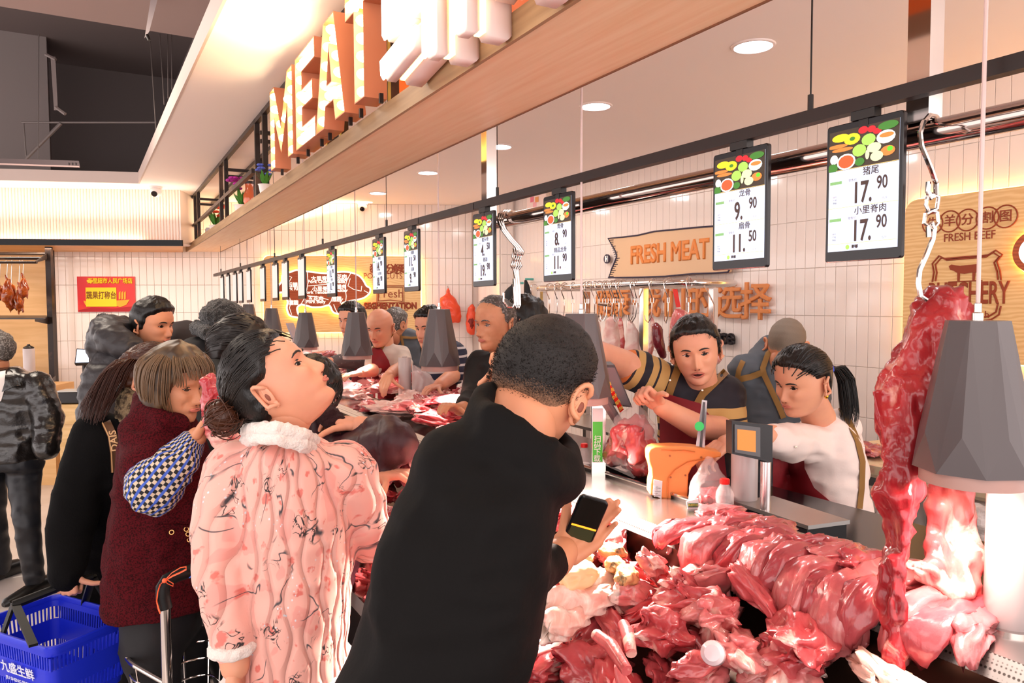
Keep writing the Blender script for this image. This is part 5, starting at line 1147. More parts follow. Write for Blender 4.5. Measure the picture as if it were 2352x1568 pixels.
def strands(h, mat, parent, starts, tie, n=160, r=.0016, tail=None, tailn=0, spread=.02, name='hair_strands', off=.013, seed=1, kk=None, drop=None):
    """hair locks that follow the skull from the hairline to the tie, then the tail"""
    rr = random.Random(seed); cu = bpy.data.curves.new(name, 'CURVE'); cu.dimensions = '3D'; cu.bevel_depth = r; cu.bevel_resolution = 0; L = parent_loc(parent)
    tie = Vector(tie)
    def surf(dv, o_):
        dv = dv.normalized(); z = max(-.115, min(.115, dv.z * .118)); 
        for _ in range(2): pass
        a = math.atan2(dv.y, dv.x); xx, yy = head_base(np.array([z]), np.array([a]), kk, False); q = Vector((float(xx[0]), float(yy[0]), z)); return q + dv * o_
    for i in range(n):
        s0 = starts(rr); pts = []
        s0 = Vector(s0).normalized(); t0 = tie.normalized(); lim = rr.uniform(.9, 1.15)
        for j in range(12):
            u = j / 11; dv = s0.lerp(t0, u) if s0.dot(t0) > -.8 else s0.slerp(t0, u)
            if dv.length < .05: dv = t0
            pts.append((h.V(*surf(dv, off * (.75 + .25 * math.sin(u * 3)) + rr.uniform(-.0012, .0012))), 1.0))
        if drop:
            e = pts[-1][0]; 
            for j in range(1, 6): pts.append((e + drop(rr, j / 5, e), 1 - .12 * j))
        if tail:
            ph, ro = rr.uniform(0, 6.28), spread * math.sqrt(rr.random()); ln = rr.uniform(.8, 1.05)
            T_ = [Vector(q) for q in tail]; m_ = len(T_)
            for j in range(1, 13):
                u = min(j / 12 * ln, 1) * (m_ - 1); a = min(int(u), m_ - 2); q = T_[a].lerp(T_[a + 1], u - a); env = math.sin(min(1, .15 + j / 12 * .9) * PI * .62) + .15
                pts.append((q + (RH * math.cos(ph) + FH * math.sin(ph) + UZ * .3 * math.cos(ph * 2 + j * .4)) * ro * env, 1 - .06 * j))
        sp = cu.splines.new('POLY'); sp.points.add(len(pts) - 1)
        for q, (pt, rad) in zip(sp.points, pts): pt = pt - L; q.co = (pt.x, pt.y, pt.z, 1); q.radius = max(.2, rad)
    cu.materials.append(mat); return mesh_of(cu, name, parent)
def hand(b, wrist, D, N, side=1, curl=(20, 30, 25), s=1.0, spread=4, thumb=(35, 20), vox=.0032, mat=None):
    """palm, four fingers of unequal length and a side thumb; D along the fingers, N the way the palm faces"""
    wrist = Vector(wrist); D = Vector(D).normalized(); N = Vector(N); N = (N - D * N.dot(D)).normalized(); Sd = D.cross(N) * side
    g = G(); s *= .93
    g.cone(wrist - D * .03 * s, wrist + D * .012 * s, .026 * s, .027 * s, 14, .72, N)
    for i in range(4):
        off = (i - 1.5) * .0195 * s; kn = wrist + D * ((.088, .093, .090, .082)[i]) * s - Sd * off
        g.cone(wrist + D * .015 * s - Sd * off * .7, kn, .016 * s, .0108 * s, 12)
        d = Quaternion(N, math.radians(spread * (1.5 - i)) * side) @ D; p = kn; L_ = (.072, .080, .074, .058)[i] * s; rad = (.0088, .0090, .0086, .0076)[i] * s
        c_ = curl if not isinstance(curl[0], (tuple, list)) else curl[i]; axb = d.cross(N)
        for q, (fr_, a) in enumerate(zip((.45, .31, .24), c_)):
            d = Quaternion(axb, math.radians(a)) @ d; e = p + d * L_ * fr_; g.cone(p, e, rad * (1 - .09 * q), rad * (1 - .09 * (q + 1)), 10); p = e
    p = wrist + D * .028 * s + Sd * .024 * s + N * .004 * s; d = (D * .72 + Sd * .72 + N * .25).normalized(); g.cone(wrist + D * .012 * s + Sd * .008 * s, p, .016 * s, .0145 * s, 10)
    for q, (l_, a) in enumerate(zip((.042, .033, .027), (0, thumb[0], thumb[1]))):
        d = (Quaternion(Sd.cross(D), math.radians(-a * .6) * 1.0) @ d); d = (d + N * math.sin(math.radians(a)) * .35).normalized(); e = p + d * l_ * s; g.cone(p, e, (.0135, .0108, .0098)[q] * s, (.0108, .0098, .008)[q] * s, 10); p = e
    b.addme(remesh(g, vox, 3, .5), mat)
def cloth(g, name, mat, parent, vox=.009, fold=.007, freq=7, extra=None, sm=7, uv=None):
    me = remesh(g, vox, sm, .6); v, n = getv(me)
    if uv is not None:
        a = me.attributes.new('quv', 'FLOAT_VECTOR', 'POINT'); U = uv(v); a.data.foreach_set('vector', U.astype(np.float32).ravel())
    def disp(v, n):
        d = fold * fbm(v * np.array([freq, freq, freq * .7]), 3) - fold * 1.3 * np.abs(fbm(v * np.array([freq * 1.3, freq * 1.3, freq * 2.2]) + 31, 2)) + fold * .4
        return d + (extra(v) if extra else 0)
    d = disp(v, n); w = v + n * d[:, None]
    bv = BVHTree.FromPolygons(w.tolist(), [tuple(p.vertices) for p in me.polygons])
    L = np.array(parent_loc(parent)); setv(me, w - L); me.materials.clear(); me.materials.append(mat); me.shade_smooth()
    return link(name, me, parent), bv
def patch(bv, rows, name, mat, parent, off=.006, th=.003, nu=6, nv=4, label=None):
    """a piece of cloth lying on the garment below it; rows = pairs of edge points as seen in the photograph"""
    grid = []; last = None
    for k in range(len(rows) - 1):
        (a0, b0), (a1, b1) = rows[k], rows[k + 1]
        for j in range(nv + (1 if k == len(rows) - 2 else 0)):
            t = j / nv; A_ = (a0[0] + (a1[0] - a0[0]) * t, a0[1] + (a1[1] - a0[1]) * t); B_ = (b0[0] + (b1[0] - b0[0]) * t, b0[1] + (b1[1] - b0[1]) * t)
            grid.append([(A_[0] + (B_[0] - A_[0]) * i / nu, A_[1] + (B_[1] - A_[1]) * i / nu) for i in range(nu + 1)])
    D = np.full((len(grid), nu + 1), np.nan)
    for j, row in enumerate(grid):
        for i, (x, y) in enumerate(row):
            r = ray(x, y); ln = r.length; hit = bv.ray_cast(CP, r / ln, 30)
            if hit[0] is not None: D[j, i] = hit[3] / ln
    med = np.nanmedian(D)
    if np.isnan(med): return None
    for _ in range(40):
        bad = np.isnan(D)
        if not bad.any(): break
        E = D.copy()
        for j, i in zip(*np.where(bad)):
            nb = [D[a, c] for a, c in ((j - 1, i), (j + 1, i), (j, i - 1), (j, i + 1)) if 0 <= a < D.shape[0] and 0 <= c < D.shape[1] and not np.isnan(D[a, c])]
            if nb: E[j, i] = sum(nb) / len(nb)
        D = E
    D = np.clip(D, med - .10, med + .16)
    if name == 'apron':
        for _ in range(2): E = np.pad(D, 1, mode='edge'); D = (E[1:-1, 1:-1] * 2 + E[:-2, 1:-1] + E[2:, 1:-1] + E[1:-1, :-2] + E[1:-1, 2:]) / 6
    vs = [P(x, y, D[j, i]) - ray(x, y).normalized() * off for j, row in enumerate(grid) for i, (x, y) in enumerate(row)]
    W_ = nu + 1; H_ = len(grid); bk = [v + (v - CP).normalized() * (th + off * .6) for v in vs]; N = len(vs)
    f = [(j * W_ + i, j * W_ + i + 1, (j + 1) * W_ + i + 1, (j + 1) * W_ + i) for j in range(H_ - 1) for i in range(nu)]; f2 = [tuple(N + q for q in t[::-1]) for t in f]
    bd = [i for i in range(nu)] ; side = []
    loop = [i for i in range(W_)] + [j * W_ + nu for j in range(1, H_)] + [(H_ - 1) * W_ + i for i in range(nu - 1, -1, -1)] + [j * W_ for j in range(H_ - 2, 0, -1)]
    for i in range(len(loop)): a, c = loop[i], loop[(i + 1) % len(loop)]; side.append((a, c, N + c, N + a))
    g = G(); g.add(vs + bk, f + f2 + side); return g.build(name, mat, parent, auto=60, label=label)
def strap(bv, pts, wpx, name, mat, parent, off=.005, **k):
    rows = []
    for i, (x, y) in enumerate(pts):
        a = pts[max(i - 1, 0)]; c = pts[min(i + 1, len(pts) - 1)]; dx, dy = c[0] - a[0], c[1] - a[1]; l = math.hypot(dx, dy); nx, ny = -dy / l * wpx / 2, dx / l * wpx / 2
        rows.append(((x + nx, y + ny), (x - nx, y - ny)))
    return patch(bv, rows, name, mat, parent, off, .002, 3, 4, **k)
trs = M('trousers_black', '121014', .7); shoe = M('shoe_black', '0E0B0A', .35)
def legs(par, pel, base, face, tm=trs, rt_=.085, ra=.05, seat=.15, shoes=shoe, sepx=.1):
    """trousers and shoes from the pelvis down to the floor"""
    sd = face.cross(UZ).normalized(); g = G(); pel = Vector(pel); base = Vector(base)
    g.ell(pel, (seat, .11, .13), (sd, face, UZ))
    for s_ in (-1, 1):
        hp_ = pel + sd * .085 * s_ - UZ * .05; an = Vector((base.x, base.y, .10)) + sd * sepx * s_; kn = hp_.lerp(an, .52) + face * .03
        g.cone(hp_, kn, rt_, rt_ * .72); g.cone(kn, an, rt_ * .72, ra)
    cloth(g, 'trousers', tm, par, .016, .006, 6)
    for s_ in (-1, 1):
        an = Vector((base.x, base.y, 0)) + sd * sepx * s_; g = G()
        rings = []
        for t, wd, hh in ((-.09, .022, .05), (-.075, .034, .075), (-.02, .038, .085), (.05, .042, .06), (.11, .044, .045), (.155, .034, .035), (.17, .015, .022)):
            c = an + face * t; rings.append([c + sd * (wd * math.cos(a)) + UZ * (max(0, hh / 2 + hh / 2 * math.sin(a) * 1.0)) for a in [q_ * PI / 6 for q_ in range(12)]])
        g.rings(rings); g.build('shoe', shoes, par)
def fdir(yaw): yw = math.radians(yaw); return RH * math.sin(yw) - FH * math.cos(yw)
def floorpt(px, d): t = (px - 1176) / F; p = FH * d * 1.0 + RH * (t * d); return Vector((p.x, p.y, 0))
def person(px, d, label, base=None): return T('person', label, 'person', base or floorpt(px, d))
def neck(b, h, q, r0=.052, r1=.062):
    g = G(); g.cone(h.V(0, -.022, -.07), Vector(q), r0 * h.sc, r1 * h.sc, 16); b.addme(remesh(g, .008, 3))
def limb(g, pts, rs, n=14):
    for i in range(len(pts) - 1): g.cone(pts[i], pts[i + 1], rs[i], rs[i + 1], n)
apr = M('apron_red', '8E1420', .7, var=(3, '7A0F1A', .4, .6), bump=(200, .1, .002)); strapm = M('apron_strap_olive', '8A6430', .7); rivet = M('rivet', 'E8DCC8', .25, .9)
def rivets(bv, pts, parent):
    for x, y in pts:
        r = ray(x, y); l = r.length; hit = bv.ray_cast(CP, r / l, 30)
        if hit[0] is None: continue
        c = hit[0] - r / l * .008; a, b_, d_ = frame_of(-r / l); G().lathe(c, [(.0038, -.002), (.0038, .001), (.002, .0015)], 12, (a, b_, d_)).build('rivet', rivet, parent)
# ================================================================== people: the stall staff
# --- butcher in the striped shirt
p = person(1600, 2.72, 'butcher in black and gold striped T-shirt and red apron, mouth open, reaching left')
h = HeadFrame(1598, 804, 2.6, -14, -10, 7, 1.0); b = Body(skinB); kf = dict(open=1.3, wide=1.0, cheek=1.1, gaze=-.004)
head(b, h, kf, hairblk); neck(b, h, P(1608, 905, 2.72), .06, .07)
g = G(); limb(g, [P(1480, 858, 2.68), P(1425, 832, 2.62), P(1372, 812, 2.5)], [.058, .05, .045]); limb(g, [P(1372, 812, 2.5), P(1335, 845, 2.4)], [.045, .035])
limb(g, [P(1660, 985, 2.6), P(1600, 978, 2.45), P(1520, 935, 2.35)], [.045, .042, .030]); b.addme(remesh(g, .006, 5))
hand(b, P(1515, 932, 2.35), P(1484, 905, 2.33) - P(1515, 932, 2.35), Vector((-.3, -.5, -1)), 1, (75, 85, 40), .98, 2, (40, 40))
hand(b, P(1335, 845, 2.4), P(1310, 880, 2.36) - P(1335, 845, 2.4), Vector((0, 0, -1)), 1, (20, 30, 20), .95, 4)
b.build(p); hair(h, hairblk, p, 'short', .008, .003, kf, top=1.5); tufts(h, hairblk, p, 'short', 1100, .022, .0009, (.2, .7, -.1), .010, kf)
st = M('shirt_gold_stripes', '1E1A24', .75); nt = st.node_tree; at = nt.nodes.new('ShaderNodeAttribute'); at.attribute_name = 'quv'; sx_ = nt.nodes.new('ShaderNodeSeparateXYZ'); nt.links.new(at.outputs['Vector'], sx_.inputs[0])
cr = nt.nodes.new('ShaderNodeValToRGB'); cr.color_ramp.interpolation = 'CONSTANT'; e = cr.color_ramp.elements; e[0].position = 0; e[0].color = (*lin('1E1A24'), 1); e[1].position = .30; e[1].color = (*lin('C49A5C'), 1)
for pos, c in ((.40, '1E1A24'), (.425, 'C49A5C'), (.50, '1E1A24'), (.58, 'C49A5C'), (.66, '1E1A24'), (.68, 'D8763A'), (.71, '1E1A24'), (.73, 'C49A5C'), (.78, '1E1A24')): q_ = e.new(pos); q_.color = (*lin(c), 1)
nt.links.new(sx_.outputs[0], cr.inputs[0]); nt.links.new(cr.outputs[0], nt.nodes['Principled BSDF'].inputs['Base Color'])
g = G(); g.loft([(872, 1575, 1650, 2.72, .16), (885, 1540, 1668, 2.72, .2), (905, 1515, 1685, 2.72, .24), (950, 1508, 1680, 2.72, .26), (1020, 1512, 1675, 2.74, .27), (1120, 1515, 1680, 2.76, .28), (1250, 1515, 1680, 2.78, .28)], 24)
sL, eL = P(1545, 885, 2.70), P(1462, 850, 2.66); limb(g, [sL, eL], [.085, .078]); sR, eR = P(1660, 905, 2.72), P(1662, 985, 2.64); limb(g, [sR, eR], [.085, .078])
def uvf(v):
    u = np.zeros((len(v), 3)); z0 = P(1600, 870, 2.6).z; u[:, 0] = (z0 - v[:, 2]) / .34
    a, c = np.array(sL[:]), np.array(eL[:]); ab = c - a; t = ((v - a) @ ab) / (ab @ ab); m_ = t > .12; u[m_, 0] = .12 + np.clip(t[m_], 0, 1.3) * .45
    return u
o, bv = cloth(g, 'striped_shirt', st, p, .009, .008, 8, uv=uvf)
patch(bv, [((1524, 902), (1608, 926)), ((1515, 950), (1640, 965)), ((1515, 1000), (1660, 1010)), ((1515, 1120), (1672, 1120)), ((1515, 1200), (1678, 1200))], 'apron', apr, p, .024)
strap(bv, [(1562, 822), (1556, 850), (1545, 880), (1534, 912)], 18, 'apron_strap', strapm, p, .007); strap(bv, [(1668, 852), (1640, 880), (1614, 905), (1600, 930)], 17, 'apron_strap', strapm, p, .007)
rivets(bv, [(1544, 837), (1539, 873), (1638, 864), (1613, 896)], p)
legs(p, P(1600, 1250, 2.78), floorpt(1600, 2.8), fdir(0))
# --- woman in the white shirt
p = person(1880, 2.72, 'woman in white long-sleeved shirt and red apron with black ponytail, looking down at the scale')
h = HeadFrame(1842, 874, 2.55, -64, -16, -4, 1.0); b = Body(skinB); kf = dict(wide=1.05, nose=.85, cheek=1.4, eyeopen=.45, mouth=.85)
head(b, h, kf, hairblk); neck(b, h, P(1880, 960, 2.66), .054, .06)
g = G(); limb(g, [P(1772, 1000, 2.42), P(1700, 1010, 2.36), P(1665, 1018, 2.33)], [.038, .033, .027]); b.addme(remesh(g, .006, 5))
hand(b, P(1662, 1018, 2.33), P(1632, 1042, 2.3) - P(1662, 1018, 2.33), Vector((.3, .2, -1)), -1, (40, 50, 30), .95, 3, (30, 30))
ee = h.V(-.086, -.01, -.048); b.addg(G().ell(h.V(.084, -.012, -.045), (.007, .007, .009), None, 10, 8), M('gold_earring', 'E8B030', .2, 1)); b.addg(G().ell(h.V(-.084, -.012, -.045), (.007, .007, .009), None, 10, 8), MATS['gold_earring'])
b.build(p); hair(h, hairblk, p, 'tied', .012, .002, kf)
tp = P(1904, 846, 2.66)
tl = h.c; tie = Vector(((tp - h.c).dot(h.r), (tp - h.c).dot(h.f), (tp - h.c).dot(h.u)))
fs = lambda rr: (rr.uniform(-1, 1), rr.uniform(-.1, .95), rr.uniform(.35, 1)) if rr.random() < .6 else (rr.choice((-1, 1)) * rr.uniform(.7, 1), rr.uniform(-.1, .35), rr.uniform(.28, .6))
strands(h, hairblk, p, fs, tie, 190, .0017, [tp, P(1925, 842, 2.68), P(1943, 870, 2.7), P(1948, 905, 2.7), P(1952, 945, 2.7), P(1948, 975, 2.7)], spread=.03, seed=5, kk=kf)
G().tube([tp + Vector((0, 0, 0)) + h.u * .016 * math.cos(t) + h.r * .016 * math.sin(t) for t in [i * PI / 5 for i in range(10)]], .006, 8, close=True, caps=False).build('hair_tie', M('blue_tie', '2A4AD0', .5), p, label='bright blue hair tie')
wh = M('shirt_white_knit', 'EEDDD6', .8, bump=(160, .15, .002))
g = G(); g.loft([(946, 1862, 1918, 2.70, .12), (966, 1845, 1938, 2.70, .2), (995, 1830, 1958, 2.70, .25), (1040, 1815, 1972, 2.7, .28), (1110, 1818, 1985, 2.72, .3), (1180, 1825, 1998, 2.74, .31), (1260, 1830, 2000, 2.76, .32)], 24)
limb(g, [P(1868, 1018, 2.62), P(1815, 1020, 2.5), P(1778, 1010, 2.42)], [.074, .064, .052]); limb(g, [P(1930, 985, 2.76), P(1955, 1080, 2.85), P(1900, 1130, 2.7)], [.075, .065, .05])
o, bv = cloth(g, 'white_shirt', wh, p, .009, .009, 8)
patch(bv, [((1776, 1022), (1845, 1020)), ((1775, 1080), (1848, 1075)), ((1775, 1130), (1870, 1120)), ((1775, 1180), (1930, 1170)), ((1800, 1215), (1995, 1190)), ((1830, 1260), (2000, 1250))], 'apron', apr, p, .022, nu=10)
strap(bv, [(1930, 935), (1952, 970), (1970, 1010), (1982, 1060), (1980, 1120), (1975, 1168)], 13, 'apron_strap', strapm, p, .008)
rivets(bv, [(1828, 1026), (1983, 1028)], p)
legs(p, P(1910, 1260, 2.78), floorpt(1900, 2.85), fdir(-30))
# --- man in grey seen from behind at the right
p = person(1790, 3.35, 'butcher in grey shirt with crossed olive apron straps, seen from behind by the tiled wall')
h = HeadFrame(1806, 792, 3.3, 152, -12, 5, 1.02); b = Body(skinA); head(b, h, dict(), None, False); neck(b, h, P(1792, 860, 3.36), .06, .066); 
hair(h, fadehair('scalp_shaved', '7A6C5E', 'B09078'), p, 'buzz', .002, .0004, fade=.06); 
gsh = M('shirt_grey', '4E545C', .7, bump=(150, .1, .002))
g = G(); g.loft([(772, 1752, 1796, 3.36, .12), (795, 1740, 1832, 3.36, .2), (818, 1718, 1862, 3.38, .26), (860, 1696, 1885, 3.38, .28), (920, 1692, 1890, 3.38, .3), (1000, 1695, 1885, 3.38, .3), (1100, 1700, 1880, 3.38, .3), (1200, 1700, 1880, 3.38, .3)], 24); limb(g, [P(1715, 850, 3.35), P(1702, 960, 3.45), P(1740, 1010, 3.6)], [.08, .065, .05]); limb(g, [P(1865, 850, 3.4), P(1880, 960, 3.5)], [.08, .06])
b.build(p); o, bv = cloth(g, 'grey_shirt', gsh, p, .011, .011, 7)
strap(bv, [(1786, 793), (1764, 812), (1752, 845), (1755, 860), (1790, 935), (1800, 960)], 13, 'apron_strap', strapm, p, .008); strap(bv, [(1694, 872), (1725, 865), (1752, 855)], 14, 'apron_strap', strapm, p, .008); strap(bv, [(1707, 828), (1697, 850), (1692, 880), (1693, 905)], 12, 'apron_strap', strapm, p, .008)
legs(p, P(1790, 1200, 3.38), floorpt(1790, 3.4), fdir(160))
# --- old man in the black sweater
p = person(1150, 3.3, 'grey-haired older butcher in black sweater looking left')
h = HeadFrame(1138, 742, 3.2, -48, -6, 0, 1.0); b = Body(skinC); kf = dict(nose=1.1, age=1, cheek=.8, wide=.98)
head(b, h, kf, hairgry); neck(b, h, P(1160, 840, 3.28), .056, .064)
bs = M('sweater_black', '14100F', .8, bump=(150, .2, .002))
g = G(); g.loft([(806, 1125, 1185, 3.28, .15), (822, 1100, 1215, 3.28, .22), (850, 1088, 1240, 3.3, .26), (900, 1085, 1245, 3.32, .27), (1000, 1085, 1245, 3.34, .28), (1120, 1085, 1245, 3.36, .28)], 24); limb(g, [P(1108, 842, 3.28), P(1090, 905, 3.18), P(1070, 935, 2.98)], [.072, .06, .046]); limb(g, [P(1230, 845, 3.32), P(1245, 930, 3.35)], [.075, .06])
g2 = G(); limb(g2, [P(1070, 935, 2.98), P(1055, 940, 2.9)], [.03, .026]); b.addme(remesh(g2, .006, 3)); hand(b, P(1052, 940, 2.9), P(1035, 932, 2.85) - P(1052, 940, 2.9), Vector((0, 0, -1)), 1, (25, 30, 20), .95)
b.build(p); hair(h, hairgry, p, 'high', .004, .002, kf); tufts(h, M('hair_strand_grey', '5A5450', .5), p, 'high', 700, .02, .0008, (-.3, .7, 0), .007, kf); o, bv = cloth(g, 'black_sweater', bs, p, .010, .008, 8)
strap(bv, [(1140, 812), (1136, 835), (1134, 870)], 9, 'apron_strap', M('strap_orange_brown', 'A8642A', .7), p, .008)
legs(p, P(1165, 1120, 3.36), floorpt(1165, 3.4), fdir(-30))
# --- man behind him, mostly hair
p = person(1212, 3.8, 'black-haired butcher half hidden behind the older man and the leaning head')
h = HeadFrame(1208, 738, 3.8, -118, -8, 0, .98); b = Body(skinB); head(b, h, {}, hairblk); neck(b, h, P(1212, 815, 3.84)); b.build(p); hair(h, hairblk, p, 'short', .02, .007, top=1.3)
g = G(); g.loft([(792, 1195, 1230, 3.84, .14), (812, 1175, 1258, 3.84, .22), (860, 1165, 1268, 3.84, .26), (1000, 1168, 1265, 3.84, .26), (1090, 1168, 1265, 3.84, .26)], 20); cloth(g, 'dark_shirt', trs, p, .014); legs(p, P(1212, 1090, 3.85), floorpt(1212, 3.9), fdir(-90))
# --- bald butcher
p = person(890, 4.7, 'bald butcher in pale turtleneck and red apron handling pork')
h = HeadFrame(874, 752, 4.6, -22, -16, 0, 1.0); b = Body(skinB); kf = dict(eyeopen=.5, nose=1.05); head(b, h, kf, hairblk); neck(b, h, P(883, 812, 4.66), .056, .062)
g = G(); limb(g, [P(930, 842, 4.5), P(905, 852, 4.3), P(892, 862, 4.2)], [.045, .036, .028]); limb(g, [P(855, 850, 4.45), P(828, 856, 4.3)], [.042, .028]); b.addme(remesh(g, .007, 4))
hand(b, P(893, 861, 4.2), P(884, 880, 4.14) - P(893, 861, 4.2), Vector((0, 0, -1)), 1, (15, 25, 15), 1.0, 8, vox=.004); hand(b, P(828, 856, 4.3), P(808, 860, 4.26) - P(828, 856, 4.3), Vector((0, 0, -1)), -1, (15, 25, 15), 1.0, 8, vox=.004)
b.build(p); tn_ = M('turtleneck_beige', 'C9B8AC', .8, bump=(160, .2, .002))
g = G(); g.loft([(784, 866, 902, 4.66, .12), (798, 862, 912, 4.66, .15), (808, 858, 926, 4.66, .22), (835, 853, 930, 4.68, .26), (880, 853, 925, 4.7, .26), (960, 855, 925, 4.72, .26), (1010, 855, 925, 4.72, .26)], 20); limb(g, [P(918, 818, 4.66), P(932, 842, 4.52)], [.075, .052]); limb(g, [P(864, 818, 4.64), P(856, 848, 4.5)], [.07, .05])
o, bv = cloth(g, 'turtleneck', tn_, p, .011, .008, 9); patch(bv, [((855, 798), (876, 800)), ((854, 822), (893, 828)), ((854, 850), (900, 852)), ((855, 890), (908, 890)), ((855, 960), (910, 960))], 'apron', apr, p, .01); strap(bv, [(866, 780), (860, 792), (857, 802)], 5, 'apron_strap', strapm, p, .008); strap(bv, [(903, 766), (890, 782), (876, 802)], 5, 'apron_strap', strapm, p, .008)
legs(p, P(890, 1010, 4.72), floorpt(890, 4.75), fdir(-20))
# --- grey-vested man behind him, back turned
p = person(935, 5.2, 'grey-haired butcher in dark grey with olive straps, back turned, behind the bald man')
h = HeadFrame(908, 745, 5.1, 148, -8, 0, 1.0); b = Body(skinA); head(b, h, {}, None, False); neck(b, h, P(922, 790, 5.16)); b.build(p); hair(h, hairgry, p, 'buzz', .005, .003)
g = G(); g.loft([(752, 905, 945, 5.16, .16), (765, 898, 965, 5.18, .24), (800, 897, 974, 5.2, .28), (860, 900, 972, 5.2, .28), (960, 900, 970, 5.2, .28), (1000, 900, 970, 5.2, .28)], 20); o, bv = cloth(g, 'grey_vest', gsh, p, .014, .01, 8)
strap(bv, [(912, 756), (922, 775), (927, 800), (928, 830)], 6, 'apron_strap', strapm, p, .01); strap(bv, [(962, 764), (970, 790), (972, 830)], 6, 'apron_strap', strapm, p, .01); strap(bv, [(924, 774), (945, 776), (968, 774)], 6, 'apron_strap', strapm, p, .01); legs(p, P(935, 1000, 5.2), floorpt(935, 5.25), fdir(160))
# --- butcher behind the lamp at 820
p = person(820, 5.0, 'black-haired butcher in black with grey sleeve cover, behind the fourth pendant lamp')
h = HeadFrame(808, 735, 5.0, -30, -6, 0, 1.0); b = Body(skinB); head(b, h, {}, hairblk); neck(b, h, P(820, 785, 5.05)); g2 = G(); limb(g2, [P(768, 832, 4.75), P(756, 830, 4.72)], [.034, .028]); b.addme(remesh(g2, .007, 3)); hand(b, P(757, 830, 4.72), P(738, 826, 4.7) - P(757, 830, 4.72), Vector((0, 0, -1)), -1, (30, 40, 20), 1, vox=.004); b.build(p); hair(h, hairblk, p, 'short', .014, .004)
g = G(); g.loft([(766, 808, 845, 5.05, .16), (780, 800, 862, 5.05, .24), (820, 798, 866, 5.06, .26), (900, 800, 862, 5.08, .26), (985, 800, 862, 5.08, .26)], 20); limb(g, [P(856, 795, 5.02), P(850, 822, 4.9)], [.07, .06]); o, bv = cloth(g, 'black_shirt', bs, p, .013); patch(bv, [((820, 838), (862, 834)), ((808, 860), (862, 860)), ((804, 950), (860, 950))], 'apron', apr, p, .01)
g = G(); limb(g, [P(848, 824, 4.9), P(800, 828, 4.82), P(768, 832, 4.75)], [.058, .055, .042]); cloth(g, 'sleeve_cover', M('sleeve_grey_dots', '5A5456', .6, var=(90, 'D8C8C8', .66, .7)), p, .009, .006, 14, label=None) if False else cloth(g, 'sleeve_cover', M('sleeve_grey_dots', '5A5456', .6, var=(90, 'D8C8C8', .66, .7)), p, .009, .006, 14)
legs(p, P(830, 985, 5.08), floorpt(830, 5.1), fdir(-20))
# --- butcher in navy stripes behind the lamp at 1010
p = person(1010, 4.3, 'butcher in navy striped shirt and red apron, behind the third pendant lamp')
h = HeadFrame(988, 752, 4.25, -34, -8, 0, 1.0); b = Body(skinB); head(b, h, {}, hairblk); neck(b, h, P(1005, 812, 4.3)); g2 = G(); limb(g2, [P(1040, 862, 4.2), P(1010, 884, 4.02)], [.046, .036]); b.addme(remesh(g2, .007, 3)); hand(b, P(1010, 884, 4.02), P(985, 892, 3.96) - P(1010, 884, 4.02), Vector((0, 0, -1)), 1, (20, 30, 20), 1, vox=.004); b.build(p); hair(h, hairblk, p, 'short', .014, .005)
nv = M('navy_stripes', '1A1E38', .7); nt = nv.node_tree; tc = nt.nodes.new('ShaderNodeTexCoord'); wv = nt.nodes.new('ShaderNodeTexWave'); wv.bands_direction = 'Z'; wv.inputs['Scale'].default_value = 7; wv.inputs['Distortion'].default_value = 1.5; wv.inputs['Detail'].default_value = 0; mr = nt.nodes.new('ShaderNodeMapRange'); mr.inputs[1].default_value = .82; mr.inputs[2].default_value = .86; mx = nt.nodes.new('ShaderNodeMix'); mx.data_type = 'RGBA'; mx.inputs[6].default_value = (*lin('1A1E38'), 1); mx.inputs[7].default_value = (*lin('C8C0C0'), 1)
nt.links.new(tc.outputs['Object'], wv.inputs[0]); nt.links.new(wv.outputs[0], mr.inputs[0]); nt.links.new(mr.outputs[0], mx.inputs[0]); nt.links.new(mx.outputs[2], nt.nodes['Principled BSDF'].inputs['Base Color'])
g = G(); g.loft([(786, 985, 1028, 4.3, .16), (800, 972, 1048, 4.3, .24), (840, 968, 1052, 4.32, .27), (920, 970, 1050, 4.34, .27), (1050, 972, 1048, 4.34, .27)], 20); limb(g, [P(1042, 815, 4.3), P(1046, 858, 4.24)], [.08, .062]); o, bv = cloth(g, 'navy_shirt', nv, p, .012); patch(bv, [((978, 880), (1048, 878)), ((975, 930), (1050, 930)), ((975, 1020), (1050, 1020))], 'apron', apr, p, .01)
strap(bv, [(1046, 800), (1052, 830), (1050, 875)], 5, 'apron_strap', strapm, p, .008); legs(p, P(1010, 1050, 4.34), floorpt(1010, 4.4), fdir(-20))
# ================================================================== people: the customers
# --- man in the black coat
p = person(960, 1.15, 'man in black coat seen from behind, leaning over the bin with a phone', floorpt(900, 1.12))
h = HeadFrame(1238, 885, 1.27, 160, -26, 16, 1.0); b = Body(skinA); kf = dict(wide=1.04, ear=1.05); head(b, h, kf, hairblk); neck(b, h, P(1165, 1035, 1.22), .066, .072)
g = G(); limb(g, [P(1275, 1285, 1.34), P(1292, 1268, 1.36)], [.034, .03]); b.addme(remesh(g, .005, 4))
w0 = P(1290, 1270, 1.36)
hand(b, w0, P(1345, 1225, 1.40) - w0, P(1335, 1150, 1.34) - P(1350, 1250, 1.40) - FH * .2, -1, ((10, 30, 20), (12, 32, 22), (14, 34, 24), (18, 36, 24)), 1.0, 6, (10, 10), vox=.003)
b.build(p); hair(h, fadehair('hair_black_fade', '16100E', 'A87A5C', .1, .7), p, 'buzz', .006, .001, kf, freq=(90, 90, 90), top=1.7, fade=.075); tufts(h, M('hair_black_soft', '1A1310', .5), p, 'high', 2600, .009, .0005, (0, -.3, .2), .010, kf)
ck = M('coat_black', '0A0808', .8, bump=(140, .15, .003), spec=.2)
g = G(); dz = lambda y: 1.20
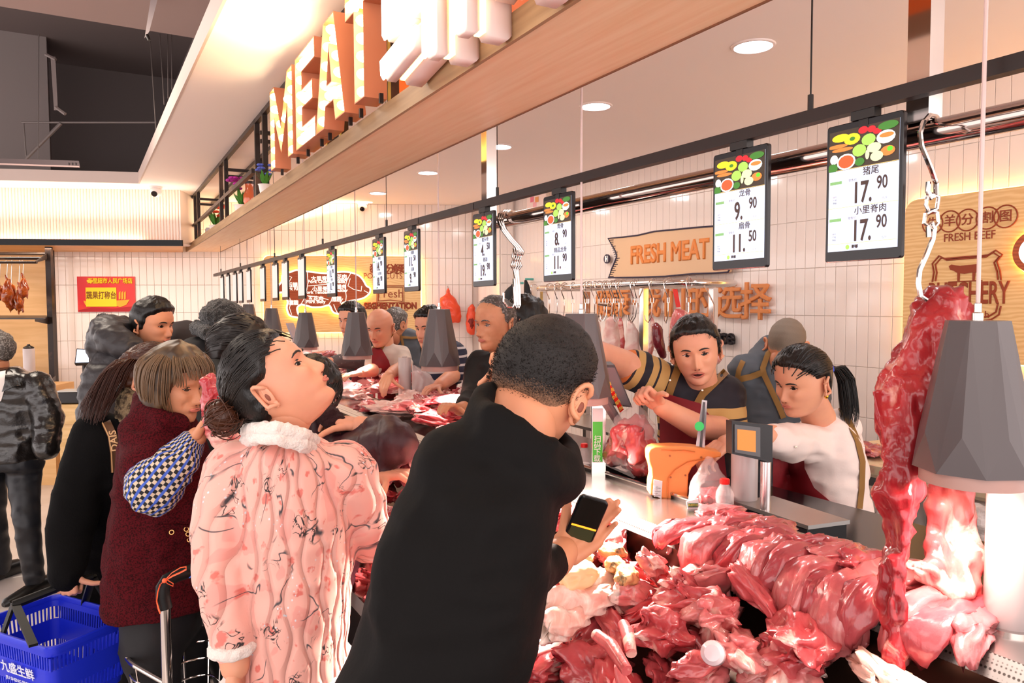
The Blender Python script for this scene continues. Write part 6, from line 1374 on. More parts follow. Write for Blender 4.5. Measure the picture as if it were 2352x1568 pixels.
g.loft([(985, 1110, 1200, 1.22, .16), (1010, 1060, 1240, 1.21, .22), (1050, 1010, 1270, 1.2, .27), (1110, 955, 1272, 1.19, .31), (1200, 900, 1272, 1.18, .33), (1300, 862, 1262, 1.17, .33), (1400, 830, 1250, 1.16, .33), (1500, 795, 1232, 1.15, .33), (1600, 760, 1200, 1.13, .32), (1750, 740, 1150, 1.12, .32), (1900, 740, 1120, 1.12, .30), (2000, 745, 1120, 1.12, .28)], 28, 2.2)
limb(g, [P(1060, 1090, 1.16), P(955, 1330, 1.10), P(930, 1560, 1.08), P(940, 1750, 1.1)], [.085, .075, .065, .055]); limb(g, [P(1182, 1130, 1.2), P(1160, 1320, 1.18), P(1215, 1315, 1.27), P(1262, 1295, 1.33)], [.075, .068, .052, .042])
# stand-up collar
for dy_, rr_ in ((-34, .022), (-5, .025), (26, .030)):
    g.tube([P(x_, y_ + dy_, d_) for x_, y_, d_ in ((1124, 935, 1.24), (1098, 960, 1.17), (1130, 985, 1.11), (1190, 1022, 1.10), (1250, 1065, 1.13), (1300, 1092, 1.2), (1308, 1065, 1.27), (1260, 1018, 1.33), (1190, 970, 1.32), (1138, 938, 1.30))], rr_, 10, close=True, caps=False)
o, bv = cloth(g, 'black_coat', ck, p, .0085, .008, 6, lambda v: -.004 * np.abs(fbm(v * np.array([5, 5, 16]) + 11, 2)))
legs(p, P(930, 1990, 1.12), floorpt(880, 1.12), fdir(160), rt_=.09)
ph = T('smartphone', 'black smartphone with an orange line on its dark screen, held by the leaning man', 'phone', P(1345, 1192, 1.37))
A0, A1, A2, A3 = P(1290, 1228, 1.375), P(1357, 1247, 1.385), P(1401, 1152, 1.365), P(1338, 1134, 1.355)
uu = ((A1 - A0) + (A2 - A3)).normalized(); vv0 = ((A3 - A0) + (A2 - A1)).normalized(); nn_ = uu.cross(vv0).normalized(); nn_ = nn_ if nn_.dot(CP - A0) > 0 else -nn_; vv0 = nn_.cross(uu)
cph = (A0 + A1 + A2 + A3) / 4; lw = ((A1 - A0).length + (A2 - A3).length) / 2; lh = ((A3 - A0).length + (A2 - A1).length) / 2
G().rbox(cph, (lw, lh, .009), .009, (uu, vv0, nn_), 4, .002).build('case', M('phone_case', '0B0B10', .25), ph); G().rbox(cph + nn_ * .0048, (lw - .006, lh - .006, .001), .007, (uu, vv0, nn_), 4).build('screen', M('phone_screen', '1A1512', .06, coat=.5), ph)
G().box(cph + nn_ * .0056 - vv0 * lh * .17, (lw - .008, .0035, .0006), (uu, vv0, nn_)).build('screen_line', M('orange_line', 'FF8A20', .4, es=1.5, ecol='FF8A20'), ph, smooth=False)
G().box(cph + nn_ * .0054 - vv0 * lh * .33, (lw - .01, lh * .26, .0004), (uu, vv0, nn_)).build('screen_panel', M('phone_panel', '3A3A22', .3), ph, smooth=False)
# --- woman in pink
p = person(660, 1.72, 'woman in pink quilted floral jacket looking up at the price displays', floorpt(660, 1.78))
h = HeadFrame(634, 880, 1.66, 96, 40, 0, 1.0); b = Body(skinB); kf = dict(nose=.9, cheek=1.3, mouth=.85, wide=.98); head(b, h, kf, hairblk); neck(b, h, P(625, 1010, 1.7), .054, .062)
g = G(); limb(g, [P(536, 1490, 1.56), P(540, 1530, 1.55)], [.034, .03]); b.addme(remesh(g, .006, 3)); hand(b, P(541, 1535, 1.55), Vector((0, 0, -1)), RH, 1, (20, 25, 20), .95)
b.build(p); hair(h, hairblk, p, 'tied', .013, .002, kf)
tp = P(548, 948, 1.64); tie = Vector(((tp - h.c).dot(h.r), (tp - h.c).dot(h.f), (tp - h.c).dot(h.u)))
fs2 = lambda rr: (rr.uniform(-1, 1), rr.uniform(-.2, .9), rr.uniform(.3, 1)) if rr.random() < .55 else ((rr.choice((-1, 1)) * rr.uniform(.75, 1), rr.uniform(-.1, .3), rr.uniform(.28, .5)) if rr.random() < .6 else (rr.choice((-1, 1)) * rr.uniform(.4, .8), rr.uniform(-.9, -.55), rr.uniform(-.55, .2)))
strands(h, M('hair_dark_brown', '17100C', .3), p, fs2, tie, 330, .0013, [tp, P(530, 950, 1.62), P(515, 958, 1.6)], spread=.012, seed=8, kk=kf, off=.0145)
# loose bun
rr = random.Random(5); cu = bpy.data.curves.new('hair_bun', 'CURVE'); cu.dimensions = '3D'; cu.bevel_depth = .0016; cu.bevel_resolution = 0; Lp = parent_loc(p); cb = P(512, 955, 1.62)
for i in range(150):
    a0_ = rr.uniform(0, 6.28); R1 = rr.uniform(.012, .044); ax_ = Vector((rr.gauss(0, .6), rr.gauss(0, .6), rr.gauss(0, 1))).normalized(); x_, y_, _ = frame_of(ax_); sp = cu.splines.new('POLY'); m_ = 12; sp.points.add(m_ - 1); arc = rr.uniform(2, 4.5); dr = rr.uniform(-.012, .012)
    for j, q in enumerate(sp.points):
        t = a0_ + arc * j / m_; pt = cb + (x_ * math.cos(t) + y_ * math.sin(t)) * R1 * (1 + .25 * (j / m_) * (i % 5 == 0)) + ax_ * dr + Vector((0, 0, -.01)) * (i % 4 == 0) * j * .25 - Lp; q.co = (pt.x, pt.y, pt.z, 1); q.radius = 1 - .5 * j / m_
cu.materials.append(hairbrn); mesh_of(cu, 'hair_bun_strands', p); G().ell(cb, (.036, .034, .034)).build('bun_core', hairbrn, p)
pkm = M('pink_floral_quilt', 'EBA08E', .62, sheen=.2); nt = pkm.node_tree; bs_ = nt.nodes['Principled BSDF']
at = nt.nodes.new('ShaderNodeAttribute'); at.attribute_name = 'quv'
def nn(tp_, **kw):
    n_ = nt.nodes.new(tp_)
    for k_, v_ in kw.items(): setattr(n_, k_, v_)
    return n_
def noi(scale, detail=3, dist=0):
    n_ = nn('ShaderNodeTexNoise'); n_.inputs['Scale'].default_value = scale; n_.inputs['Detail'].default_value = detail; n_.inputs['Distortion'].default_value = dist; nt.links.new(at.outputs['Vector'], n_.inputs['Vector']); return n_.outputs[0]
def mrange(s, a, c, o0=0, o1=1):
    n_ = nn('ShaderNodeMapRange'); n_.inputs[1].default_value = a; n_.inputs[2].default_value = c; n_.inputs[3].default_value = o0; n_.inputs[4].default_value = o1; nt.links.new(s, n_.inputs[0]); return n_.outputs[0]
def mth(op, a, c=None):
    n_ = nn('ShaderNodeMath', operation=op)
    for i, q in enumerate((a, c)):
        if q is None: continue
        if isinstance(q, (int, float)): n_.inputs[i].default_value = q
        else: nt.links.new(q, n_.inputs[i])
    return n_.outputs[0]
def mixc(fac, a, c):
    n_ = nn('ShaderNodeMix', data_type='RGBA'); nt.links.new(fac, n_.inputs[0])
    for i, q in ((6, a), (7, c)):
        if isinstance(q, str): n_.inputs[i].default_value = (*lin(q), 1)
        else: nt.links.new(q, n_.inputs[i])
    return n_.outputs[2]
base = mixc(mrange(noi(12, 2), .58, .6), 'F0B0A2', 'ECA094')
n2 = noi(26, 3); base = mixc(mth('MULTIPLY', mrange(n2, .61, .66), .8), base, 'DE6256')
br_ = noi(9, 2, .6); thin = mth('SUBTRACT', 1, mrange(mth('ABSOLUTE', mth('SUBTRACT', br_, .5)), .004, .014)); msk = mrange(noi(9, 1), .50, .54); base = mixc(mth('MULTIPLY', thin, msk), base, '4A4448')
thin2 = mth('SUBTRACT', 1, mrange(mth('ABSOLUTE', mth('SUBTRACT', noi(30, 2, 1), .52)), .01, .03)); base = mixc(mth('MULTIPLY', thin2, mrange(noi(10, 1), .57, .61)), base, '2A2628')
vr_ = nn('ShaderNodeTexVoronoi'); vr_.inputs['Scale'].default_value = 70; nt.links.new(at.outputs['Vector'], vr_.inputs['Vector']); dots = mth('SUBTRACT', 1, mrange(vr_.outputs['Distance'], .14, .2)); base = mixc(mth('MULTIPLY', dots, mrange(noi(8, 1), .56, .62)), base, 'E0E0E8')
nt.links.new(base, bs_.inputs['Base Color'])
sep = nn('ShaderNodeSeparateXYZ'); nt.links.new(at.outputs['Vector'], sep.inputs[0])
ff = mth('SUBTRACT', mth('SINE', mth('MULTIPLY', sep.outputs[0], PI / .052)), mth('MULTIPLY', mth('SINE', mth('MULTIPLY', sep.outputs[1], 2 * PI / .16)), .62))
hh_ = mth('POWER', mrange(mth('ABSOLUTE', ff), 0, .6), .6); bp_ = nn('ShaderNodeBump'); bp_.inputs['Strength'].default_value = .7; bp_.inputs['Distance'].default_value = .010; nt.links.new(hh_, bp_.inputs['Height']); nt.links.new(bp_.outputs[0], bs_.inputs['Normal'])
def quiltf(U): return np.sin(PI * U[:, 0] / .052) - .62 * np.sin(2 * PI * U[:, 1] / .16)
tc_ = np.array(P(670, 1200, 1.72)[:]); RHn, FHn = np.array(RH[:]), np.array(FH[:])
def puv(v):
    d_ = v - tc_; a = d_ @ RHn; c = d_ @ FHn; ang = np.arctan2(a, -c - .02); return np.stack([ang * .20, v[:, 2], np.zeros(len(v))], 1)
g = G(); g.loft([(1000, 585, 705, 1.7, .14), (1020, 560, 745, 1.7, .2), (1045, 535, 785, 1.71, .25), (1090, 520, 815, 1.72, .28), (1180, 528, 822, 1.72, .30), (1300, 548, 812, 1.72, .31), (1420, 550, 800, 1.72, .32), (1520, 545, 795, 1.72, .33), (1552, 546, 790, 1.72, .33), (1590, 560, 780, 1.72, .30)], 28, 2.2)
limb(g, [P(548, 1080, 1.68), P(512, 1210, 1.64), P(508, 1330, 1.6), P(533, 1480, 1.56)], [.075, .062, .056, .042]); limb(g, [P(792, 1085, 1.72), P(832, 1185, 1.76), P(850, 1240, 1.86), P(880, 1240, 1.96)], [.078, .068, .06, .05])
cloth(g, 'pink_jacket', pkm, p, .0075, .006, 6, lambda v: -.004 * np.exp(-(quiltf(puv(v)) / .4) ** 2) + .002, uv=puv, sm=5)
fl_ = M('white_fleece', 'EFE2DA', .9, bump=(160, .8, .006), sheen=.5)
def fleece(pts, r, nm='fleece_trim', close=True):
    g = G(); g.tube(pts, r, 12, close=close, caps=not close); me = remesh(g, .006, 2); return finish(me, nm, fl_, p, lambda v, n: .003 * vnoise(v * 160) + .0025 * vnoise(v * 70))
for dy_ in (0, 20): fleece([P(x_, y_ + dy_, d_) for x_, y_, d_ in ((568, 990, 1.68), (590, 984, 1.6), (640, 986, 1.565), (690, 998, 1.59), (718, 1012, 1.68), (700, 1006, 1.78), (640, 992, 1.83), (590, 986, 1.78))], .017)
hemc = P(668, 1545, 1.72); hr = S(126, 1.72)
fleece([hemc + RH * hr * math.cos(t) + FH * .17 * math.sin(t) for t in [i * PI / 10 for i in range(20)]], .022)
cf = P(534, 1485, 1.56); fleece([cf + RH * .038 * math.cos(t) + FH * .038 * math.sin(t) for t in [i * PI / 6 for i in range(12)]], .014)
legs(p, P(670, 1620, 1.74), floorpt(665, 1.78), fdir(120), M('trousers_pink_grey', '2A2226', .7))
# --- old lady
p = person(400, 2.2, 'elderly woman in burgundy wool coat and checked sleeve covers holding raw meat', floorpt(370, 2.25))
h = HeadFrame(402, 882, 2.14, 72, -10, 0, .92); b = Body(skinC); kf = dict(nose=.95, age=1.3, cheek=.9, eyeopen=.5); head(b, h, kf, None); neck(b, h, P(375, 975, 2.2), .05, .06)
w0 = P(452, 1002, 2.0); b.addme(remesh(G().cone(P(430, 1030, 2.02), w0, .032, .027), .006, 3)); hand(b, w0, P(492, 935, 1.98) - w0, Vector(fdir(75)) * 1 + FH * .3, 1, ((30, 45, 30), (32, 45, 30), (34, 45, 30), (36, 45, 30)), .95, 5, (20, 20)); b.build(p)
A_, Z, n_, m_ = grid_head(); x, y = head_base(Z, A_, None, False); q = np.stack([x, y, Z], 1)
th_ = interp(y, [-.1, -.02, .02, .045, .06, .09], [-.12, -.12, -.09, -.01, .045, .06]); s = np.clip((Z - th_) / .02, 0, 1); s = s * s * (3 - 2 * s); rad = q.copy(); rad[:, 2] *= .4; nr_ = rad / np.maximum(np.linalg.norm(rad, axis=1), 1e-5)[:, None]
off = np.where(s > 0, -.003 + s * (.024 + .012 * np.clip(-Z / .1, 0, 1) + .004 * fbm(q * np.array([50, 50, 10]), 2)), -.006); gg = G(); gg.v = [tuple(t) for t in h.W(q + nr_ * off[:, None])]; gg.f = list(HF); gg.m = [0] * len(HF); gg.build('hair', hairbob, p, auto=180)
fs3 = lambda rr: (rr.gauss(0, .12), rr.gauss(-.05, .12), 1)
rr = random.Random(9); cu = bpy.data.curves.new('hair_strands', 'CURVE'); cu.dimensions = '3D'; cu.bevel_depth = .0014; cu.bevel_resolution = 0; Lp = parent_loc(p)
for i in range(420):
    a = rr.uniform(0, 6.283); sp = cu.splines.new('POLY'); N_ = 14; sp.points.add(N_ - 1); front = math.sin(a); zend = -.045 - .06 * (front < .55) if front > .3 else -.118; zend = .045 if front > .75 else (.02 if front > .5 else (-.085 if front > .15 else -.122)); zend += rr.uniform(-.012, .008); bump_ = rr.uniform(.024, .030)
    for j, qq in enumerate(sp.points):
        t = j / (N_ - 1); zz = .116 + (zend - .116) * t ** 1.25; aa = a + .25 * (t - .5) * math.sin(a * 2); xx, yy = head_base(np.array([max(zz, -.1)]), np.array([aa]), None, False); v_ = Vector((float(xx[0]), float(yy[0]), zz)); l_ = Vector((math.cos(aa), math.sin(aa), .15)); w_ = -max(0, -.05 - zz) * .25
        vmin = Vector((math.cos(aa) * .05, math.sin(aa) * .06, zz)); base_ = v_ if v_.xy.length > vmin.xy.length or zz > 0 else vmin
        pt = h.V(*(base_ + l_ * (bump_ * min(1, .35 + t * 2) + w_))) - Lp; qq.co = (pt.x, pt.y, pt.z, 1); qq.radius = 1 - .4 * t
cu.materials.append(M('hair_strand_brown', '6A5038', .35)); mesh_of(cu, 'hair_strands', p)
bw_ = M('burgundy_wool', '4E0C14', .9, var=(220, '2A060A', .45, .6), bump=(260, .5, .003), spec=.15)
g = G(); g.loft([(925, 335, 405, 2.2, .13), (950, 312, 432, 2.2, .2), (985, 296, 460, 2.2, .26), (1050, 285, 475, 2.22, .3), (1150, 272, 482, 2.24, .32), (1250, 258, 484, 2.26, .34), (1340, 250, 485, 2.28, .35), (1388, 248, 484, 2.28, .35)], 26)
g.tube([P(322, 915, 2.2), P(330, 935, 2.1), P(370, 965, 2.06), P(410, 975, 2.1), P(430, 965, 2.2), P(400, 935, 2.3), P(345, 918, 2.3)], .028, 10, close=True, caps=False); limb(g, [P(345, 1010, 2.12), P(345, 1075, 2.04), P(355, 1120, 2.0)], [.085, .078, .068])
o, bv = cloth(g, 'burgundy_coat', bw_, p, .0095, .010, 7)
for x_, y_ in ((394, 1222), (428, 1215), (432, 1226), (435, 1239)):
    r = ray(x_, y_); l = r.length; hit = bv.ray_cast(CP, r / l, 30); c = hit[0] - r / l * .006; a_, b_, d_ = frame_of(-r / l); G().tube([c + a_ * .006 * math.cos(t) + b_ * .006 * math.sin(t) for t in [i * PI / 5 for i in range(10)]], .0016, 6, close=True, caps=False).build('eyelet', M('brass', 'D8A868', .3, 1), p)
strap(bv, [(360, 1208), (400, 1206), (470, 1212)], 5, 'pocket_flap', bw_, p, .008)
ckm = M('check_sleeve', '15121C', .7); nt = ckm.node_tree; at = nt.nodes.new('ShaderNodeAttribute'); at.attribute_name = 'quv'
ch_ = nt.nodes.new('ShaderNodeTexChecker'); ch_.inputs['Scale'].default_value = 100; ch_.inputs[1].default_value = (*lin('100E14'), 1); ch_.inputs[2].default_value = (*lin('C8B8A0'), 1); nt.links.new(at.outputs['Vector'], ch_.inputs[0])
sp_ = nt.nodes.new('ShaderNodeSeparateXYZ'); nt.links.new(at.outputs['Vector'], sp_.inputs[0]); pp_ = nt.nodes.new('ShaderNodeMath'); pp_.operation = 'PINGPONG'; pp_.inputs[1].default_value = .01; nt.links.new(sp_.outputs[0], pp_.inputs[0]); lt = nt.nodes.new('ShaderNodeMath'); lt.operation = 'LESS_THAN'; lt.inputs[1].default_value = .0028; nt.links.new(pp_.outputs[0], lt.inputs[0])
mx = nt.nodes.new('ShaderNodeMix'); mx.data_type = 'RGBA'; nt.links.new(lt.outputs[0], mx.inputs[0]); nt.links.new(ch_.outputs[0], mx.inputs[6]); mx.inputs[7].default_value = (*lin('3A5AB8'), 1); nt.links.new(mx.outputs[2], nt.nodes['Principled BSDF'].inputs['Base Color'])
eb, wr_ = P(352, 1128, 1.98), P(446, 1012, 2.0)
def cuv(v):
    a, c = np.array(eb[:]), np.array(wr_[:]); ab = (c - a) / np.linalg.norm(c - a); d_ = v - a; t = d_ @ ab; x_, y_, _ = frame_of(Vector(ab)); an = np.arctan2(d_ @ np.array(x_[:]), d_ @ np.array(y_[:])); return np.stack([an * .065, t, np.zeros(len(v))], 1)
g = G(); limb(g, [P(340, 1110, 1.99), P(352, 1122, 1.97), P(400, 1070, 1.97), P(440, 1022, 2.0)], [.062, .072, .062, .038]); g.tube([wr_ + (x_ * math.cos(t) + y_ * math.sin(t)) * .03 for x_, y_ in [frame_of(wr_ - eb)[:2]] for t in [i * PI / 6 for i in range(12)]], .006, 8, close=True, caps=False)
cloth(g, 'checked_sleeve', ckm, p, .0065, .008, 12, uv=cuv)
legs(p, P(375, 1410, 2.28), floorpt(370, 2.3), fdir(90))
mt = T('held_meat', 'long raw bone-in pork piece held up by the elderly woman', 'meat', P(505, 960, 1.97))
g = G(); limb(g, [P(488, 870, 1.96), P(482, 900, 1.95), P(480, 935, 1.96), P(500, 990, 1.98), P(525, 1035, 2.0), P(515, 1070, 2.0)], [.018, .028, .024, .03, .034, .016]); g.cone(P(478, 885, 1.95), P(506, 878, 1.97), .024, .016); g.cone(P(500, 1020, 1.98), P(545, 1005, 2.0), .02, .016)
finish(remesh(g, .005, 2), 'meat_on_bone', pork[0], mt, lambda v, n: .006 * fbm(v * 40, 2) - .007 * np.abs(fbm(v * 55 + 3, 2)))
# --- woman in black coat with brown ponytail and basket
p = person(230, 2.6, 'woman in long black coat with brown ponytail carrying a blue basket', floorpt(225, 2.6))
h = HeadFrame(345, 868, 2.55, 100, -12, 0, .95); b = Body(skinB); head(b, h, {}, hairblk); neck(b, h, P(310, 950, 2.55)); w0 = P(150, 1303, 2.30); hand(b, w0, P(153, 1350, 2.30) - w0, FH, 1, (70, 80, 50), .92, 1, (30, 30)); b.build(p); hair(h, hairbrn, p, 'tied', .014, .003)
tp = P(312, 838, 2.5); tie = Vector(((tp - h.c).dot(h.r), (tp - h.c).dot(h.f), (tp - h.c).dot(h.u)))
strands(h, M('hair_reddish_brown', '3E1C0E', .35), p, fs2, tie, 260, .0018, [tp, P(290, 828, 2.46), P(262, 850, 2.44), P(240, 890, 2.43), P(222, 930, 2.43), P(212, 965, 2.43)], spread=.042, seed=3, off=.015)
cw = M('black_wool_coat', '080708', .9, bump=(220, .4, .003), spec=.15)
g = G(); g.loft([(950, 270, 340, 2.55, .16), (975, 225, 345, 2.55, .24), (1010, 195, 345, 2.55, .28), (1100, 175, 340, 2.56, .3), (1250, 160, 330, 2.70, .32), (1330, 155, 325, 2.78, .32), (1420, 160, 330, 2.80, .32)], 24); limb(g, [P(222, 1005, 2.48), P(180, 1130, 2.42), P(160, 1240, 2.36), P(153, 1318, 2.31)], [.085, .075, .062, .052])
o, bv = cloth(g, 'black_coat', cw, p, .011, .007, 6)
g = G(); g.ell(P(310, 945, 2.5), (.055, .07, .085)); g.cone(P(300, 905, 2.52), P(318, 985, 2.48), .04, .05); me = remesh(g, .007, 2)
finish(me, 'fur_collar', M('fur_beige', '8A7458', .9, var=(60, '3A2A1C', .45, .6), bump=(200, 1, .01)), p, lambda v, n: .008 * vnoise(v * 90) + .008 * np.abs(vnoise(v * 50)))
strap(bv, [(243, 968), (258, 1000), (264, 1040), (266, 1085)], 22, 'bag_strap', M('bag_strap_brown', '5A3A24', .6), p, .010); strap(bv, [(235, 970), (250, 1002), (256, 1042), (258, 1085)], 3, 'strap_edge', M('strap_piping', 'C89A6A', .5), p, .013)
sc0 = P(262, 1012, 2.38); text('DAIS', .032, MATS['strap_piping'], sc0, (UZ * 1 - RH * .12), (-RH - UZ * .12), p, bold=.0006)
legs(p, P(240, 1400, 2.82), floorpt(235, 2.86), fdir(120))
# --- tall man in the grey down jacket
p = person(290, 3.55, 'tall man in dark grey hooded down jacket seen in profile', floorpt(290, 3.55))
h = HeadFrame(352, 745, 3.5, 74, -8, 0, 1.0); b = Body(skinA); head(b, h, dict(nose=1.0, mouth=.9), hairblk); neck(b, h, P(320, 825, 3.52), .058, .064); b.build(p); hair(h, hairblk, p, 'short', .013, .003, top=1.5)
dj = M('down_jacket_grey', '2E2B2E', .45, bump=(60, .25, .006)); quz = lambda v: .010 * np.abs(np.sin(v[:, 2] * PI / .085)) ** .6 - .005
g = G(); g.loft([(800, 232, 352, 3.5, .24), (830, 212, 372, 3.5, .32), (880, 200, 385, 3.52, .36), (960, 195, 392, 3.54, .38), (1100, 192, 392, 3.56, .4), (1250, 195, 390, 3.56, .4)], 26); limb(g, [P(250, 870, 3.42), P(232, 960, 3.38), P(250, 1060, 3.3)], [.11, .1, .08])
cloth(g, 'down_jacket', dj, p, .012, .009, 9, quz)
g = G(); g.tube([P(345, 820, 3.40), P(300, 800, 3.36), P(255, 780, 3.38), P(245, 765, 3.5), P(275, 760, 3.62), P(330, 790, 3.65), P(355, 815, 3.55)], [.045, .06, .075, .085, .075, .06, .045], 14, close=True, caps=False); g.cone(P(232, 795, 3.44), P(285, 765, 3.5), .07, .06)
cloth(g, 'hood', dj, p, .010, .008, 12, lambda v: .006 * np.abs(fbm(v * 16, 2)))
legs(p, P(290, 1240, 3.56), floorpt(290, 3.6), fdir(90))
# --- person with pom-pom hat
p = person(236, 4.2, 'person hidden behind the grey hood, only a black pompom hat showing', floorpt(236, 4.2)); b = Body(skinA); h = HeadFrame(252, 812, 4.2, 150, 0, 0, .95); head(b, h, {}, None, False); neck(b, h, P(250, 870, 4.2)); b.build(p)
fur = M('black_fluff', '0A0809', .95, bump=(200, 1, .01), sheen=.4); g = G(); g.ell(P(238, 738, 4.2), (.048, .048, .046)); finish(remesh(g, .005, 0), 'pompom', fur, p, lambda v, n: .006 * vnoise(v * 140) + .004 * vnoise(v * 260)); 
g = G(); g.ell(P(250, 795, 4.2), (.1, .11, .11)); finish(remesh(g, .01, 1), 'knit_hat', fur, p); g = G(); g.loft([(862, 225, 280, 4.2, .16), (890, 205, 300, 4.2, .26), (980, 200, 305, 4.2, .3), (1130, 200, 305, 4.2, .3)], 18); cloth(g, 'dark_coat', trs, p, .018); legs(p, P(250, 1130, 4.2), floorpt(250, 4.2), fdir(90))
# --- person with grey hood far behind
p = person(428, 3.9, 'person in a plain dark grey hood behind the down jacket man', floorpt(428, 3.9)); b = Body(skinA); h = HeadFrame(428, 792, 3.9, 165, 0, 0, .95); head(b, h, {}, None, False); neck(b, h, P(428, 850, 3.9)); b.build(p)
gh = M('hood_grey_fleece', '3A3436', .9); g = G(); g.ell(P(425, 785, 3.9), (.125, .13, .12)); g.loft([(800, 388, 470, 3.9, .22), (840, 375, 500, 3.9, .3), (1000, 370, 500, 3.9, .32), (1180, 370, 500, 3.9, .32)], 20); cloth(g, 'grey_hoodie', gh, p, .013); legs(p, P(430, 1170, 3.9), floorpt(430, 3.9), fdir(150))
# --- person with black fur hat
p = person(500, 3.2, 'person in a black fluffy hat and fur-collared black coat', floorpt(480, 3.2)); b = Body(skinA); h = HeadFrame(522, 768, 3.2, 128, -20, 0, 1.0); head(b, h, {}, hairblk); neck(b, h, P(500, 835, 3.24)); b.build(p); hair(h, hairblk, p, 'short', .012, .004)
g = G(); g.ell(h.V(0, -.02, .055), (.098, .115, .07), (h.r, h.f, h.u)); g.ell(h.V(0, -.035, .09), (.08, .085, .05), (h.r, h.f, h.u)); finish(remesh(g, .007, 1), 'fluffy_hat', fur, p, lambda v, n: .006 * vnoise(v * 120) + .004 * vnoise(v * 220))
g = G(); g.loft([(775, 440, 520, 3.24, .2), (800, 405, 545, 3.24, .3), (850, 390, 560, 3.26, .36), (1000, 385, 565, 3.28, .38), (1220, 385, 565, 3.3, .38)], 22); cloth(g, 'black_coat', M('black_coat_cloth', '151214', .8), p, .014)
g = G(); g.tube([P(452, 752, 3.2), P(480, 765, 3.1), P(515, 790, 3.1), P(535, 800, 3.2), P(500, 770, 3.35), P(465, 752, 3.3)], .032, 10, close=True, caps=False); finish(remesh(g, .008, 1), 'fur_collar', fur, p, lambda v, n: .007 * vnoise(v * 110)); legs(p, P(478, 1210, 3.3), floorpt(478, 3.3), fdir(130))
# --- dark ponytail woman with grey hood
p = person(530, 2.5, 'dark-haired woman with low ponytail and grey hooded coat, behind the pink jacket', floorpt(520, 2.55)); h = HeadFrame(552, 808, 2.5, 102, -14, 0, 1.0); b = Body(skinA); head(b, h, {}, hairblk); neck(b, h, P(530, 895, 2.55)); b.build(p); hair(h, M('hair_soft_black', '1A1311', .4), p, 'tied', .014, .003)
tp = P(486, 810, 2.5); tie = Vector(((tp - h.c).dot(h.r), (tp - h.c).dot(h.f), (tp - h.c).dot(h.u))); strands(h, MATS['hair_soft_black'], p, fs2, tie, 230, .0016, [tp, P(474, 815, 2.5), P(464, 835, 2.5), P(458, 860, 2.5), P(456, 880, 2.5)], spread=.026, seed=13, off=.015)
g = G(); g.loft([(868, 478, 560, 2.52, .18), (890, 462, 590, 2.54, .26), (950, 452, 600, 2.56, .3), (1100, 450, 600, 2.58, .32), (1300, 450, 600, 2.6, .34), (1400, 450, 600, 2.6, .34)], 22); g.tube([P(482, 830, 2.5), P(495, 850, 2.42), P(535, 870, 2.38), P(570, 885, 2.45), P(560, 870, 2.6), P(510, 840, 2.62)], .034, 10, close=True, caps=False); cloth(g, 'grey_coat', M('coat_dark_green_grey', '2C2D2C', .8, bump=(120, .3, .004)), p, .011, .009, 8); legs(p, P(525, 1390, 2.6), floorpt(525, 2.62), fdir(100))
# --- person in maroon down jacket
p = person(800, 2.25, 'person in maroon down jacket bending over the bin beyond the pink jacket', floorpt(745, 2.3)); h = HeadFrame(700, 905, 2.3, 100, -32, 0, .95); b = Body(skinB); head(b, h, {}, hairblk); neck(b, h, P(720, 990, 2.3))
w0 = P(828, 978, 2.12); b.addme(remesh(G().cone(P(850, 985, 2.12), w0, .034, .03), .006, 3)); hand(b, w0, P(775, 962, 2.16) - w0, Vector((0, 0, -1)), 1, (20, 30, 20), 1, 4); w1 = P(872, 1092, 2.0); hand(b, w1, P(905, 1090, 1.98) - w1, Vector((0, 0, -1)), -1, (35, 45, 30), 1, 4); b.build(p); hair(h, hairblk, p, 'tied', .02, .004)
strands(h, hairblk, p, lambda rr: (rr.uniform(-1, 1), rr.uniform(-.2, .7), rr.uniform(.2, 1)), Vector((-.05, .04, -.1)) if False else Vector((.08, .02, -.05)), 120, .0016, None, seed=4, off=.02)
mr_ = M('maroon_down', '32101A', .5, bump=(50, .3, .006)); qx = lambda v: .008 * np.abs(np.sin((v @ RHn) * PI / .06)) ** .6 - .004
g = G(); g.loft([(955, 700, 780, 2.3, .2), (990, 690, 800, 2.3, .28), (1060, 690, 812, 2.3, .32), (1150, 695, 820, 2.3, .34), (1300, 700, 815, 2.32, .34), (1450, 705, 810, 2.32, .34)], 22); limb(g, [P(775, 1050, 2.2), P(830, 1058, 2.08), P(905, 1022, 2.02), P(898, 1000, 2.06), P(850, 988, 2.12)], [.085, .075, .062, .058, .045]); limb(g, [P(770, 1085, 2.15), P(840, 1095, 2.02), P(866, 1094, 2.0)], [.055, .05, .042])
cloth(g, 'down_jacket', mr_, p, .009, .007, 9, qx); g = G(); g.tube([P(742, 950, 2.2), P(760, 960, 2.14), P(785, 985, 2.14), P(790, 1010, 2.2), P(760, 990, 2.35), P(735, 955, 2.32)], .032, 10, close=True, caps=False); finish(remesh(g, .008, 1), 'fur_hood_edge', M('maroon_fur', '2E1014', .95, bump=(150, 1, .008)), p, lambda v, n: .006 * vnoise(v * 100)); legs(p, P(752, 1440, 2.32), floorpt(748, 2.34), fdir(120))
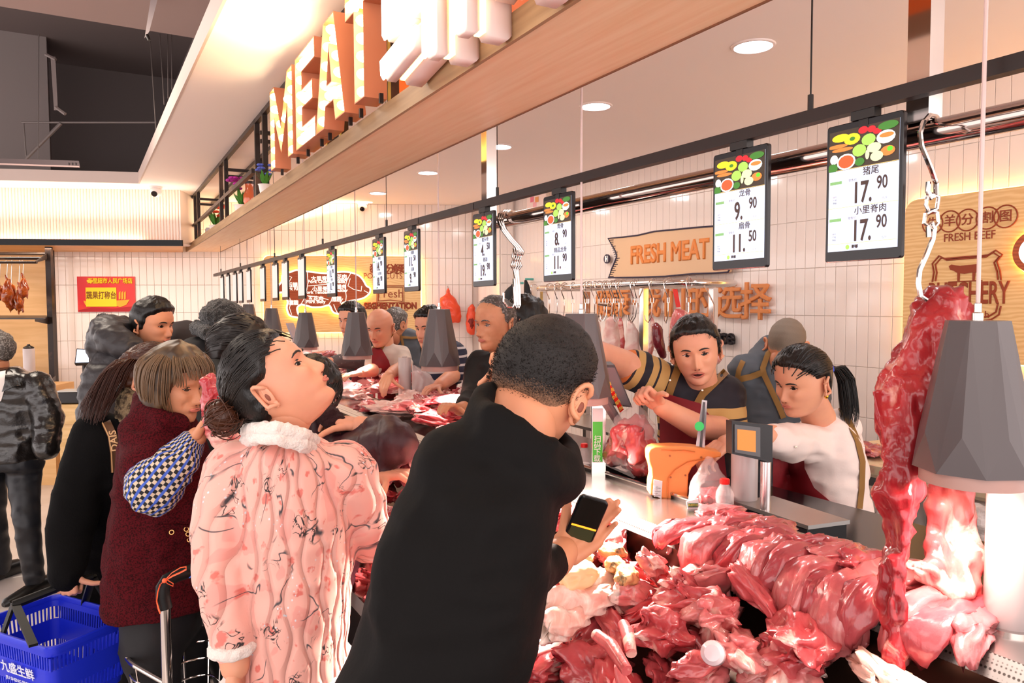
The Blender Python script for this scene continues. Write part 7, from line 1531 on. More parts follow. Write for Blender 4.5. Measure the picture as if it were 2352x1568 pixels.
# --- man in leather jacket at the left edge
p = person(20, 4.25, 'man in black leather jacket walking at the left edge, hand in pocket', floorpt(20, 4.3)); h = HeadFrame(-14, 806, 4.2, -78, 0, 0, 1.0); b = Body(skinC); head(b, h, {}, hairgry); neck(b, h, P(-8, 870, 4.2)); b.build(p); hair(h, hairgry, p, 'short', .01, .004)
lt_ = M('black_leather', '120D0C', .28, bump=(70, .35, .006), coat=.3, spec=.7)
g = G(); g.loft([(842, -40, 40, 4.2, .18), (858, -60, 75, 4.2, .26), (890, -75, 100, 4.22, .32), (950, -75, 105, 4.24, .34), (1020, -70, 100, 4.24, .34), (1056, -68, 96, 4.24, .34)], 22); limb(g, [P(85, 885, 4.2), P(112, 960, 4.2), P(105, 1030, 4.12)], [.085, .08, .07]); limb(g, [P(-60, 885, 4.2), P(-85, 970, 4.2), P(-70, 1050, 4.1)], [.085, .075, .06])
o, bv = cloth(g, 'leather_jacket', lt_, p, .010, .008, 8); patch(bv, [((-10, 855), (14, 850)), ((-12, 880), (10, 895)), ((-14, 915), (2, 922))], 'white_shirt', M('white_cotton', 'E8E0DC', .7), p, .006); patch(bv, [((14, 842), (40, 860)), ((10, 880), (48, 885)), ((4, 900), (30, 888))], 'jacket_lapel', lt_, p, .016)
g = G(); g.loft([(1045, -65, 95, 4.24, .3), (1075, -62, 95, 4.24, .3)], 20); limb(g, [P(55, 1090, 4.24), P(62, 1200, 4.15), P(80, 1330, 4.2)], [.09, .068, .052]); limb(g, [P(-25, 1090, 4.24), P(-15, 1200, 4.3), P(5, 1300, 4.42)], [.09, .068, .052]); cloth(g, 'trousers', M('trousers_shiny', '15161C', .45, bump=(30, .2, .006)), p, .012, .007, 6)
for (x_, y_, d_) in ((82, 1338, 4.2), (8, 1308, 4.46)):
    an = P(x_, y_, d_); an.z = 0; fc = -RH * .35 - FH * .9; fc.normalize(); sd = fc.cross(UZ); g = G()
    g.rings([[an + fc * t + sd * (wd * math.cos(a)) + UZ * (hh / 2 + hh / 2 * math.sin(a)) for a in [q_ * PI / 6 for q_ in range(12)]] for t, wd, hh in ((-.11, .022, .05), (-.09, .036, .09), (-.02, .04, .1), (.05, .046, .07), (.12, .046, .05), (.17, .034, .04), (.185, .015, .024))]); g.build('shoe', shoe, p)
# ================================================================== goods and tools on the service counter
film = M('clear_film', 'F4E8E6', .12, alpha=.22, spec=.8, bump=(40, .6, .01)); film2 = M('milky_film', 'EEDDDA', .2, alpha=.5, spec=.7, bump=(30, .4, .01))
rollw = M('plastic_roll', 'C8BAB8', .22, bump=(30, .08, .003), stretch=(1, 1, .1)); orange_pl = M('orange_plastic', 'F0904A', .4)
silver = M('silver_aluminium', 'D8D4D4', .25, .9)
def cylz(c, r, h, n=28): return G().lathe(c, [(r * .96, 0), (r, .003), (r, h - .003), (r * .96, h), (r * .4, h), (r * .38, h - .01)], n)
def roll(px, d, z0, r, hh, label):
    c = P(px, 900, d); c.z = z0; t = T('plastic_bag_roll', label, 'roll', c); cylz(c, r, hh).build('film_roll', rollw, t); G().tube([c, c + UZ * (hh + .006)], r * .38, 12).build('core', M('core_card', 'B8A8A4', .6), t); G().lathe(c, [(r * 1.25, 0), (r * 1.25, .006), (r * .6, .008)], 24).build('base_plate', chrome, t); return t
roll(2334, 1.30, LZ, .040, .27, 'large vertical roll of plastic bags at the right edge, on the ledge')
roll(930, 4.25, LZ, .036, .27, 'vertical roll of plastic bags in front of the bald butcher')
roll(1074, 3.75, LZ, .030, .19, 'vertical roll of plastic bags beside the black sweater')
roll(708, 5.6, LZ + .0, .034, .28, 'vertical roll of plastic bags below the fifth lamp')
# loose bag pulled from the far roll
def sheet(rows, mat, name, label, cat, d, th=.004, amp=.01, seed=1):
    """crumpled film given by rows of (y, xl, xr)"""
    g = G(); N_ = 14; vs = []
    for j, (y, a, b) in enumerate(rows):
        for i in range(N_): vs.append(P(a + (b - a) * i / (N_ - 1), y, d + amp * math.sin(i * 1.7 + j * 2.3 + seed) + amp * .7 * math.sin(i * .8 - j * 1.9)))
    g.add(vs, [(j * N_ + i, j * N_ + i + 1, (j + 1) * N_ + i + 1, (j + 1) * N_ + i) for j in range(len(rows) - 1) for i in range(N_ - 1)])
    o = g.build(name, mat, None, label=label, cat=cat, auto=180); m = o.modifiers.new('s', 'SOLIDIFY'); m.thickness = th * .3; m = o.modifiers.new('ss', 'SUBSURF'); m.levels = m.render_levels = 1; return o
sheet([(838, 946, 952), (850, 946, 975), (868, 946, 1002), (895, 946, 1000), (912, 946, 985), (920, 950, 970)], film2, 'plastic_bag', 'milky plastic bag pulled from the roll before the bald butcher', 'bag', 4.2)
def bagged(rows_film, blobc, sc, mat_, lab, d, sd):
    t = T('meat_bag', lab, 'bag', P(*blobc, d)); g = G(); g.loft([(y, a, b, d, S(b - a, d) * .75) for y, a, b in rows_film], 28); me = remesh(g, .006, 2, .4)
    finish(me, 'plastic_bag', film, t, lambda v, n: .006 * np.abs(fbm(v * 26, 2)) + .003 * vnoise(v * 60))
    o = link('meat', blob(sd, sc, 4, .3, .3, 0, mat_, .4), t); o.rotation_euler = (.3, .2, .6); return t
bagged([(905, 1458, 1464), (930, 1452, 1470), (955, 1418, 1490), (985, 1400, 1508), (1030, 1400, 1500), (1065, 1412, 1492), (1078, 1430, 1475)], (1450, 1020), (.085, .07, .075), pork[2], 'clear plastic bag of red meat on the white scale under the screen', 2.42, 201)
bagged([(1050, 1622, 1634), (1070, 1608, 1650), (1100, 1592, 1668), (1140, 1582, 1682), (1175, 1585, 1680), (1192, 1600, 1668)], (1632, 1150), (.05, .04, .035), pork[2], 'clear plastic bag of meat hanging below the orange sealer arm', 2.12, 202)
# QR post
t = T('download_sign_post', 'slim steel post with a vertical green and white sign', 'sign post', P(1373, 1100, 2.48)); ax_s = (RH, FH, UZ)
a, c = P(1372, 1098, 2.48), P(1377, 928, 2.48); G().box((a + c) / 2, (.046, .02, (c - a).length), ax_s).build('post', steel, t, smooth=False)
f_ = lambda px, py: P(px, py, 2.466)
G().box((f_(1375, 940) + f_(1371, 1060)) / 2, (.034, .002, (f_(1375, 938) - f_(1371, 1062)).length), ax_s).build('sign_sheet', M('sheet_white', 'F0E8EA', .5), t, smooth=False)
G().box((f_(1374, 968) + f_(1371, 1060)) / 2 - FH * .001, (.032, .002, (f_(1374, 968) - f_(1371, 1060)).length), ax_s).build('green_field', M('sign_green', '3CB83C', .5), t, smooth=False)
for i, chx in enumerate('手机扫码下载'): text(chx, .024, M('white_ink', 'FFFFFF', .5), f_(1373.5 - i * .5, 978 + i * 15) - FH * .003, RH, UZ, t, bold=.0002)
# POS screen seen from behind
t = T('scale_screen', 'grey tilted touch screen seen from behind with a red lucky sticker', 'screen', P(1400, 950, 2.40))
q = [P(1346, 836, 2.32), P(1412, 838, 2.40), P(1484, 962, 2.52), P(1350, 924, 2.42)]; nv_ = (q[1] - q[0]).cross(q[3] - q[0]).normalized(); nv_ = nv_ if nv_.dot(CP - q[0]) > 0 else -nv_
q[2] = q[1] + (q[2] - q[1]) - nv_ * (q[2] - q[0]).dot(nv_)
cq = sum(q, Vector()) / 4; G().prism(q, -nv_ * .022).build('housing', M('screen_grey', '5A5456', .45), t, smooth=False); G().prism([cq + (x - cq) * .9 for x in q], nv_ * .004).build('back_panel', M('screen_grey_light', '7C7478', .35), t, smooth=False)
def onq(px, py, k=.006): r = ray(px, py); return CP + r * ((q[0] - CP).dot(nv_) / r.dot(nv_)) + nv_ * k
G().prism([onq(1388, 874), onq(1396, 873), onq(1430, 938), onq(1421, 945)], nv_ * .001).build('red_sticker', M('sticker_red', 'E8281E', .4), t, smooth=False)
sd_ = (onq(1426, 941) - onq(1392, 874)).normalized()
for i, chx in enumerate('赚钱好朋友'): text(chx, .022, M('gold_ink', 'F4D060', .4), onq(1394.5 + i * 7, 881 + i * 13.5, .008), sd_.cross(nv_) * -1, -sd_, t, bold=.0004)
G().prism([onq(1379, 916), onq(1388, 910), onq(1397, 917), onq(1392, 917)], nv_ * .001).build('green_tab', MATS['sign_green'], t, smooth=False)
G().tube([cq - nv_ * .01 - UZ * .05, P(1440, 1000, 2.55), P(1445, 1080, 2.55)], .016, 10).build('stand', M('stand_grey', '6A6264', .4), t)
# weighing platforms
def zr(px, py, z): return Pz(px, py, z)
t = T('bench_scale', 'white-topped counter scale carrying the bagged red meat', 'scale', zr(1440, 1090, LZ))
q4 = [zr(1376, 1062, 1.05), zr(1440, 1036, 1.05), zr(1500, 1070, 1.05), zr(1455, 1098, 1.05)]; G().prism(q4, UZ * .008).build('weighing_plate', M('plate_white', 'E4DCDC', .25, .2), t, smooth=False)
cc_ = sum(q4, Vector()) / 4; G().prism([cc_ + (x - cc_) * .92 - UZ * .05 for x in q4], UZ * .046).build('scale_body', blk, t, smooth=False)
t = T('steel_scale', 'wide stainless weighing platform in front of the woman in white', 'scale', zr(1830, 1190, LZ))
q4 = [zr(1684, 1158, 1.055), zr(1775, 1146, 1.055), zr(1952, 1203, 1.055), zr(1856, 1216, 1.055)]; G().prism(q4, UZ * .010).build('weighing_plate', steel_dull, t, smooth=False)
cc_ = sum(q4, Vector()) / 4; G().prism([cc_ + (x - cc_) * .95 - UZ * .055 for x in q4], UZ * .052).build('scale_body', blk, t, smooth=False)
G().tube([P(1757, 1212, 2.02), P(1759, 1060, 2.02)], .014, 18).build('display_pole', silver, t)
dq = [P(1681, 966, 2.0), P(1775, 977, 2.03), P(1774, 1062, 2.03), P(1681, 1042, 2.0)]; nd_ = (dq[1] - dq[0]).cross(dq[3] - dq[0]).normalized(); nd_ = nd_ if nd_.dot(CP - dq[0]) > 0 else -nd_
G().prism(dq, -nd_ * .03).build('display_housing', M('housing_black', '1C191C', .35), t, smooth=False)
ond = lambda px, py, k=.001: CP + ray(px, py) * ((dq[0] - CP).dot(nd_) / ray(px, py).dot(nd_)) + nd_ * k
G().prism([ond(1686, 974), ond(1745, 981), ond(1745, 1049), ond(1686, 1038)], nd_ * .002).build('display_bezel', M('bezel_glass', '3A3436', .1, coat=.5), t, smooth=False)
G().prism([ond(1692, 985, .003), ond(1734, 989, .003), ond(1734, 1038, .003), ond(1692, 1032, .003)], nd_ * .001).build('lit_screen', M('screen_orange', 'F8A020', .4, es=1.0, ecol='F8A428', var=(30, 'FCD070', .5, .6)), t, smooth=False)
# orange bag sealer
t = T('bag_sealer', 'orange bag neck sealer with curved arm and steel column', 'sealer', P(1540, 1160, 2.22))
pl = [(400, 925), (430, 912), (560, 908), (690, 915), (770, 930), (862, 950), (860, 978), (780, 992), (715, 1010), (670, 1050), (650, 1090), (645, 1180), (640, 1290), (400, 1222), (402, 1150), (412, 1100), (408, 1050), (392, 1000), (388, 950)]
pl = [(1350 + x / 2.8, 700 + y / 2.8) for x, y in pl]
o = G().prism([P(x, y, 2.2) for x, y in pl], FH * .06).build('sealer_body', orange_pl, t, smooth=False); m = o.modifiers.new('b', 'BEVEL'); m.width = .005; m.segments = 3
f_ = lambda x, y, d=2.196: P(1350 + x / 2.8, 700 + y / 2.8, d)
G().tube([f_(*z_) for z_ in ((470, 930), (545, 935), (620, 935), (690, 945))] , .0015, 6).build('seam_line', M('orange_dark', 'C86A2C', .5), t)
G().tube([f_(*z_) for z_ in ((760, 985), (640, 1010), (560, 1060), (520, 1110), (515, 1240))], .0015, 6).build('seam_line', MATS['orange_dark'], t)
for (x, y) in ((528, 970), (533, 1108), (628, 1095), (730, 980)): G().lathe(f_(x, y), [(.003, 0), (.003, .001)], 10, frame_of(-FH)).build('screw', M('screw_brown', '8A4A20', .5), t)
G().hexa([f_(693, 922, 2.23), f_(752, 924, 2.23), f_(752, 924, 2.25), f_(693, 922, 2.25), f_(735, 610, 2.23), f_(768, 615, 2.23), f_(768, 615, 2.25), f_(735, 610, 2.25)]).build('steel_column', silver, t, smooth=False)
G().hexa([f_(722, 915, 2.225), f_(736, 916, 2.225), f_(736, 916, 2.229), f_(722, 915, 2.229), f_(745, 625, 2.225), f_(757, 626, 2.225), f_(757, 626, 2.229), f_(745, 625, 2.229)]).build('column_groove', M('groove_grey', '5A585C', .4, .5), t, smooth=False)
G().lathe(f_(717, 780, 2.222), [(.014, 0), (.014, .002)], 20, frame_of(-FH)).build('green_sticker', M('sticker_green', '3CD070', .4), t)
G().prism([f_(425, 1122), f_(480, 1132), f_(474, 1245), f_(418, 1222)], -FH * .001).build('label_sheet', MATS['sheet_white'], t, smooth=False)
for i in range(7): G().tube([f_(426, 1165 + i * 11, 2.194), f_(450 + 18 * (i % 2), 1168 + i * 11, 2.194)], .0008, 4).build('label_print', M('grey_print', '8A8486', .6), t)
# bottles with red caps
botm = M('bottle_clear', 'F0E4E4', .08, alpha=.26, spec=.9)
def bottle(px, d, z0, sc, lab):
    c = P(px, 1000, d); c.z = z0; t = T('plastic_bottle', lab, 'bottle', c)
    G().lathe(c, [(.026 * sc, 0), (.029 * sc, .004 * sc), (.029 * sc, .05 * sc), (.027 * sc, .06 * sc), (.018 * sc, .078 * sc), (.0125 * sc, .088 * sc), (.0125 * sc, .094 * sc)], 26).build('bottle_body', botm, t)
    G().lathe(c + UZ * .086 * sc, [(.0155 * sc, 0), (.016 * sc, .002), (.016 * sc, .014 * sc), (.013 * sc, .017 * sc), (.001, .0175 * sc)], 24).build('cap', M('cap_red', 'E0201E', .35), t, label='red screw cap')
    G().lathe(c + UZ * .003, [(.024 * sc, 0), (.026 * sc, .012 * sc), (.001, .012 * sc)], 20).build('contents', M('salt_white', 'E8E0E0', .7), t)
bottle(1666, 2.06, LZ + .0, .85, 'empty clear bottle with red cap before the steel scale'); bottle(1342, 2.62, LZ, .80, 'small clear bottle with red cap beside the green sign post')
roll(1712, 2.12, LZ, .037, .175, 'plastic bag roll standing behind the orange lit scale display')
t = T('price_tag', 'small white tag with dark green lettering beside the bagged meat', 'tag', P(1591, 1168, 2.08)); G().prism([P(1576, 1152, 2.08), P(1604, 1144, 2.08), P(1606, 1170, 2.08), P(1580, 1170, 2.08)], FH * .002).build('tag_card', MATS['sheet_white'], t, smooth=False); G().box(P(1592, 1160, 2.076), (S(22, 2.07), .001, S(9, 2.07)), (RH, FH, UZ)).build('green_band', M('tag_dark_green', '24402C', .5), t, smooth=False); text('商超特供', .007, M('tag_yellow', 'E8D060', .5), P(1592, 1160, 2.072), RH, UZ, t)
bk = place(blob(210, (.03, .022, .045), 4, .25, .2, 0, char, .4), 'pork_hock', P(1305, 1062, 2.3), (.2, .1, .4), 1.0, 'singed hairy pork piece standing on the ledge by the dark sleeve'); 
# far POS screen and orange panel
t = T('far_scale_screen', 'grey tilted touch screen far down the counter below the pig board', 'screen', P(680, 820, 6.2)); qf = [P(657, 742, 6.2), P(684, 748, 6.35), P(690, 792, 6.35), P(676, 798, 6.2)]; G().prism([P(656, 742, 6.2), P(661, 742, 6.2), P(682, 797, 6.2), P(677, 798, 6.2)], FH * .16).build('screen_body', M('screen_lavender', '9A9098', .4), t, smooth=False); G().tube([P(675, 790, 6.28), P(677, 835, 6.28)], .012, 10).build('stand', silver, t); cpz = P(677, 835, 6.28); G().lathe(Vector((cpz.x, cpz.y, LZ)), [(.06, 0), (.06, .012), (.015, .02), (.015, cpz.z - LZ + .01)], 16).build('stand_foot', silver, t)
t = T('orange_crate', 'orange plastic box behind the far plastic bag roll', 'box', P(712, 830, 6.0)); c = P(712, 822, 6.0); G().rbox(Vector((c.x, c.y, LZ + .07)), (.22, .16, .14), .01, (RH, FH, UZ)).build('crate_body', orange_pl, t)
# table behind on the right: chopping block, bucket, knife, meat, plastic sheet
t = T('white_chopping_block', 'round white chopping block on the back table behind the lamp', 'chopping block', P(2215, 1160, 3.0)); c = P(2210, 1110, 3.35); c.z = .88; G().lathe(c, [(.2, 0), (.205, .01), (.205, .1), (.2, .11)], 40).build('block', M('block_white', 'E8DCD8', .4), t)
o = place(blob(220, (.11, .08, .03), 4, .25, .3, 1, lean, .3), 'meat_cut', Vector((3.3, 2.28, .905)), (0, 0, 1), 1.0, 'dark red meat on the back table beside the white shirt')
o = place(blob(221, (.10, .07, .03), 4, .25, .3, 1, pork[2], .3), 'meat_cut', Vector((3.25, 1.98, .905)), (0, 0, .3), .9, 'red meat piece on the back table behind the hanging beef')
t = T('kitchen_knife', 'knife with black handle lying on the back table', 'knife', Vector((3.15, 1.75, .885))); G().box((3.15, 1.75, .884), (.03, .16, .003)).build('blade', steel, t, smooth=False); G().tube([(3.15, 1.66, .888), (3.15, 1.56, .888)], .011, 8, flat=.7).build('handle', blk, t)
t = T('plastic_sheet_bundle', 'crumpled white plastic sheet hanging from the back table edge', 'plastic sheet', P(2275, 1230, 2.9)); g = G(); g.loft([(1160, 2235, 2320, 2.95, .12), (1200, 2225, 2330, 2.93, .18), (1250, 2235, 2325, 2.92, .18), (1290, 2255, 2305, 2.92, .12), (1310, 2265, 2290, 2.92, .05)], 22); finish(remesh(g, .009, 2), 'sheet', M('crumpled_white', 'D8D0CE', .35, bump=(60, .8, .01)), t, lambda v, n: .02 * np.abs(fbm(v * 14, 3)))
# things hanging on the walls
obag = M('orange_bag', 'F0502A', .3, alpha=.86, spec=.7, bump=(30, .6, .01))
def hangbag(rows, d, lab):
    t = T('orange_bag', lab, 'bag', P((rows[0][1] + rows[0][2]) / 2, rows[0][0], d)); g = G(); g.loft([(y, a, b, d, S(b - a, d) * .6 + .01) for y, a, b in rows], 20); finish(remesh(g, .012, 2), 'bag_film', obag, t, lambda v, n: .012 * np.abs(fbm(v * 12, 2)))
    r0_ = rows[-3]; o = link('contents', blob(230 + int(d * 10), (S(r0_[2] - r0_[1], d) * .36, .05, S(rows[-1][0] - rows[-4][0], d) * .4), 3, .2, .2, 0, M('bag_contents', '7A1E12', .6), .2), t); o.location = P((r0_[1] + r0_[2]) / 2, r0_[0], d) - parent_loc(t)
    c = P((rows[0][1] + rows[0][2]) / 2, rows[0][0], d); G().tube([c + FH * .2, c - FH * .01, c - FH * .02 + UZ * .02], .005, 6).build('wall_hook', silver, t); return t
hangbag([(660, 1027, 1031), (675, 1026, 1033), (685, 1012, 1046), (705, 1003, 1056), (728, 1005, 1060), (740, 1018, 1056)], 8.42, 'orange plastic bag hanging on the end wall above the far butchers')
hangbag([(698, 1083, 1087), (708, 1074, 1090), (725, 1072, 1091), (745, 1070, 1091), (762, 1074, 1091), (768, 1080, 1089)], 8.4, 'orange plastic bag with dark contents hanging by the wall pier')
def hcloth(rows, d, lab):
    t = T('hanging_apron', lab, 'apron', P((rows[0][1] + rows[0][2]) / 2, rows[0][0], d)); g = G(); g.loft([(y, a, b, d, .05) for y, a, b in rows], 20); finish(remesh(g, .010, 2), 'cloth', M('black_apron_cloth', '15151A', .6), t, lambda v, n: .012 * np.abs(fbm(v * np.array([16, 16, 3]), 2)))
    c = P((rows[0][1] + rows[0][2]) / 2, rows[0][0], d); G().tube([c + UZ * .01 + Vector((.12, 0, 0)), c + UZ * .01], .012, 10).build('wall_hook', M('teal_hook', '5AB0A8', .4), t)
hcloth([(652, 1176, 1180), (662, 1168, 1182), (680, 1155, 1182), (705, 1150, 1184), (730, 1150, 1184)], 7.5, 'black apron hanging on the wall left of the empty hooks')
hcloth([(643, 1205, 1209), (655, 1204, 1216), (680, 1203, 1222), (715, 1200, 1230), (730, 1200, 1232)], 7.6, 'black apron hanging on the wall right of the empty hooks')
t = T('red_paper_strip', 'red paper strip stuck on the hook rack end', 'paper', RX(1553, 690, XR - .05)); G().prism([RX(1545, 664, XR - .05), RX(1555, 664, XR - .05), RX(1563, 705, XR - .05), RX(1553, 706, XR - .05)], Vector((.002, 0, 0))).build('strip', MATS['sticker_red'], t, smooth=False)

# ================================================================== roast shop at the left
EWL = lambda px, z, off=0: EW(px, z, off)
wood = M('pale_shop_wood', 'E0B680', .5, var=(2, 'D6AA72', .4, .6), stretch=(1, 1, 10))
a_, b_ = EW(-250, 0, .04), EW(122, 0, .04)
G().hexa([a_, b_, b_ - en * .03, a_ - en * .03] + [p_ + UZ * (zt - .04) for p_ in (a_, b_, b_ - en * .03, a_ - en * .03)]).build('wall_shop_panel', wood, smooth=False, kind='structure')
D0 = 7.35
t = T('roast_rack', 'black metal shelving frame with hanging bars at the roast shop', 'rack', floorpt(124, D0))
pf = lambda px, d: floorpt(px, d)
for (px, d) in ((118, D0), (122, D0 + .45), (-230, D0)): c = pf(px, d); G().box((c.x, c.y, 1.12), (.05, .05, 2.2), (eu, en, UZ)).build('upright', fm, t, smooth=False)
for (y0, dd_) in ((602, .30), (593, .15), (582, 0)):
    G().tube([P(-150, y0, D0 - dd_), P(112 - (602 - y0) * -.0 - dd_ * 90, y0 + .5, D0 - dd_)], .014 if y0 < 600 else .012, 8).build('hanging_bar', fm, t)
G().hexa([P(80, 604, D0 - .32), P(114, 594, D0), P(114, 594, D0 + .02), P(80, 604, D0 - .3), P(79, 600, D0 - .32), P(114, 577, D0), P(114, 577, D0 + .02), P(79, 600, D0 - .3)]).build('bracket', fm, t, smooth=False)
G().hexa([P(-150, 733, D0 - .4), P(100, 733, D0 - .4), P(114, 728, D0 + .3), P(-150, 728, D0 + .3), P(-150, 730, D0 - .4), P(100, 730, D0 - .4), P(114, 724, D0 + .3), P(-150, 724, D0 + .3)]).build('shelf_board', M('shelf_dark', '3A302C', .4), t, smooth=False)
G().hexa([P(80, 738, D0 - .35), P(114, 745, D0), P(114, 745, D0 + .02), P(80, 738, D0 - .33), P(80, 731, D0 - .35), P(114, 728, D0), P(114, 728, D0 + .02), P(80, 731, D0 - .33)]).build('bracket', fm, t, smooth=False)
G().hexa([P(112, 880, D0 - .3), P(128, 874, D0), P(128, 874, D0 + .02), P(112, 880, D0 - .28), P(112, 874, D0 - .3), P(128, 862, D0), P(128, 862, D0 + .02), P(112, 874, D0 - .28)]).build('bracket', fm, t, smooth=False)
G().tube([P(60, 1070, D0 - .6), P(130, 1052, D0)], .018, 8).build('floor_bar', fm, t)
duck = M('roast_duck', '8A3410', .18, var=(14, 'C8641C', .4, .65), var2=(20, '3A1206', .58, .68), coat=.7)
for k, (px, y0, y1, wd, dp_, lab) in enumerate(((0, 655, 690, 13, .28, 'roast duck hanging at the left edge of the picture'), (17, 640, 700, 11, .28, 'roast duck hanging with its neck folded, second from the left'), (27, 650, 712, 12, .14, 'lowest hanging roast duck in the middle of the row'), (45, 655, 715, 9, .14, 'slim roast duck hanging right of the lowest one'), (54, 636, 685, 11, .28, 'rightmost roast duck with its legs showing'))):
    d = D0 - dp_; t = T('roast_duck', lab, 'roast duck', P(px, y0, d)); g = G(); mid = (y0 + y1) / 2
    g.loft([(y0, px - 2, px + 2, d, .03), (y0 + (y1 - y0) * .2, px - wd * .5, px + wd * .5, d, .08), (y0 + (y1 - y0) * .55, px - wd, px + wd, d, .12), (y0 + (y1 - y0) * .85, px - wd * .8, px + wd * .6, d, .1), (y1, px - wd * .2, px + wd * .2, d, .03)], 16)
    g.cone(P(px + wd * .5, y1 - 15, d), P(px + wd * .9, y1 + 2, d), .018, .007); g.cone(P(px - wd * .5, y1 - 15, d), P(px - wd * .2, y1 + 6, d), .018, .007); g.cone(P(px, y0 + 5, d), P(px - wd * .4, y0 - 8, d), .014, .008)
    finish(remesh(g, .008, 2), 'duck_body', duck, t, lambda v, n: .007 * fbm(v * 25, 2)); yb_ = {.28: 602, .14: 593}[dp_]
    G().tube([P(px, y0 + 2, d), P(px - 1, y0 - 10, d), P(px + 1, yb_ - 1, d), P(px - 3, yb_ - 4, d)], .003, 6).build('hook_wire', chrome, t)
t = T('shop_counter', 'pale wooden roast shop counter hidden behind the leather jacket', 'counter', pf(20, 7.0)); c0_, c1_ = pf(-220, 6.7), pf(118, 6.7)
G().hexa([c0_, c1_, c1_ - en * .4, c0_ - en * .4] + [p_ + UZ * .9 for p_ in (c0_, c1_, c1_ - en * .4, c0_ - en * .4)]).build('counter_body', wood, t, smooth=False)
t = T('shop_bag_roll', 'white plastic bag roll with black cap on the roast shop counter', 'roll', P(68, 860, 6.85)); c = P(68, 860, 6.85); c.z = .9; cylz(c, .048, .33).build('film_roll', rollw, t); G().lathe(c + UZ * .33, [(.04, 0), (.045, .01), (.03, .02), (.012, .03), (.012, .04)], 16).build('cap', blk, t)
t = T('wooden_desk', 'pale wooden desk with a cash terminal beside the roast shop', 'desk', pf(165, 6.6)); 
de0, de1 = pf(128, 6.5), pf(215, 6.5); dz_ = P(150, 930, 6.5).z
G().hexa([de0, de1, de1 - en * .5, de0 - en * .5] + [p_ + UZ * dz_ for p_ in (de0, de1, de1 - en * .5, de0 - en * .5)]).build('desk_body', M('desk_wood', 'E2C08C', .45, var=(2, 'D0AA70', .4, .6), stretch=(1, 1, 10)), t, smooth=False)
G().hexa([p_ + UZ * (dz_ - .17) + en * .02 for p_ in (de0, de1)] + [p_ + UZ * (dz_ - .17) for p_ in (de1, de0)] + [p_ + UZ * dz_ + en * .02 for p_ in (de0, de1)] + [p_ + UZ * dz_ for p_ in (de1, de0)]).build('drawer_front', MATS['desk_wood'], t, smooth=False)
t = T('receipt_printer', 'black receipt printer with pale lid on the wooden desk', 'printer', P(165, 915, 6.6)); c = P(166, 905, 6.65); c.z = dz_ + .055; G().rbox(c, (.2, .2, .1), .012, (eu, en, UZ)).build('printer_body', M('printer_black', '1C1A1C', .4), t); G().rbox(c + UZ * .055, (.19, .19, .012), .012, (eu, en, UZ)).build('lid', M('printer_lid', 'C8C8C4', .4), t)
t = T('cash_terminal', 'black framed bright screen on a stand behind the down jacket', 'screen', P(190, 905, 6.75)); qd = [P(171, 835, 6.7), P(206, 834, 6.7), P(208, 802, 6.82), P(176, 800, 6.82)]; nq = (qd[1] - qd[0]).cross(qd[3] - qd[0]).normalized(); nq = nq if nq.dot(CP - qd[0]) > 0 else -nq; cq_ = sum(qd, Vector()) / 4
G().prism(qd, -nq * .03).build('housing', MATS['printer_black'], t, smooth=False); G().prism([cq_ + (x - cq_) * .86 + nq * .001 for x in qd], nq * .002).build('lit_screen', M('terminal_screen', 'C8D8F0', .3, es=.9, ecol='C8D8F4'), t, smooth=False); cz_ = cq_.copy(); cz_.z = dz_; G().tube([cq_ - nq * .03, cz_ - nq * .04], .02, 10).build('stand', MATS['printer_black'], t); G().rbox(cz_ - nq * .04 + UZ * .01, (.2, .16, .02), .01, (eu, en, UZ)).build('stand_base', MATS['printer_black'], t)

# ================================================================== blue basket and shopping trolley
blu = M('basket_blue', '1B2FD0', .38); bkp = M('handle_black', '060607', .5, spec=.3)
zr_ = .66; A1_, B1_, C1_ = Pz(131, 1366, zr_), Pz(302, 1412, zr_), Pz(141, 1500, zr_); ex_ = (A1_ - B1_); ey_ = (C1_ - B1_); ey_ = ey_ - ex_ * ey_.dot(ex_) / ex_.dot(ex_); Lx, Ly = ex_.length, ey_.length; ex_ = ex_.normalized(); ey_ = ey_.normalized(); bc_ = B1_ + ex_ * Lx / 2 + ey_ * Ly / 2
Lx *= 1.02; t = T('shopping_basket', 'blue slotted plastic shopping basket with black handles, carried by hand', 'basket', bc_ - UZ * .22)
def brect(z, k, w_=0, r=.03, n=5):
    out = []; X_, Y2 = Lx / 2 * k - w_, Ly / 2 * k - w_; r = max(r - w_, .004)
    for i, (sx, sy) in enumerate(((1, 1), (-1, 1), (-1, -1), (1, -1))):
        for j in range(n + 1): a = (i + j / n) * PI / 2; out.append(bc_ + ex_ * (sx * (X_ - r) + r * math.cos(a)) + ey_ * (sy * (Y2 - r) + r * math.sin(a)) + UZ * z)
    return out
kz = lambda z: 1 - (-z) * .55
def band(z0, z1, nm='wall_band', th=.0035): G().rings([brect(z0, kz(z0)), brect(z1, kz(z1)), brect(z1, kz(z1), th), brect(z0, kz(z0), th)], caps=False, close=True).build(nm, blu, t)
G().rings([brect(-.016, 1.035), brect(.0, 1.045), brect(.004, 1.03), brect(.004, .99), brect(-.004, .975), brect(-.016, .985)], caps=False, close=True).build('rim', blu, t)
band(-.03, -.012); band(-.135, -.07); band(-.20, -.18)
G().rings([brect(-.2, kz(-.2)), brect(-.196, kz(-.2))]).build('bottom', blu, t)
gs_ = G()
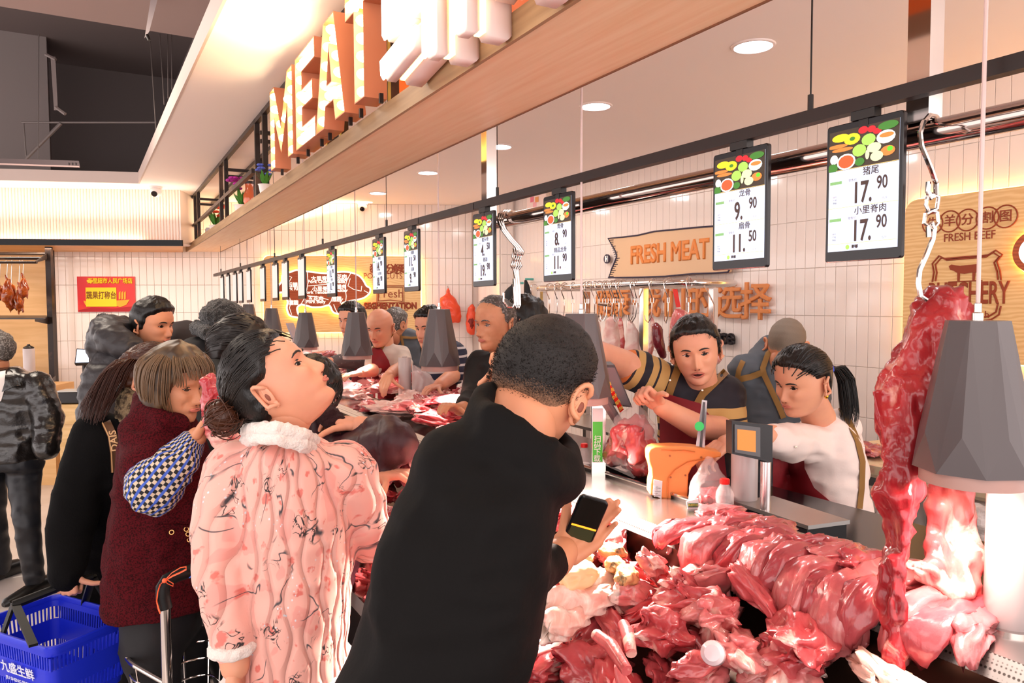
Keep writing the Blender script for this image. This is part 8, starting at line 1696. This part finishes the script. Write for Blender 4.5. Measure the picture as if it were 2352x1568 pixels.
for (z0, z1, st_) in ((-.07, -.03, 1), (-.18, -.135, 1)):
    for side, (dx_, L_) in enumerate(((ex_, Lx), (ey_, Ly), (ex_, Lx), (ey_, Ly))):
        n_ = int(L_ / .0125); oth = (ey_, ex_, ey_, ex_)[side]; So = (Ly, Lx, Ly, Lx)[side] / 2; sg = (1, 1, -1, -1)[side]
        for i in range(n_ + 1):
            u = (i / n_ - .5) * .97; pts = []
            for z in (z0, z1):
                k_ = kz(z); c = bc_ + dx_ * (u * L_ * k_) + oth * (sg * (So * k_ - .002)) + UZ * z; pts += [c - dx_ * .0026 - oth * .0016, c + dx_ * .0026 - oth * .0016, c + dx_ * .0026 + oth * .0016, c - dx_ * .0026 + oth * .0016]
            gs_.hexa(pts)
gs_.build('slot_bars', blu, t, smooth=False, kind='stuff')
# printed shop mark on the near long side
fo = bc_ + ey_ * (Ly / 2 * kz(-.10) + .002) - UZ * .102; sl_ = (ey_ * .28 * 0 + UZ).normalized(); fx = -ex_ if (-ex_).dot(RH) > 0 else ex_
lg = M('logo_white', 'DCE0F0', .5); up_s = (UZ + ey_ * .18).normalized()
text('九盛生鲜', .040, lg, fo + fx * .03 + UZ * .006 + ey_ * .004, fx, up_s, t, bold=.0008); text('JIU SHENG FRESH', .016, lg, fo + fx * .03 - UZ * .026 + ey_ * .001, fx, up_s, t, bold=.0003)
cl = fo + fx * -.085 + ey_ * .004; nf = fx.cross(up_s); G().tube([cl + fx * .021 * math.cos(a) + up_s * .021 * math.sin(a) for a in [math.radians(80 + i * 20) for i in range(9)]], .003, 6).build('logo_arc', M('logo_yellow', 'D8B030', .5), t); G().prism([cl + fx * .018 * math.cos(a) + up_s * .018 * math.sin(a) for a in [math.radians(180 + i * 18) for i in range(11)]], nf * .001).build('logo_wave', M('logo_teal', '4AB0C8', .5), t, smooth=False); G().prism([cl + fx * .010 * math.cos(a) + up_s * .010 * math.sin(a) for a in [math.radians(i * 18) for i in range(11)]], nf * .0012).build('logo_sun', MATS['logo_yellow'], t, smooth=False)
h1, h2 = P(30, 1389, 2.22), P(213, 1324, 2.36)
def flat(a, b, w_=.022, th=.008): 
    d = (b - a).normalized(); s1, s2, _ = frame_of(d); G().box((a + b) / 2, (w_, th, (b - a).length + .008), (s1, s2, d)).build('handle_arm', bkp, t, smooth=False)
G().tube([h1, h1.lerp(h2, .5) + UZ * .004, h2], .013, 10).build('handle', bkp, t)
for a, b in ((h1, P(4, 1462, 2.2)), (h1 + RH * .008, P(76, 1480, 2.06)), (h2, P(194, 1386, 2.44)), (h2, P(261, 1400, 2.36))): flat(a, b)
# trolley
t = T('shopping_trolley', 'chrome wire shopping trolley with black handle and tied orange ribbon', 'trolley', Pz(395, 1600, .3)); zt2 = .62
top_l = [Pz(x, y, zt2) for x, y in ((292, 1506), (298, 1490), (318, 1478), (350, 1468), (420, 1442), (470, 1432), (495, 1436), (520, 1452), (580, 1490), (650, 1540), (640, 1580), (560, 1640), (480, 1640), (400, 1580), (340, 1545), (302, 1522))]
top_l = [Vector(v) for v in smooth_loop([tuple(v) for v in top_l], 3)]; cc3 = sum(top_l, Vector()) / len(top_l)
G().tube(top_l, .0075, 10, close=True, caps=False).build('basket_rim', chrome, t)
for i, dz3 in enumerate((.05, .10, .15, .20)): k_ = 1 - .04 * (i + 1); G().tube([Vector((cc3.x + (v.x - cc3.x) * k_, cc3.y + (v.y - cc3.y) * k_, v.z - dz3)) for v in top_l], .0035, 8, close=True, caps=False).build('basket_wire', chrome, t)
lo_l = [Vector((cc3.x + (v.x - cc3.x) * .84, cc3.y + (v.y - cc3.y) * .84, v.z - .2)) for v in top_l]
for i in range(0, len(top_l), 4): G().tube([top_l[i], lo_l[i]], .003, 6).build('basket_wire', chrome, t)
for i in range(2, 22, 3): G().tube([lo_l[i], lo_l[-i]], .003, 6).build('floor_wire', chrome, t)
for x, y in ((350, 1470), (420, 1443)):
    a = Pz(x, y, zt2); G().box(a - UZ * .09, (.014, .006, .18), (RH, FH, UZ)).build('side_strap', silver, t, smooth=False); G().box(a, (.02, .018, .02), (RH, FH, UZ)).build('rim_clip', bkp, t, smooth=False)
dtr = 1.86; pt_, pb2 = P(380, 1396, dtr), P(399, 1640, dtr); pb2 = Vector((pt_.x, pt_.y, .12)); G().tube([pb2, pt_], .0125, 18).build('upright', chrome, t)
hd = [P(380, 1398, dtr), P(374, 1370, dtr), P(374, 1348, dtr), P(384, 1332, dtr + .01), P(405, 1321, dtr + .03), P(440, 1310, dtr + .06), P(500, 1292, dtr + .12), P(600, 1268, dtr + .2)]
G().tube(hd, [.0165] * 3 + [.017] * 5, 16).build('handle', bkp, t, label='black plastic handle with blue dots')
G().tube([hd[-1], Vector((hd[-1].x, hd[-1].y, .12))], .0125, 12).build('upright', chrome, t)
for x, y in ((433, 1309), (447, 1305), (435, 1323), (449, 1319)): c = P(x, y, dtr + .06 - .016); G().lathe(c, [(.0045, 0), (.0045, .0015)], 12, frame_of(-FH)).build('blue_dot', M('dot_blue', '3A6AE0', .4), t)
for (x, y) in ((cc3.x - .15, cc3.y - .15), (cc3.x + .15, cc3.y - .1), (cc3.x - .1, cc3.y + .18), (cc3.x + .15, cc3.y + .15)):
    G().lathe(Vector((x, y, .05)), [(.02, -.012), (.05, -.012), (.05, .012), (.02, .012)], 20, (UZ, Vector((0, 1, 0)), Vector((1, 0, 0)))).build('wheel', bkp, t); G().tube([(x, y, .05), (x, y, .14)], .01, 8).build('fork', chrome, t)
G().tube([(cc3.x - .15, cc3.y - .15, .13), (cc3.x + .15, cc3.y - .1, .13), (cc3.x + .15, cc3.y + .15, .13), (cc3.x - .1, cc3.y + .18, .13)], .01, 8, close=True, caps=False).build('base_frame', chrome, t); G().tube([pb2, (cc3.x, cc3.y - .12, .13)], .01, 8).build('base_frame', chrome, t)
for i in (3, 15, 27, 39): G().tube([lo_l[i], Vector((lo_l[i].x, lo_l[i].y, .13))], .006, 8).build('basket_leg', chrome, t)
rib_ = M('orange_ribbon', 'F0663C', .5); t2 = T('ribbon_bow', 'orange ribbon tied in a bow on the trolley handle', 'ribbon', P(378, 1336, dtr - .02)); k0_ = P(378, 1333, dtr - .022)
def rbn(pts, w_=.006): G().tube([P(x, y, dtr - .022 + (.004 * (i % 2))) for i, (x, y) in enumerate(pts)], w_ * .5, 6, flat=.35).build('ribbon_strip', rib_, t2)
rbn([(378, 1333), (395, 1315), (415, 1303), (427, 1301), (428, 1307), (415, 1314), (397, 1322), (378, 1333)]); rbn([(378, 1333), (368, 1342), (362, 1360), (360, 1380), (364, 1398), (368, 1408)]); rbn([(378, 1333), (385, 1340), (397, 1346), (398, 1340), (385, 1332)]); G().ell(k0_, (.006, .006, .006)).build('knot', rib_, t2)
